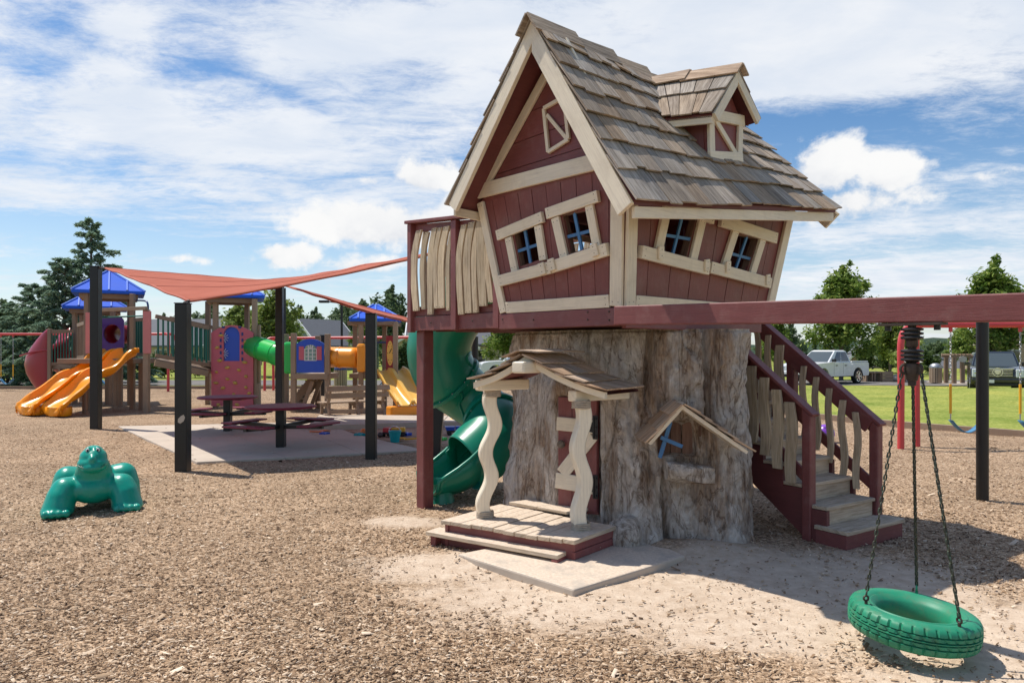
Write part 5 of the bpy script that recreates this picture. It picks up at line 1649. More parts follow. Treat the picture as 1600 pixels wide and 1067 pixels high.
# ------------------------------------------------------------------ shade posts and sails
def post(px_f, py_f, top_py, w, label, lean=None, rnd=False, name='shade_post'):
    b = G(px_f, py_f); z = CH + (HY - top_py) * b.y / F
    tp = Vector((b.x, b.y, z)) if lean is None else Vector((b.x + lean[0], b.y + lean[1], z))
    t = thing(name, label, 'post', b, 'black shade sail posts')
    if rnd: MB().tube([b + Vector((0, 0, -.2)), tp], w / 2, 20).build('pole', M['black'], t, smooth=40)
    else: MB().bar(b + Vector((0, 0, -.2)), tp, w, w, (0, 1, 0)).build('pole', M['black'], t, bevel=.012)
    MB().bar(tp, tp + (tp - b).normalized() * .015, w + .012, w + .012, (0, 1, 0)).build('cap', M['black'], t, bevel=.004)
    return t, tp
pA, tA = post(150, 670, 417, .185, 'tall black square post in front of the orange slide')
pB, tB = post(286, 736, 475, .175, 'short black square post with scuffed paint, left front corner of the slab')
pD, tD = post(437, 657, 441, .175, 'tall black square post behind the nearer picnic table')
pE, tE = post(580, 716, 491, .165, 'short black square post in front of the wooden bench')
pC, tC = post(677, 712, 385, .19, 'leaning black post seen under the green spiral slide', lean=(.30, .18))
pF, tF = post(742, 662, 527, .16, 'black post between the spiral slide and the parked white car', rnd=True)
pG, tG = post(504, 618, 524, .17, 'black post beside the blue playhouse panel')
pH, tH = post(1535, 781, 500, .13, 'round black steel post on the mulch at the right, under the beam', rnd=True)
sc_ = MB(); b0 = G(286, 736)
rows = []
for (dx, z) in ((.0, .70), (.05, .735), (.07, .79), (.05, .83), (.01, .81), (-.03, .77), (-.035, .72)): rows.append(b0 + Vector((dx, -.0895, z)))
sc_.prism(rows, (0, .001, 0)).build('bare_patch', M['concrete'], pB)

def sail(name, label, corners, inset, sag, n=26, name_hw='corner_hardware'):
    """tensioned cloth: blended patch whose edges are hollowed toward the middle"""
    c = [Vector(p) for p in corners]
    tri = len(c) == 3
    cen = sum(c, Vector()) / len(c)
    t = thing(name, label, 'shade sail', cen)
    pull = [p.lerp(cen, .07 if not tri else .07) for p in c]
    rows = []
    def edge(a, b, f): return a.lerp(b, f) + (cen - (a + b) / 2) * (inset * 4 * f * (1 - f))
    for i in range(n + 1):
        u = i / n; row = []
        for k in range(n + 1):
            v = k / n
            if not tri:
                A, B, C_, D_ = pull
                q = edge(A, B, u) * (1 - v) + edge(D_, C_, u) * v + edge(A, D_, v) * (1 - u) + edge(B, C_, v) * u - (A * (1 - u) * (1 - v) + B * u * (1 - v) + C_ * u * v + D_ * (1 - u) * v)
            else:
                A, B, C_ = pull
                l_, r_ = edge(A, B, u), edge(A, C_, u)
                q = l_.lerp(r_, v) + (A - (l_ + r_) / 2 if False else Vector()) + (A.lerp((B + C_) / 2, u) - (l_ + r_) / 2) * 0 - (cen - (B + C_) / 2) * 0
                q = q + (edge(B, C_, v) - B.lerp(C_, v)) * u ** 3
            if not tri: q.z -= .055 * 4 * v * (1 - v) * u
            q.z -= sag * math.sin(math.pi * u) * math.sin(math.pi * v)
            q.z += .02 * noise.noise((u * 7, v * 7, len(c)))
            row.append(q)
        rows.append(row)
    MB().grid(rows).build('cloth', M['sail'], t, smooth=80, solid=.004)
    for e_ in (rows[0], rows[-1], [r[0] for r in rows], [r[-1] for r in rows]):
        if (e_[0] - e_[-1]).length > .3: MB().tube(e_, .022, 6).build('hem', M['sail_hem'], t, smooth=60)
    for k_ in (n // 3, 2 * n // 3): MB().tube([q + Vector((0, 0, .003)) for q in rows[k_]], .009, 5).build('seam', M['sail_hem'], t, smooth=60)
    for p, q in zip(c, pull):
        h = MB(); d = (q - p)
        for k in range(4):
            a, b = p + d * (k / 4), p + d * ((k + .9) / 4); h.tube([a, b], .028 if k % 2 else .018, 6)
        h.build(name_hw, M['iron'], t)
    return t
up_ = Vector((0, 0, 1))
sail('shade_sail', 'large red orange shade sail stretched over the picnic tables', [tA + up_ * -.02, tB + up_ * .0, tC + up_ * -.05, tD + up_ * .0], .015, .14)
sail('shade_sail', 'smaller red shade sail hanging between the bench and the playhouse', [tE + up_ * .0, tD + up_ * -.05, tF + up_ * .02], .10, .05)

# ------------------------------------------------------------------ picnic tables, bench, sand toys
def picnic(px_, py_, label, rot, top_r=.61):
    b = G(px_, py_, .035)
    t = thing('picnic_table', label, 'picnic table', b, 'maroon picnic tables on the slab')
    def q(a, z, r, s=0): return b + Vector((math.cos(a) * r - math.sin(a) * s, math.sin(a) * r + math.cos(a) * s, z))
    MB().lathe([(.05, .695), (top_r - .02, .695), (top_r, .70), (top_r + .005, .722), (top_r - .012, .738), (.02, .738)], b, 48).build('tabletop', M['maroon_table'], t, smooth=30)
    MB().bar(b, b + up_ * .70, .15, .15, (0, 1, 0)).build('pedestal', M['black'], t, bevel=.012)
    MB().bar(b + up_ * .675 - Vector((.28, 0, 0)), b + up_ * .675 + Vector((.28, 0, 0)), .09, .04).build('top_bracket', M['black'], t)
    for k in range(4):
        a = rot + k * math.pi / 2
        MB().bar(q(a, .36, .05), q(a, .395, .90), .06, .07).build('arm', M['black'], t)
        s = MB(); cz = .445
        L2, W2 = .46, .125
        s.hexa([q(a, cz - .03, .82 - W2, -L2), q(a, cz - .03, .82 + W2, -L2), q(a, cz - .03, .82 + W2, L2), q(a, cz - .03, .82 - W2, L2)] + [q(a, cz, .82 - W2, -L2), q(a, cz, .82 + W2, -L2), q(a, cz, .82 + W2, L2), q(a, cz, .82 - W2, L2)])
        so = s.build('seat', M['maroon_table'], t, bevel=.012)
        MB().bar(q(a, .40, .82, -.32), q(a, .40, .82, .32), .10, .025).build('seat_bracket', M['black'], so)
picnic(439, 698, 'nearer round maroon picnic table with four bench seats on the slab', -1.95)
picnic(356, 673, 'farther round maroon picnic table with four bench seats, partly behind the black post', -1.8)

def park_bench():
    b0, b1 = G(512, 657), G(596, 652)
    d = (b1 - b0); d.z = 0; d.normalize(); L_ = 1.72; n = Vector((d.y, -d.x, 0))       # n points to the camera (the back)
    b = b0 - d * .13
    t = thing('park_bench', 'brown slatted park bench seen from behind, beyond the picnic slab', 'bench', b + d * L_ / 2)
    for s in (.12, .88, 1.6):
        c = b + d * s
        MB().bar(c + n * .22, c + n * .02 + up_ * .44, .07, .075, n).build('leg', M['post'], t, bevel=.006)
        MB().bar(c - n * .42, c - n * .34 + up_ * .40, .07, .075, n).build('leg', M['post'], t, bevel=.006)
        MB().bar(c + n * .03 + up_ * .38, c + n * .24 + up_ * .88, .07, .06, n).build('back_post', M['post'], t, bevel=.006)
        MB().bar(c + n * .10 + up_ * .37, c - n * .42 + up_ * .39, .06, .08).build('seat_bearer', M['post'], t, bevel=.006)
    for k in range(3):
        o = -.02 - k * .155
        MB().bar(b + n * o + up_ * .44, b + d * L_ + n * o + up_ * .44, .14, .04).build('seat_slat', M['postlight'], t, bevel=.006)
    for z, o in ((.62, .165), (.80, .235)):
        MB().bar(b + n * o + up_ * z, b + d * L_ + n * o + up_ * z, .04, .135, (n * -.35 + up_)).build('back_slat', M['postlight'], t, bevel=.006)
    MB().bar(b + d * .1 + n * .13 + up_ * .22, b + d * 1.62 + n * .13 + up_ * .22, .04, .09).build('brace', M['post'], t)
park_bench()

def toy(px_, py_, kind, mat, label, s=1.0):
    c = G(px_, py_, .02); c.z = .012
    t = thing('sand_toy', label, 'sand toy', c, 'plastic toys lying in the sand')
    a = R.uniform(0, 6.3); dx = Vector((math.cos(a), math.sin(a), 0)); m = M[mat]
    if kind == 'bucket':
        MB().lathe([(.07 * s, 0), (.10 * s, .17 * s), (.108 * s, .175 * s), (.108 * s, .19 * s), (.09 * s, .19 * s), (.065 * s, .03 * s)], c, 20).build('bucket', m, t, smooth=40)
        MB().tube([c + dx * .10 * s * math.cos(k * math.pi / 8) + up_ * (.17 * s + .10 * s * math.sin(k * math.pi / 8)) + Vector((-dx.y, dx.x, 0)) * .03 for k in range(9)], .006, 6).build('handle', M['eyewhite'], t)
    elif kind == 'spade':
        MB().tube([c + up_ * .03, c + dx * .24 * s + up_ * .06], .016, 8).build('handle', m, t)
        y = Vector((-dx.y, dx.x, 0)); MB().grid([[c - dx * .14 * s * f + y * w * .07 * s + up_ * (.03 + .025 * w * w) for w in (-1, -.5, 0, .5, 1)] for f in (0, .5, 1)]).build('blade', m, t, solid=.008)
    elif kind == 'ball':
        MB().ball(c + up_ * .07 * s, .07 * s, 18, 12).build('ball', m, t, smooth=60)
        MB().lathe([(.0715 * s, -.006), (.0725 * s, 0), (.0715 * s, .006)], c + up_ * .07 * s, 20).build('seam', m, t)
    elif kind == 'mould':
        pts = []
        for k in range(10):
            r = (.13 if k % 2 == 0 else .07) * s; th = k * math.pi / 5; pts.append(c + Vector((math.cos(th) * r, math.sin(th) * r, .004)))
        MB().prism(pts, up_ * .06 * s).build('mould', m, t, bevel=.008); MB().lathe([(.04 * s, .06 * s), (.03 * s, .075 * s)], c, 12).build('knob', m, t)
    elif kind == 'truck':
        y = Vector((-dx.y, dx.x, 0))
        MB().bar(c + up_ * .08 - dx * .13 * s, c + up_ * .08 + dx * .13 * s, .13 * s, .04).build('chassis', M['toybrown'], t, bevel=.008)
        MB().bar(c + up_ * .14 + dx * .03 * s, c + up_ * .14 + dx * .12 * s, .12 * s, .09).build('cab', m, t, bevel=.015)
        MB().hexa([c - dx * .13 * s - y * .06 * s + up_ * .10, c + dx * .01 * s - y * .06 * s + up_ * .10, c + dx * .01 * s + y * .06 * s + up_ * .10, c - dx * .13 * s + y * .06 * s + up_ * .10, c - dx * .16 * s - y * .08 * s + up_ * .18, c + dx * .02 * s - y * .08 * s + up_ * .18, c + dx * .02 * s + y * .08 * s + up_ * .18, c - dx * .16 * s + y * .08 * s + up_ * .18]).build('tipper', m, t, bevel=.006)
        for i in (-1, 1):
            for j in (-1, 1): MB().lathe([(.04 * s, -.02), (.04 * s, .02)], c + dx * .08 * s * i + y * .065 * s * j + up_ * .042, 14, y).build('wheel', M['rubber'], t)
toy(617, 690, 'bucket', 'toyteal', 'teal toy bucket with a white handle, nearest of the toys beside the black post', 1.15)
toy(609, 681, 'truck', 'toyred', 'red toy truck at the left end of the toy heap', 1.3)
toy(622, 681, 'truck', 'toyyellow', 'yellow toy dump truck in the middle of the toy heap', 1.2)
toy(633, 688, 'spade', 'toyyellow', 'yellow toy spade lying right of the teal bucket', 1.4)
toy(634, 680, 'mould', 'toyblue', 'blue star mould at the right end of the toy heap', 1.0)
toy(615, 676, 'mould', 'toyred', 'red star mould lying behind the toy heap', 1.0)
toy(594, 683, 'ball', 'toybrown', 'small dark ball just right of the short black post', .8)
toy(568, 679, 'ball', 'toyorange', 'orange ball left of the short black post', 1.0)
toy(562, 681, 'mould', 'toyteal', 'teal star mould left of the orange ball', 1.0)
toy(503, 676, 'spade', 'toyorange', 'orange red toy spade near the picnic seat', 1.2)
toy(507, 679, 'mould', 'toyblue', 'blue star mould near the picnic seat', .9)
toy(669, 682, 'spade', 'toygreen', 'green toy spade right of the leaning black post foot', 1.3)
toy(690, 687, 'mould', 'toygreen', 'small green star mould in the sand left of the spiral slide', .9)
toy(709, 679, 'truck', 'toyblue', 'blue toy truck in the sand near the spiral slide', 1.15)
toy(706, 662, 'ball', 'toyyellow', 'yellow ball on the pale concrete walk', 1.0)
toy(666, 667, 'ball', 'toybrown', 'small dark ball on the pale concrete walk', .7)

# purple ball behind the stairs
bc = G(1289, 691)
t_ = thing('play_ball', 'large purple ball on the mulch behind the stair railing', 'ball', bc)
MB().ball(bc + up_ * .17, .175, 28, 18).build('shell', M['ballpurple'], t_, smooth=70)
MB().lathe([(.022, .166), (.022, .178), (.005, .180)], bc + up_ * .17, 12, Vector((-.3, -.6, .7))).build('valve', M['purple'], t_)

# ------------------------------------------------------------------ the big play structure at the back
def square_post(mb_parent, x, y, z0, z1, w=.125, mat='post', name='post'):
    return MB().bar((x, y, z0), (x, y, z1), w, w, (0, 1, 0)).build(name, M[mat], mb_parent, bevel=.01)

def hip_roof(par, cx, cy, half, z0, z1, ribs=3, rz=0.0):
    """four-sided moulded roof with standing ribs and a rolled eave"""
    rot = Matrix.Rotation(rz, 3, 'Z')
    def q(x, y, z): return Vector((cx, cy, 0)) + rot @ Vector((x, y, 0)) + Vector((0, 0, z))
    top = .06
    mb = MB()
    low = [q(-half, -half, z0), q(half, -half, z0), q(half, half, z0), q(-half, half, z0)]
    hi = [q(-top, -top, z1), q(top, -top, z1), q(top, top, z1), q(-top, top, z1)]
    skirt = [p - Vector((0, 0, .09)) for p in low]
    mb.add(skirt + low + hi, [(0, 1, 5, 4), (1, 2, 6, 5), (2, 3, 7, 6), (3, 0, 4, 7), (4, 5, 9, 8), (5, 6, 10, 9), (6, 7, 11, 10), (7, 4, 8, 11), (8, 9, 10, 11), (3, 2, 1, 0)])
    ro = mb.build('roof', M['blueroof'], par, bevel=.02)
    for k in range(4):
        a, b = low[k], low[(k + 1) % 4]; c, d = hi[k], hi[(k + 1) % 4]
        MB().tube([a, c], .035, 6).build('hip_rib', M['blueroof_rib'], ro)
        for j in range(1, ribs + 1):
            f = j / (ribs + 1); p0 = a.lerp(b, f)
            # rib runs straight up the slope until it meets the hip
            up_f = 1 - abs(2 * f - 1) if ribs > 1 else 1
            p1 = c.lerp(d, .5).lerp(p0 + (c + d) / 2 - (a + b) / 2, .0) if False else p0 + ((c + d) / 2 - (a + b) / 2) * min(.97, up_f)
            MB().tube([p0 + Vector((0, 0, .01)), p1 + Vector((0, 0, .01))], .034, 6).build('rib', M['blueroof_rib'], ro)
    return ro

def barrier(par, a, b, z0a, z0b, h, n, mat='darkgreen', frame='post', pw=.035, name='baluster'):
    """rail frame from a to b with upright pickets; foot heights z0a and z0b"""
    a, b = Vector(a), Vector(b); d = b - a
    A0, B0 = a + up_ * z0a, b + up_ * z0b
    top = MB().bar(A0 + up_ * h, B0 + up_ * h, .07, .11).build('top_rail', M[frame], par, bevel=.006)
    bot = MB().bar(A0 + up_ * .08, B0 + up_ * .08, .07, .10).build('bottom_rail', M[frame], par, bevel=.006)
    for i in range(n):
        f = (i + .5) / n; p = A0.lerp(B0, f)
        MB().bar(p + up_ * .10, p + up_ * (h - .02), pw * 1.6, pw, (d.normalized())).build(name, M[mat], par)

# --- left tower with the double orange slide
TL = Vector((-12.2, 20.9, 0))
def left_tower():
    t = thing('play_tower', 'brown play tower with two blue hip roofs above the orange slide', 'play tower', TL + Vector((0, 1.5, 0)))
    Y1, Y2, Y3 = 20.6, 22.0, 23.4
    fx = lambda px, Y: (px - CX) * Y / F
    # posts: front pair, inner pairs, right front platform posts
    for px, Y, zt in ((136, 20.9, 3.45), (207, 21.2, 3.45), (148, 22.6, 3.45), (203, 22.7, 3.45)): square_post(t, fx(px, Y), Y, -.1, zt)
    for px, Y, zt in ((117, 23.3, 3.15), (128, 24.6, 3.15), (176, 23.4, 3.15), (180, 24.7, 3.15)): square_post(t, fx(px, Y), Y, -.1, zt)
    for px, Y, zt in ((229, 20.2, 2.92), (222, 21.0, 1.5)): square_post(t, fx(px, Y), Y, -.1, zt, .15, 'postlight' if px == 229 else 'post')
    for px, Y in ((168, 23.0), (174, 22.8), (181, 22.5), (188, 22.2)): square_post(t, fx(px, Y), Y, -.1, 1.4, .12)
    # roof plates
    def ring(cx, cy, hw, z, rz):
        r = Matrix.Rotation(rz, 3, 'Z'); c = Vector((cx, cy, z))
        for s in (-1, 1):
            MB().box(c + r @ Vector((0, s * hw, 0)), (2 * hw + .13, .10, .16), rz).build('roof_plate', M['post'], t, bevel=.005)
            MB().box(c + r @ Vector((s * hw, 0, 0)), (.10, 2 * hw - .105, .16), rz).build('roof_plate', M['post'], t, bevel=.005)
    c1 = Vector((fx(171, 21.8), 21.8, 0)); c2 = Vector((fx(150, 24.0), 24.0, 0))
    ring(c1.x, c1.y, .70, 3.38, .5); ring(c2.x, c2.y, .66, 3.06, .5)
    hip_roof(t, c1.x, c1.y, .95, 3.53, 4.18, 3, .5); hip_roof(t, c2.x, c2.y, .92, 3.20, 3.80, 3, .5)
    # decks
    dk = 1.52
    MB().box((c1.x + .35, 21.55, dk - .07), (2.2, 2.2, .14)).build('deck', M['post'], t, bevel=.01)
    MB().box((c2.x - .1, 24.0, dk - .22), (1.7, 1.5, .12)).build('deck', M['post'], t, bevel=.01)
    # purple crawl panel with a round hole
    px0, px1 = fx(162, 22.3), fx(188, 22.3); y = 22.3; zc, rh = 2.28, .30
    mb = MB(); n = 28; cx = (px0 + px1) / 2 ; hw, hz = .30 + .0, .52
    hw = (px1 - px0) / 2 + .10
    outer, inner = [], []
    for k in range(n):
        a = 2 * math.pi * k / n; ca, sa = math.cos(a), math.sin(a); m_ = max(abs(ca), abs(sa))
        outer.append(Vector((cx + ca / m_ * hw, y, zc + sa / m_ * hz))); inner.append(Vector((cx + ca * rh * .9, y, zc + sa * rh)))
    bk = Vector((0, .05, 0))
    mb.grid([outer, inner, [p + bk for p in inner], [p + bk for p in outer], outer], closed=True)
    mb.build('crawl_panel', M['purple'], t, bevel=.006)
    MB().tube([Vector((cx, y + .05, zc)), Vector((cx, y + 1.4, zc))], rh - .01, 26, caps=False).build('crawl_tube', M['redslide'], t, smooth=60, solid=.01)
    # pink end panels and rail over the slide mouth
    for px, Y in ((140, 20.72), (230, 20.08)):
        x = fx(px, Y); MB().box((x, Y, 2.27), (.22, .05, 1.20)).build('side_panel', M['salmon'], t, bevel=.01)
    MB().bar(Vector((fx(146, 20.72), 20.72, 2.93)), Vector((fx(229, 20.05), 20.05, 2.95)), .09, .10).build('top_rail', M['postlight'], t, bevel=.006)
    MB().tube([Vector((fx(148, 20.9), 20.9, 2.72)), Vector((fx(226, 20.2), 20.2, 2.74))], .022, 8).build('grab_rail', M['darkgreen'], t, smooth=60)
    hp = [Vector((fx(208, 21.3), 21.3, 2.95)), Vector((fx(209, 21.3), 21.3, 3.22)), Vector((fx(226, 21.2), 21.2, 3.24)), Vector((fx(231, 21.1), 21.1, 3.12)), Vector((fx(231, 21.1), 21.1, 2.8))]
    MB().tube(catmull(hp, 6), .028, 8).build('hoop', M['bluesteel'], t, smooth=60)
    barrier(t, (fx(207, 21.9), 21.9, 0), (fx(226, 21.4), 21.4, 0), 1.55, 1.55, 1.15, 5)
    barrier(t, (fx(122, 22.4), 22.4, 0), (fx(136, 21.2), 21.2, 0), 1.45, 1.50, 1.1, 6, 'post')
    # lower left balcony toward the red slide
    barrier(t, (fx(79, 22.6), 22.6, 0), (fx(115, 22.9), 22.9, 0), 1.25, 1.28, 1.10, 8)
    for px, Y in ((78, 22.6),): square_post(t, fx(px, Y), Y, -.1, 2.45, .11)
    MB().box((fx(98, 23.0), 23.2, 1.22), (1.0, 1.1, .12)).build('deck', M['post'], t, bevel=.01)
    for k in range(4): MB().box((fx(82 + k * 10, 22.55), 22.58, 1.14), (.03, .05, .08)).build('deck_end', M['postlight'], t)
left_tower()

def wave_slide():
    t = thing('wave_slide', 'bright orange double wave slide coming down from the left tower', 'slide', Vector((-12.4, 19.2, 0)))
    top, bot = Vector((-11.45, 20.75, 1.60)), Vector((-12.58, 18.95, .22))
    hd = Vector((bot.x - top.x, bot.y - top.y, 0)); Ls = hd.length; hd.normalize(); wd = Vector((-hd.y, hd.x, 0))
    wd = wd if wd.x > 0 else -wd
    def prof(f, phase):
        z = lerp(top.z, bot.z, smoothf(f)) + .085 * math.sin(f * 2 * math.pi * 2.0 + phase) * math.sin(math.pi * min(1, f * 1.05))
        return z
    smoothf = lambda f: f * .93 + .07 * (f * f * (3 - 2 * f))
    n = 40
    for lane, (w0, w1, ph, adv) in enumerate(((-.90, -.004, .4, .0), (.004, .90, 1.0, -.10))):
        rows = []
        for i in range(n + 1):
            f = i / n; f2 = -.02 + f * 1.06
            c = top + hd * (Ls * (f2 + adv * f)); z = prof(min(max(f, 0), 1), ph); row = []
            wall = .30 * (1 - .50 * f ** 1.5) * min(1, .55 + 2.4 * f) + .07 * max(0, math.sin(f * 9 + ph))
            if f > .9: wall *= 1.0
            spread = 1 + .05 * f
            w_ = (w1 - w0)
            for s, h in ((0.0, wall - .13), (-.015, wall - .02), (.02, wall), (.06, wall - .01), (.085, wall * .55), (.12, .07), (.19, .015), (.5, .0), (.81, .015), (.88, .07), (.915, wall * .55), (.94, wall - .01), (.98, wall), (1.015, wall - .02), (1.0, wall - .13)):
                p = c + wd * ((w0 + w_ * s) * spread); row.append(Vector((p.x, p.y, z + h)))
            rows.append(row)
        # foot: the bed dives down and the end is closed
        end = rows[-1]
        for dz, fw in ((-.04, .07), (-.13, .10), (-.20, .06)):
            rows.append([Vector((p.x, p.y, 0)) + hd * fw + Vector((0, 0, max(.03, p.z + dz))) for p in end])
        MB().grid(rows).build('slide_lane', M['orange'], t, smooth=60, solid=.035, recalc=False)
        pod = MB(); pr = []
        c = top + hd * (Ls * (.98 + adv))
        for z, s in ((.03, .92), (.14, 1.0), (.26, .98)):
            pr.append([Vector((c.x, c.y, z)) + hd * (math.cos(2 * math.pi * k / 24) * .26 * s) + wd * ((w0 + w1) / 2 * 1.05 + math.sin(2 * math.pi * k / 24) * .41 * s) for k in range(24)])
        pod.grid(pr, closed=True); pod.add(pr[-1], [tuple(range(24))])
        pod.build('slide_foot', M['orange'], t, smooth=50)
    for w in (-.4, .4):
        p = top + hd * (Ls * .93) + wd * w; MB().bar(Vector((p.x, p.y, -.15)), Vector((p.x, p.y, .14)), .09, .09, (0, 1, 0)).build('support', M['black'], t)
    p = top + hd * (Ls * .5) + wd * .1
    MB().tube([Vector((p.x, p.y, -.1)), Vector((p.x, p.y, .75))], .045, 10).build('support', M['post'], t)
wave_slide()

def red_slide():
    t = thing('spiral_chute', 'dark red spiral chute slide at the far left of the play tower', 'slide', Vector((-15.6, 23.2, 0)))
    # open half shell wound round a vertical axis
    ax = Vector(((78 - CX) * 23.4 / F, 23.4, 0)); rows = []
    n = 40
    for i in range(n + 1):
        f = i / n; ang = math.radians(-70 - 250 * f); z = lerp(1.50, .30, f); row = []
        rad = 0.40
        out = Vector((math.cos(ang), math.sin(ang), 0))
        for k in range(13):
            a = math.pi * (-.55 + 1.0 * k / 12)
            row.append(ax + out * (rad + .35 * math.cos(a)) + Vector((.45, .55, z + .4 + .40 * math.sin(a) + (.22 if k == 12 else 0))))
        rows.append(row)
    MB().grid(rows).build('chute', M['redslide'], t, smooth=60, solid=.03, recalc=False)
    # outer weather shell seen from the picnic side
    sh = MB(); rows = []
    prof = [(79, 514, 80), (62, 521, 80), (49, 531, 80), (38, 544, 80), (30, 558, 80), (27.5, 570, 80), (31, 584, 80), (39, 597, 80), (50, 610, 80), (63, 622, 80), (77, 634, 80)]
    for xl, py, xr in prof:
        pl, pr = P(xl, py, 22.75), P(xr, py, 22.75); w = pr.x - pl.x; row = []
        for k in range(15):
            a = math.pi * .62 * k / 14
            row.append(Vector((pr.x - w * math.sin(a) / 1.0 if a < math.pi / 2 else pr.x - w * math.sin(a), 22.62 + (1 - math.cos(a)) * .55 * min(1, w / .5), pl.z)))
        rows.append(row)
    sh.grid(rows).build('shell', M['redslide'], t, smooth=60, solid=.03, recalc=False)
    MB().tube([P(31, 556, 22.95), P(50, 550, 22.62), P(78, 546, 22.58)], .025, 6).build('seam', M['redslide'], t, smooth=60)
    MB().tube([Vector((ax.x, ax.y, -.1)), Vector((ax.x, ax.y, 2.0))], .06, 10).build('centre_pole', M['post'], t, smooth=60)
red_slide()

def bridge():
    a = Vector(((243 - CX) * 20.4 / F, 20.4, 0)); b = Vector(((326 - CX) * 21.6 / F, 21.6, 0))
    t = thing('bridge', 'sloping brown bridge with green pickets between the two left towers', 'play bridge', (a + b) / 2)
    za, zb = 1.56, 1.22
    bk = Vector((-.1, 1.05, 0))
    for off in (Vector((0, 0, 0)), bk): barrier(t, a + off, b + off, za - .02, zb + .02, 1.20, 11)
    n = 12
    for i in range(n):
        p, q = a.lerp(b, i / n), a.lerp(b, (i + .94) / n); z0, z1 = lerp(za, zb, i / n), lerp(za, zb, (i + .94) / n)
        MB().hexa([p + up_ * (z0 - .1), q + up_ * (z1 - .1), q + bk + up_ * (z1 - .1), p + bk + up_ * (z0 - .1), p + up_ * (z0 - .04), q + up_ * (z1 - .04), q + bk + up_ * (z1 - .04), p + bk + up_ * (z0 - .04)]).build('deck_plank', M['post'], t)
    for off in (Vector((0, -.05, 0)), bk): MB().bar(a + off + up_ * (za - .16), b + off + up_ * (zb - .16), .06, .18).build('side_beam', M['postlight'], t, bevel=.006)
bridge()

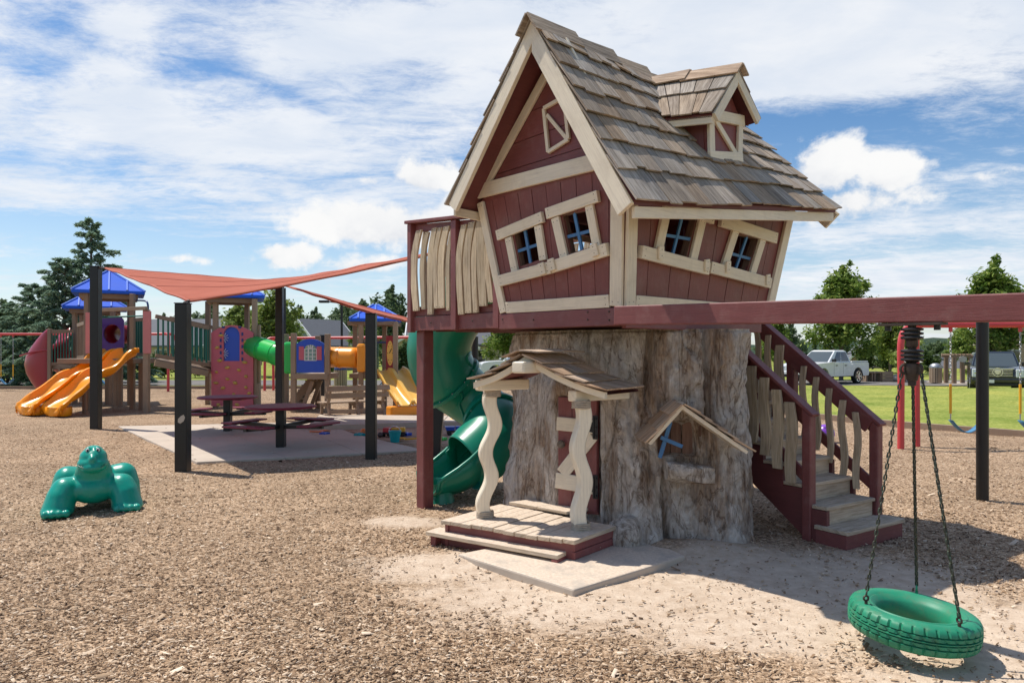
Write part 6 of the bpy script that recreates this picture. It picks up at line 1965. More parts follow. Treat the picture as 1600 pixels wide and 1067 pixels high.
def climb_tower():
    Yf, Yb = 21.8, 23.1; fx = lambda px, Y: (px - CX) * Y / F
    t = thing('climbing_tower', 'play tower with rose pink climbing wall and blue roof, behind the picnic tables', 'play tower', Vector((fx(363, 22.4), 22.4, 0)))
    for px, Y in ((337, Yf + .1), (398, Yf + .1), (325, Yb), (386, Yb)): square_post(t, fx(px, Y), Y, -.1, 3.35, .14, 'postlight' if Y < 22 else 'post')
    for px, Y, z in ((404, 22.0, 2.55), (403, 21.9, .75)): square_post(t, fx(px, Y), Y, -.1, z, .12, 'postlight')
    cx, cy = fx(363, 22.5), 22.5
    for s in (-1, 1):
        r_ = Matrix.Rotation(.36, 3, 'Z'); c_ = Vector((cx, cy, 3.30))
        MB().box(c_ + r_ @ Vector((0, s * .66, 0)), (1.45, .10, .14), .36).build('roof_plate', M['post'], t, bevel=.005)
        MB().box(c_ + r_ @ Vector((s * .67, 0, 0)), (.10, 1.20, .14), .36).build('roof_plate', M['post'], t, bevel=.005)
    hip_roof(t, cx, cy, .95, 3.46, 4.02, 4, .36)
    MB().box((cx, cy, 1.35), (1.4, 1.4, .14)).build('deck', M['post'], t, bevel=.01)
    # arched climbing wall with an arched window
    x0, x1 = fx(330.5, Yf), fx(396, Yf); zb, zt = .05, CH + (548 - 520) * Yf / F
    rise = .22
    zt2 = CH + (548 - 508) * Yf / F
    wx0, wx1 = fx(350, Yf), fx(375, Yf); wz0, wz1 = CH + (548 - 564) * Yf / F, CH + (548 - 523) * Yf / F
    wr = (wx1 - wx0) / 2; wc = (wx0 + wx1) / 2
    def toparc(x): 
        u = (x - (x0 + x1) / 2) / ((x1 - x0) / 2); return zt + (zt2 - zt) * (1 - u * u)
    mb = MB(); th = Vector((0, .05, 0))
    def sheet(poly): mb.prism([Vector((p[0], Yf - .03, p[1])) for p in poly], th)
    sheet([(x0, zb), (x1, zb), (x1, wz0), (x0, wz0)])
    sheet([(x0, wz0), (wx0, wz0), (wx0, wz1), (wx0, toparc(wx0))] + [(lerp(wx0, x0, k / 6), toparc(lerp(wx0, x0, k / 6))) for k in range(1, 7)])
    sheet([(wx1, wz0), (x1, wz0)] + [(lerp(x1, wx1, k / 6), toparc(lerp(x1, wx1, k / 6))) for k in range(0, 7)] + [(wx1, wz1)])
    for k in range(10):
        a0, a1 = math.pi * k / 10, math.pi * (k + 1) / 10
        p0, p1 = (wc + wr * math.cos(a0), wz1 + wr * math.sin(a0)), (wc + wr * math.cos(a1), wz1 + wr * math.sin(a1))
        sheet([p0, (p0[0], toparc(p0[0])), (p1[0], toparc(p1[0])), p1])
    wallo = mb.build('climbing_wall', M['pink'], t)
    pts = [(wx0, wz0), (wx1, wz0)] + [(wc + wr * math.cos(math.pi * k / 10), wz1 + wr * math.sin(math.pi * k / 10)) for k in range(11)]
    MB().prism([Vector((p[0], Yf + .025, p[1])) for p in pts], (0, .02, 0)).build('window_panel', M['blueplastic'], t)
    # stone-like slots round the window
    for k in range(5):
        z = lerp(wz0 + .06, wz1 + .02, k / 4)
        for x in (wx0 - .085, wx1 + .085): MB().box((x, Yf - .036, z), (.055, .012, .10)).build('window_block', M['navy'], wallo)
    for a in (.75, 2.4): MB().box((wc + (wr + .10) * math.cos(a), Yf - .036, wz1 + (wr + .09) * math.sin(a)), (.09, .012, .06)).build('window_block', M['navy'], wallo)
    for zc in (CH + (548 - 528) * Yf / F, CH + (548 - 552) * Yf / F):
        s = MB()
        for k in range(5):
            a = math.radians(-60 + 30 * k); c = Vector((wx0 - .01, Yf - .045, zc)); s.bar(c + Vector((.05 * math.cos(a), 0, .05 * math.sin(a))), c + Vector((.17 * math.cos(a), 0, .17 * math.sin(a))), .012, .022, (0, 1, 0))
        s.build('hinge_rays', M['trimwhite'], wallo)
    for (px, py) in [(346, 524), (384, 534), (340, 543), (387, 547), (344, 563), (383, 566), (356, 574), (374, 578), (339, 581), (385, 588), (356, 592), (368, 598), (338, 598), (349, 606), (385, 605), (366, 616), (344, 622), (380, 622), (357, 628), (371, 632), (390, 614), (342, 632)]:
        c = Vector((fx(px, Yf), Yf - .03, CH + (548 - py) * Yf / F)); h = MB()
        rw = []
        sx, sz = R.uniform(.05, .08), R.uniform(.04, .06); ph = R.uniform(0, 6)
        for i in range(6):
            a = math.pi / 2 * i / 5; rw.append([c + Vector((math.cos(a) * sx * (1 + .25 * math.sin(2 * b * 2 * math.pi / 12 + ph)) * math.cos(2 * math.pi * b / 12), -math.sin(a) * .055, math.cos(a) * sz * math.sin(2 * math.pi * b / 12))) for b in range(12)])
        h.grid(rw, closed=True).build('climbing_hold', M['hold'], wallo, smooth=60)
climb_tower()

def tubes_and_house():
    fx = lambda px, Y: (px - CX) * Y / F
    Y = 21.2
    t = thing('crawl_tube', 'bright green crawl tube sloping down from the climbing tower', 'crawl tube', Vector((fx(425, Y), Y, .4)))
    p0, p1 = P(396, 541, 22.0), P(452, 559, 20.9)
    d = (p1 - p0)
    MB().tube([p0, p0.lerp(p1, .33), p0.lerp(p1, .66), p1], .33, 32, caps=False).build('tube', M['tubegreen'], t, smooth=50, solid=.02)
    for f in (.30, .68): MB().lathe([(.325, -.025), (.355, -.02), (.355, .02), (.325, .025)], p0.lerp(p1, f), 32, d, closed=True).build('ring', M['tubegreen'], t, smooth=50)
    MB().box((p1.x + .08, p1.y, p1.z + .0), (.30, .75, .92)).build('end_plate', M['tubegreen'], t, bevel=.08)
    # blue house panel on a small deck with a slatted ramp
    Yh = 20.3
    h = thing('play_deck', 'small play deck with a blue arched panel and rose shutters', 'play panel', Vector((fx(485, Yh), Yh, 0)))
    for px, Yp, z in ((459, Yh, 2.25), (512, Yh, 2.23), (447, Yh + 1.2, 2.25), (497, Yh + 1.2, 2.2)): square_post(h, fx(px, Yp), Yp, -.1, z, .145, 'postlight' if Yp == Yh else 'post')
    x0, x1 = fx(464, Yh), fx(507, Yh); zb, zt, zt2 = CH + (548 - 582) * Yh / F, CH + (548 - 537) * Yh / F, CH + (548 - 529.5) * Yh / F
    wx0, wx1, wz0, wz1 = fx(476.5, Yh), fx(495, Yh), CH + (548 - 563) * Yh / F, CH + (548 - 545) * Yh / F
    wc, wr = (wx0 + wx1) / 2, (wx1 - wx0) / 2
    def toparc(x): u = (x - (x0 + x1) / 2) / ((x1 - x0) / 2); return zt + (zt2 - zt) * (1 - u * u)
    mb = MB()
    def sheet(poly): mb.prism([Vector((p[0], Yh - .05, p[1])) for p in poly], (0, .05, 0))
    sheet([(x0, zb), (x1, zb), (x1, wz0), (x0, wz0)])
    sheet([(x0, wz0), (wx0, wz0), (wx0, wz1), (wx0, toparc(wx0))] + [(lerp(wx0, x0, k / 6), toparc(lerp(wx0, x0, k / 6))) for k in range(1, 7)])
    sheet([(wx1, wz0), (x1, wz0)] + [(lerp(x1, wx1, k / 6), toparc(lerp(x1, wx1, k / 6))) for k in range(0, 7)] + [(wx1, wz1)])
    for k in range(10):
        a0, a1 = math.pi * k / 10, math.pi * (k + 1) / 10
        q0, q1 = (wc + wr * math.cos(a0), wz1 + wr * .7 * math.sin(a0)), (wc + wr * math.cos(a1), wz1 + wr * .7 * math.sin(a1))
        sheet([q0, (q0[0], toparc(q0[0])), (q1[0], toparc(q1[0])), q1])
    pn = mb.build('panel', M['blueplastic'], h)
    for x in (wx0 - .085, wx1 + .085): MB().box((x, Yh - .06, (wz0 + wz1) / 2 + .04), (.14, .02, wz1 - wz0 + .06)).build('shutter', M['pink'], h, bevel=.004)
    for f in (.0, .33, .67, 1.0):
        x = lerp(wx0, wx1, f); MB().box((x, Yh - .045, (wz0 + wz1) / 2 + (.0 if f in (0, 1) else .05)), (.022, .02, wz1 - wz0 + (.0 if f in (0, 1) else .10))).build('muntin', M['trimwhite'], h)
    for f in (0, .33, .67, 1): MB().box((wc, Yh - .043, lerp(wz0, wz1, f)), (wx1 - wx0, .018, .02)).build('muntin', M['trimwhite'], h)
    for a in (60, 90, 120):
        a = math.radians(a); MB().bar(Vector((wc, Yh - .04, wz1)), Vector((wc + wr * math.cos(a), Yh - .04, wz1 + wr * .7 * math.sin(a))), .016, .018, (0, 1, 0)).build('muntin', M['trimwhite'], h)
    MB().box((fx(486, Yh), Yh + .55, zb - .11), (1.0, 1.3, .16)).build('deck', M['postlight'], h, bevel=.008)
    # ramp with slats
    ra, rb = Vector((fx(488, Yh + .6), Yh + .6, zb - .2)), Vector((fx(450, Yh + .4), Yh + .4, .05))
    for s in (0, .75): MB().bar(ra + Vector((0, s, 0)), rb + Vector((0, s, 0)), .05, .20).build('ramp_side', M['post'], h)
    for k in range(6):
        c = rb.lerp(ra, (k + .6) / 6.5) + Vector((0, .37, .06)); MB().box(c, (.24, .72, .045)).build('ramp_slat', M['postlight'], h, bevel=.004)
    for s in (.0, .9): MB().bar(Vector((fx(487, Yh), Yh + .1 + s, zb - .25)), Vector((fx(468, Yh), Yh + .1 + s, -.05)), .08, .10).build('brace', M['post'], h)
    # amber tube to the right
    t2 = thing('crawl_tube', 'orange yellow crawl tube between the blue panel and the right tower', 'crawl tube', Vector((fx(540, Y), Yh, .4)))
    p0, p1 = P(512, 558, 20.6), P(562, 559, 20.4)
    MB().tube([p0, p0.lerp(p1, .4), p0.lerp(p1, .8), p1], .285, 32, caps=False).build('tube', M['tubeyellow'], t2, smooth=50, solid=.02)
    MB().lathe([(.28, -.025), (.31, -.02), (.31, .02), (.28, .025)], p0.lerp(p1, .4), 32, p1 - p0, closed=True).build('ring', M['tubeyellow'], t2, smooth=50)
    MB().box((p1.x + .10, p1.y, p1.z), (.24, .72, .80)).build('end_plate', M['tubeyellow'], t2, bevel=.07)
tubes_and_house()

def right_tower():
    fx = lambda px, Y: (px - CX) * Y / F
    Ya, Yb = 20.6, 21.8
    t = thing('play_tower', 'play tower with ribbed blue roof and yellow dial panel above the pale yellow slide', 'play tower', Vector((fx(590, 21.2), 21.2, 0)))
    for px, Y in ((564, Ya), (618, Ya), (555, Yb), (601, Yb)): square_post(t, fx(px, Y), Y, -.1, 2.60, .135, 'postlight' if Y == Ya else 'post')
    cx, cy = fx(586, 21.2), 21.2
    for s in (-1, 1):
        MB().box((cx, cy + s * .62, 2.55), (1.35, .10, .11)).build('roof_plate', M['post'], t, bevel=.005)
        MB().box((cx + s * .60, cy, 2.55), (.10, 1.13, .11)).build('roof_plate', M['post'], t, bevel=.005)
    hip_roof(t, cx + .02, cy, .74, 2.68, 3.12, 5, .19)
    MB().box((cx, cy, 1.02), (1.25, 1.3, .13)).build('deck', M['post'], t, bevel=.01)
    # maroon panel with a yellow dial
    x = fx(610, Ya); MB().box((x, Ya - .02, 1.66), (.24, .05, 1.05)).build('dial_panel', M['redslide'], t, bevel=.01)
    pts = [Vector((x + .095 * math.cos(2 * math.pi * k / 24), Ya - .05, 1.68 + .36 * math.sin(2 * math.pi * k / 24))) for k in range(24)]
    dl = MB().prism(pts, (0, .015, 0)).build('dial', M['yellow'], t)
    for k in range(8):
        a = 2 * math.pi * k / 8; MB().box((x + .07 * math.cos(a), Ya - .056, 1.68 + .28 * math.sin(a)), (.012, .01, .03)).build('dial_mark', M['blackplastic'], dl)
    MB().bar(Vector((x - .02, Ya - .058, 1.68)), Vector((x + .05, Ya - .058, 1.82)), .016, .012, (0, 1, 0)).build('dial_hand', M['blackplastic'], dl)
    MB().tube([Vector((fx(586, Ya), Ya, 1.99)), Vector((fx(617, Ya), Ya, 1.99))], .022, 8).build('grab_rail', M['bluesteel'], t, smooth=60)
    barrier(t, (fx(569, Yb), Yb - .1, 0), (fx(594, Yb), Yb - .1, 0), 1.05, 1.05, .98, 5)
    barrier(t, (fx(567, Ya), Ya, 0), (fx(582, Ya), Ya, 0), 1.05, 1.05, .98, 3)
    # pale yellow double slide
    s_ = thing('double_slide', 'pale yellow double slide beside the maroon timber post', 'slide', G(622, 645))
    top, bot = P(592, 580, 20.5), G(628, 640, .20)
    top.z = 1.17
    bot = Vector((fx(631, 19.4), 19.25, .24))
    hd = Vector((bot.x - top.x, bot.y - top.y, 0)); Ls = hd.length; hd.normalize(); wd = Vector((hd.y, -hd.x, 0)); wd = wd if wd.x > 0 else -wd
    top = top + wd * .30; bot = bot + wd * .10
    for w0, w1 in ((-.48, -.015), (.015, .48)):
        rows = []
        for i in range(31):
            f = i / 30; c = top + hd * (Ls * 1.02 * f); z = lerp(top.z, bot.z, f ** .92 if f < .8 else f ** .92) + .05 * math.sin(f * 6.3) * (1 - f); row = []
            wall = .23 * min(1, .5 + 2.5 * f) * (1 - .45 * f)
            for s, h in ((0, wall - .10), (-.01, wall), (.06, wall - .005), (.10, wall * .5), (.16, .04), (.28, .0), (.72, .0), (.84, .04), (.90, wall * .5), (.94, wall - .005), (1.01, wall), (1, wall - .10)):
                p = c + wd * (w0 + (w1 - w0) * s); row.append(Vector((p.x, p.y, z + h)))
            rows.append(row)
        MB().grid(rows).build('slide_lane', M['yellow'], s_, smooth=60, solid=.03, recalc=False)
    c = bot + hd * .02; c.z = .12
    MB().hexa([c + wd * a - hd * b + up_ * z for z in (-.16, .13) for a, b in ((-.46, .0), (.46, .0), (.46, .34), (-.46, .34))]).build('slide_foot', M['tubeyellow'], s_, bevel=.04)
right_tower()

# ------------------------------------------------------------------ swings, bins, arbour, kiosk
def swing_frame(name, label, a, b, zt, seats, rad=.057, leg_spread=.55, leg_dir=None):
    """arched end legs, top bar from a to b, belt swings on chains"""
    a, b = Vector(a), Vector(b); d = (b - a).normalized(); n = Vector((-d.y, d.x, 0)); nl = leg_dir or n
    t = thing(name, label, 'swing set', (a + b) / 2)
    A, B = a + up_ * zt, b + up_ * zt
    MB().tube([A + d * .25, B - d * .25], rad, 14).build('top_bar', M['redmetal'], t, smooth=60)
    for e, s in ((A, 1), (B, -1)):
        for k in (-1, 1):
            foot = e + nl * (leg_spread * k); foot.z = -.1
            sh = e + nl * (leg_spread * .92 * k) - up_ * .26
            pts = catmull([e + d * s * .40, e + nl * (leg_spread * .45 * k) + d * s * .12 - up_ * .02, sh, foot.lerp(sh, .6), foot.lerp(sh, .3), foot], 6)
            MB().tube(pts, rad, 14).build('leg', M['redmetal'], t, smooth=60)
    for f in seats:
        c0, w = f, .28
        ends = []
        for k in (-1, 1):
            p = A + d * (c0 + k * w)
            MB().bar(p + up_ * -.05, p + up_ * -.13, .05, .05, (0, 1, 0)).build('hanger', M['redmetal'], t, bevel=.008)
            mid, low = p - up_ * (zt - 1.15), p - up_ * (zt - .62)
            ch = MB(); L_ = (p - mid).length - .12; m = int(L_ / .06)
            for i in range(m):
                q = p - up_ * (.13 + (i + .5) * L_ / m); ax = Vector((1, 0, 0)) if i % 2 else Vector((0, 1, 0))
                ch.tube([q + up_ * .034 * math.cos(u) + ax * .016 * math.sin(u) for u in [2 * math.pi * j / 8 for j in range(8)]], .006, 4, closed=True)
            ch.build('chain', M['zinc'], t)
            MB().tube([mid, low], .022, 8).build('chain_sleeve', M['chainyellow'], t, smooth=60)
            MB().tube([low, low - up_ * .12], .012, 6).build('seat_link', M['zinc'], t)
            ends.append(low - up_ * .12)
        bt = []
        for i in range(11):
            u = i / 10; q = ends[0].lerp(ends[1], u) - up_ * (.22 * math.sin(math.pi * u)); bt.append([q - n * .07, q + n * .07])
        MB().grid(bt).build('belt_seat', M['beltblue'], t, smooth=60, solid=.014)
    return t
# right-hand set: left arch at (1407-1433, 700), bar runs out of the frame
ga, gb = G(1407, 701), G(1433, 697)
gm = (ga + gb) / 2
barR = Vector((13.6, 12.5, 0))
swing_frame('swing_set', 'red steel swing set with yellow sleeved chains on the right', gm + Vector((0, 0, 0)), barR, 2.22, [1.01, 2.22], leg_spread=.29, leg_dir=(gb - ga).normalized())
# far sets
lg = G(269, 611)
swing_frame('swing_set', 'far red swing set behind the red chute at the left edge', Vector((lg.x - 9.5, lg.y + .6, 0)), lg, 2.48, [2.0, 4.2, 6.6], leg_spread=.32)
swing_frame('swing_set', 'far red swing set seen behind the blue panel and orange tube', Vector((-10.6, 31.0, 0)), Vector((-1.6, 28.4, 0)), 2.30, [2.2, 5.2], leg_spread=.32)

def litter_bin(c, label, s=1.0):
    t = thing('litter_bin', label, 'litter bin', c, 'slatted litter bins')
    MB().lathe([(.25 * s, .02), (.25 * s, .78 * s)], c, 20).build('liner', M['blackplastic'], t)
    for k in range(16):
        a = 2 * math.pi * k / 16; p = c + Vector((math.cos(a) * .29 * s, math.sin(a) * .29 * s, 0))
        MB().bar(p + up_ * .03, p + up_ * .82 * s, .09 * s, .035, Vector((math.cos(a), math.sin(a), 0))).build('slat', M['postlight'], t)
    MB().lathe([(.30 * s, .82 * s), (.31 * s, .86 * s), (.27 * s, .98 * s), (.15 * s, 1.06 * s), (.02, 1.08 * s)], c, 20).build('lid', M['bluesteel'] if 'blue' in label else M['zinc'], t, smooth=40)
litter_bin(G(532, 604.5), 'slatted litter bin with a dark blue lid behind the bench')
c = Vector(((1462 - CX) * 38.5 / F, 38.5, 0)); litter_bin(c, 'slatted litter bin with a grey domed lid left of the arbour')

def arbour():
    Y = 38.0; fx = lambda px: (px - CX) * Y / F
    z = lambda py: CH + (548 - py) * Y / F
    t = thing('arbour', 'brown timber arbour gateway with a small oval sign', 'arbour', Vector((fx(1504), Y, 0)))
    for px in (1489, 1492.5, 1515, 1518.5):
        for dy in (0, .7): MB().bar((fx(px), Y + dy, -.05), (fx(px), Y + dy, z(558)), .10, .10, (0, 1, 0)).build('post', M['post'], t)
    for dy in (-.06, .76): MB().box((fx(1504.5), Y + dy, z(557) + .03), (fx(1524) - fx(1484.5), .06, .15)).build('beam', M['post'], t, bevel=.01)
    for k in range(7): MB().box((lerp(fx(1487), fx(1522), k / 6), Y + .35, z(555.5) + .06), (.05, 1.1, .08)).build('rafter', M['post'], t)
    for px in (1490.7, 1516.7):
        for k in range(5): MB().box((fx(px), Y + .02, .3 + k * .27), (.12, .03, .03)).build('lattice_slat', M['post'], t)
    s = MB().lathe([(.16, -.02), (.165, 0), (.16, .02)], (fx(1502), Y - .12, z(561)), 20, (0, 1, 0)); s.v = [Vector((fx(1502) + (p.x - fx(1502)) * 1.4, p.y, p.z)) for p in s.v]
    s.build('oval_sign', M['stone'], t)
arbour()

def kiosk():
    Y = 40; fx = lambda px: (px - CX) * Y / F; z = lambda py: CH + (548 - py) * Y / F
    t = thing('notice_board', 'brown notice board with a pale roof and a green notice', 'notice board', Vector((fx(1422), Y, 0)))
    for px in (1413.5, 1430.5): MB().bar((fx(px), Y, -.05), (fx(px), Y, z(566)), .11, .11, (0, 1, 0)).build('post', M['post'], t)
    MB().box((fx(1422), Y, z(579)), (fx(1430) - fx(1414) - .1, .08, z(567) - z(590))).build('board', M['brick'], t)
    MB().box((fx(1424.5), Y - .06, z(577)), (.22, .03, .34)).build('notice', M['signgreen'], t)
    MB().box((fx(1424.5), Y - .08, z(576)), (.10, .01, .14)).build('notice_print', M['trimwhite'], t)
    MB().hexa([Vector((fx(1409), Y - .45, z(566))), Vector((fx(1435), Y - .45, z(566))), Vector((fx(1435), Y + .45, z(566))), Vector((fx(1409), Y + .45, z(566))), Vector((fx(1411), Y - .1, z(562.5))), Vector((fx(1433), Y - .1, z(562.5))), Vector((fx(1433), Y + .1, z(562.5))), Vector((fx(1411), Y + .1, z(562.5)))]).build('roof', M['stone'], t)
kiosk()

def planters():
    Y = 41; fx = lambda px: (px - CX) * Y / F
    for px, lab in ((1354, 'timber picnic bench left of the low planter box'), (1367, 'second timber bench, beside the low planter box')):
        c = Vector((fx(px), Y, 0)); t = thing('timber_bench', lab, 'bench', c, 'low timber benches past the lawn')
        MB().box(c + up_ * .52, (.42, .8, .07)).build('seat', M['postlight'], t)
        for a in (-.17, .17): MB().box(c + Vector((a, 0, .24)), (.07, .7, .48)).build('leg', M['post'], t)
    c = Vector((fx(1381), Y, 0)); t = thing('planter_box', 'low timber planter box behind the pickup', 'planter', c)
    for k in range(3): MB().box(c + Vector((0, -.42, .09 + k * .19)), (.62, .05, .18)).build('board', M['postlight'], t)
    for s in (-.29, .29): MB().box(c + Vector((s, 0, .28)), (.05, .8, .56)).build('end_board', M['post'], t)
    MB().box(c + up_ * .45, (.52, .76, .06)).build('soil', M['toybrown'], t)
    c = Vector((fx(1400), Y, 0)); t = thing('boulder', 'pale boulder beside the planter box', 'boulder', c)
    mb = MB().ball(c + up_ * .12, (.40, .3, .26), 14, 9); mb.v = [p + Vector((1, 1, 1)) * .08 * noise.noise(p * 3) for p in mb.v]; mb.build('stone', M['stone'], t)
planters()

def lamp_post(px, top, Y, label):
    x = (px - CX) * Y / F; z = CH + (548 - top) * Y / F
    t = thing('lamp_post', label, 'lamp post', Vector((x, Y, 0)), 'dark street lamps beyond the lawn')
    MB().tube([(x, Y, -.1), (x, Y, z)], .07, 12).build('pole', M['black'], t, smooth=60)
    MB().bar((x, Y, z - .15), (x - .85, Y, z - .05), .06, .06).build('arm', M['black'], t)
    MB().box((x - 1.05, Y, z - .05), (.55, .35, .14)).build('lamp_head', M['black'], t, bevel=.02)
lamp_post(534, 470, 42, 'tall dark lamp post behind the right play tower')
lamp_post(445, 450, 44, 'tall dark lamp post behind the climbing tower')

# ------------------------------------------------------------------ vehicles
def local(mb_list, rz, loc): pass

def vehicle(name, label, cat, loc, rz, spec):
    """built round the origin, nose toward +x, then turned"""
    t = thing(name, label, cat, (0, 0, 0))
    L_, Wd, paint = spec['len'], spec['wid'], M[spec['paint']]
    hw = Wd / 2; bz, hz, rz_ = spec['base'], spec['belt'], spec['roof']
    fa, ra, wr = spec['front_axle'], spec['rear_axle'], spec['wheel']
    # lower body: side outline with wheel arches, swept across the width with rounded flanks
    out = [(-L_ / 2, bz + .10), (-L_ / 2 + .04, bz)]
    def arch(xc):
        return [(xc + (wr + .09) * math.cos(a), max(bz, wr + (wr + .09) * math.sin(a))) for a in [math.pi - math.pi * k / 12 for k in range(13)]]
    out += arch(ra) + arch(fa)
    out += [(L_ / 2 - .06, bz + .02), (L_ / 2, bz + .14)] + spec['nose'] + spec['deck'] + [(-L_ / 2 + .01, hz - .06)]
    ys = [(-1.0, .0), (-.985, .0), (-.94, .0), (.94, .0), (.985, .0), (1.0, .0)]
    mb = MB()
    ring = []
    for s, ins in ((-1, .05), (-1, .0), (1, .0), (1, .05)): pass
    secs = []
    for y, shrink in ((-hw + .0, .05), (-hw + .0, .0)): pass
    cx, cz = 0, (bz + hz) / 2
    def off(p, k):
        return (p[0] * (1 - k * .012), p[1] - k * .02 * (1 if p[1] > hz - .12 else 0))
    for y, k in ((-hw, 1), (-hw + .05, 0), (hw - .05, 0), (hw, 1)):
        secs.append([Vector((off(p, k)[0], y, off(p, k)[1])) for p in out])
    mb.grid([[s[i] for i in range(len(out))] for s in secs], closed=True)
    n = len(out)
    mb.add(secs[0], [tuple(range(n))]); mb.add(secs[-1], [tuple(range(n - 1, -1, -1))])
    body = mb.build('body', paint, t, smooth=40)
    # cabin
    b0, b1, r0, r1 = spec['cab']     # belt rear, belt front, roof rear, roof front
    tb, tt = hw - .04, hw - .22
    cb = MB()
    def ringz(f, ex=0): 
        x0, x1 = lerp(b0, r0, f), lerp(b1, r1, f); y = lerp(tb, tt, f); z = lerp(hz - .05, rz_ - .06, f)
        return [Vector((x0, -y, z)), Vector((x1, -y * .97, z)), Vector((x1, y * .97, z)), Vector((x0, y, z))]
    top = [Vector((r0 + .10, -tt + .10, rz_)), Vector((r1 - .12, -tt + .10, rz_)), Vector((r1 - .12, tt - .10, rz_)), Vector((r0 + .10, tt - .10, rz_))]
    cb.grid([ringz(0), ringz(.5), ringz(1), top], closed=True); cb.add(top, [(0, 1, 2, 3)])
    cab = cb.build('cabin', paint, t, bevel=.03, seg=3)
    def pane(a, b, c, d, nm, mat, o=.006):
        n_ = (b - a).cross(d - a).normalized() * o
        if n_.dot((a + c) / 2 - Vector((lerp(b0, b1, .5), 0, hz + .2))) < 0: n_ = -n_
        return MB().hexa([a - n_, b - n_, c - n_, d - n_, a + n_ * 2, b + n_ * 2, c + n_ * 2, d + n_ * 2]).build(nm, M[mat], cab)
    def face(i, j, s0, s1, f0, f1):
        R0, R1 = ringz(f0), ringz(f1); return R0[i].lerp(R0[j], s0), R0[i].lerp(R0[j], s1), R1[i].lerp(R1[j], s1), R1[i].lerp(R1[j], s0)
    pane(*face(1, 2, .05, .95, .10, .96), 'windscreen', 'windscreen')
    pane(*face(3, 0, .08, .92, .25, .92), 'rear_window', 'glass')
    for i, j in ((0, 1), (3, 2)):
        for s0, s1 in spec['side_windows']: pane(*face(i, j, s0, s1, .16, .93), 'side_window', 'glass')
        sgn = -1 if i == 0 else 1
        m = MB().box((lerp(b1, r1, .18) - .10, sgn * (hw + .10), hz + .10), (.12, .22, .17)); m.build('mirror', M[spec.get('mirror', 'blackplastic')], t, bevel=.03)
        for x in spec['doors']:
            MB().box((x, sgn * (hw + .0), (bz + hz) / 2 + .05), (.012, .008, hz - bz - .12)).build('door_gap', M['blackplastic'], body)
            MB().box((x - .02 + .20 * (-1), sgn * (hw + .015), hz - .17), (.17, .03, .04)).build('handle', M[spec.get('mirror', 'blackplastic')], body)
    # wheels
    for x in (fa, ra):
        for s in (-1, 1):
            w = MB().lathe([(wr - .10, -.11), (wr - .02, -.12), (wr, -.09), (wr, .09), (wr - .02, .12), (wr - .10, .11)], (x, s * (hw - .11), wr), 28, (0, 1, 0)).build('wheel', M['rubber'], t, smooth=40)
            rm = MB(); c = Vector((x, s * (hw + .005), wr)); rr = wr - .11
            rm.lathe([(rr - .03, -.02), (rr, -.03), (rr, .012), (rr - .03, .008)], c, 28, (0, s, 0), closed=True)
            for k in range(6):
                a = 2 * math.pi * k / 6; p = c + Vector((math.cos(a) * rr * .95, -s * .012, math.sin(a) * rr * .95)); rm.bar(c + Vector((0, -s * .005, 0)), p, .075, .03, (0, 1, 0))
            rm.lathe([(.06, -.01), (.055, .015)], c, 14, (0, s, 0))
            rm.build('rim', M['chrome'], w, smooth=40)
            MB().lathe([(rr, -.03), (rr, -.028)], c + Vector((0, -s * .03, 0)), 20, (0, s, 0)).build('brake_disc', M['blackplastic'], w)
    # front
    fx = L_ / 2
    g = spec['grille']
    gr = MB().box((fx + .004, 0, (g[0] + g[1]) / 2), (.03, g[2] * 2, g[1] - g[0])).build('grille', M['blackplastic'], t, bevel=.02)
    for k in range(g[3]):
        MB().box((fx + .026, 0, lerp(g[0], g[1], (k + .5) / g[3])), (.02, g[2] * 2 - .06, .022)).build('grille_bar', M['chrome'], gr)
    MB().box((fx + .016, 0, g[1] + .012), (.04, g[2] * 2 + .05, .05)).build('grille_surround', M['chrome'], gr, bevel=.01)
    if spec.get('emblem'):
        c = Vector((fx + .042, 0, (g[0] + g[1]) / 2 + .03))
        pts = [c + Vector((0, y, z)) for y, z in ((-.12, .10), (.12, .10), (.12, -.02), (0, -.13), (-.12, -.02))]
        em = MB().prism(pts, (.02, 0, 0)).build('emblem', M['chrome'], gr, bevel=.005)
        MB().lathe([(.20, -.006), (.20, .006), (.17, .006), (.17, -.006)], c + Vector((.012, 0, 0)), 24, (1, 0, 0), closed=True).build('wreath', M['chrome'], em)
    for s in (-1, 1):
        h = spec['lamps']; y = s * (hw - h[2] / 2 - .05)
        hl = MB().box((fx - .02, y, (h[0] + h[1]) / 2), (.14, h[2], h[1] - h[0])).build('headlight', M['lamp'], t, bevel=.04, seg=3)
        MB().ball((fx + .035, y, (h[0] + h[1]) / 2 + .03), (.03, .07, .07), 12, 8).build('reflector', M['chrome'], hl, smooth=60)
        MB().box((-fx + .03, s * (hw - .10), hz - .28), (.10, .16, .34)).build('tail_light', M['taillamp'], t, bevel=.02)
    MB().box((fx + .02, 0, bz + .20), (.18, Wd - .06, .20)).build('bumper', M[spec.get('bumper', spec['paint'])], t, bevel=.05, seg=3)
    MB().box((fx + .0, 0, bz + .03), (.14, Wd - .3, .14)).build('valance', M['blackplastic'], t, bevel=.03)
    MB().box((-fx - .02, 0, bz + .20), (.16, Wd - .08, .18)).build('bumper', M[spec.get('rear_bumper', 'chrome')], t, bevel=.04)
    if spec.get('plate'): MB().box((fx + .115, spec['plate'], bz + .17), (.015, .30, .14)).build('number_plate', M['trimwhite'], t)
    MB().box((0, 0, bz + .05), (L_ - .5, Wd - .3, .2)).build('underbody', M['blackplastic'], t)
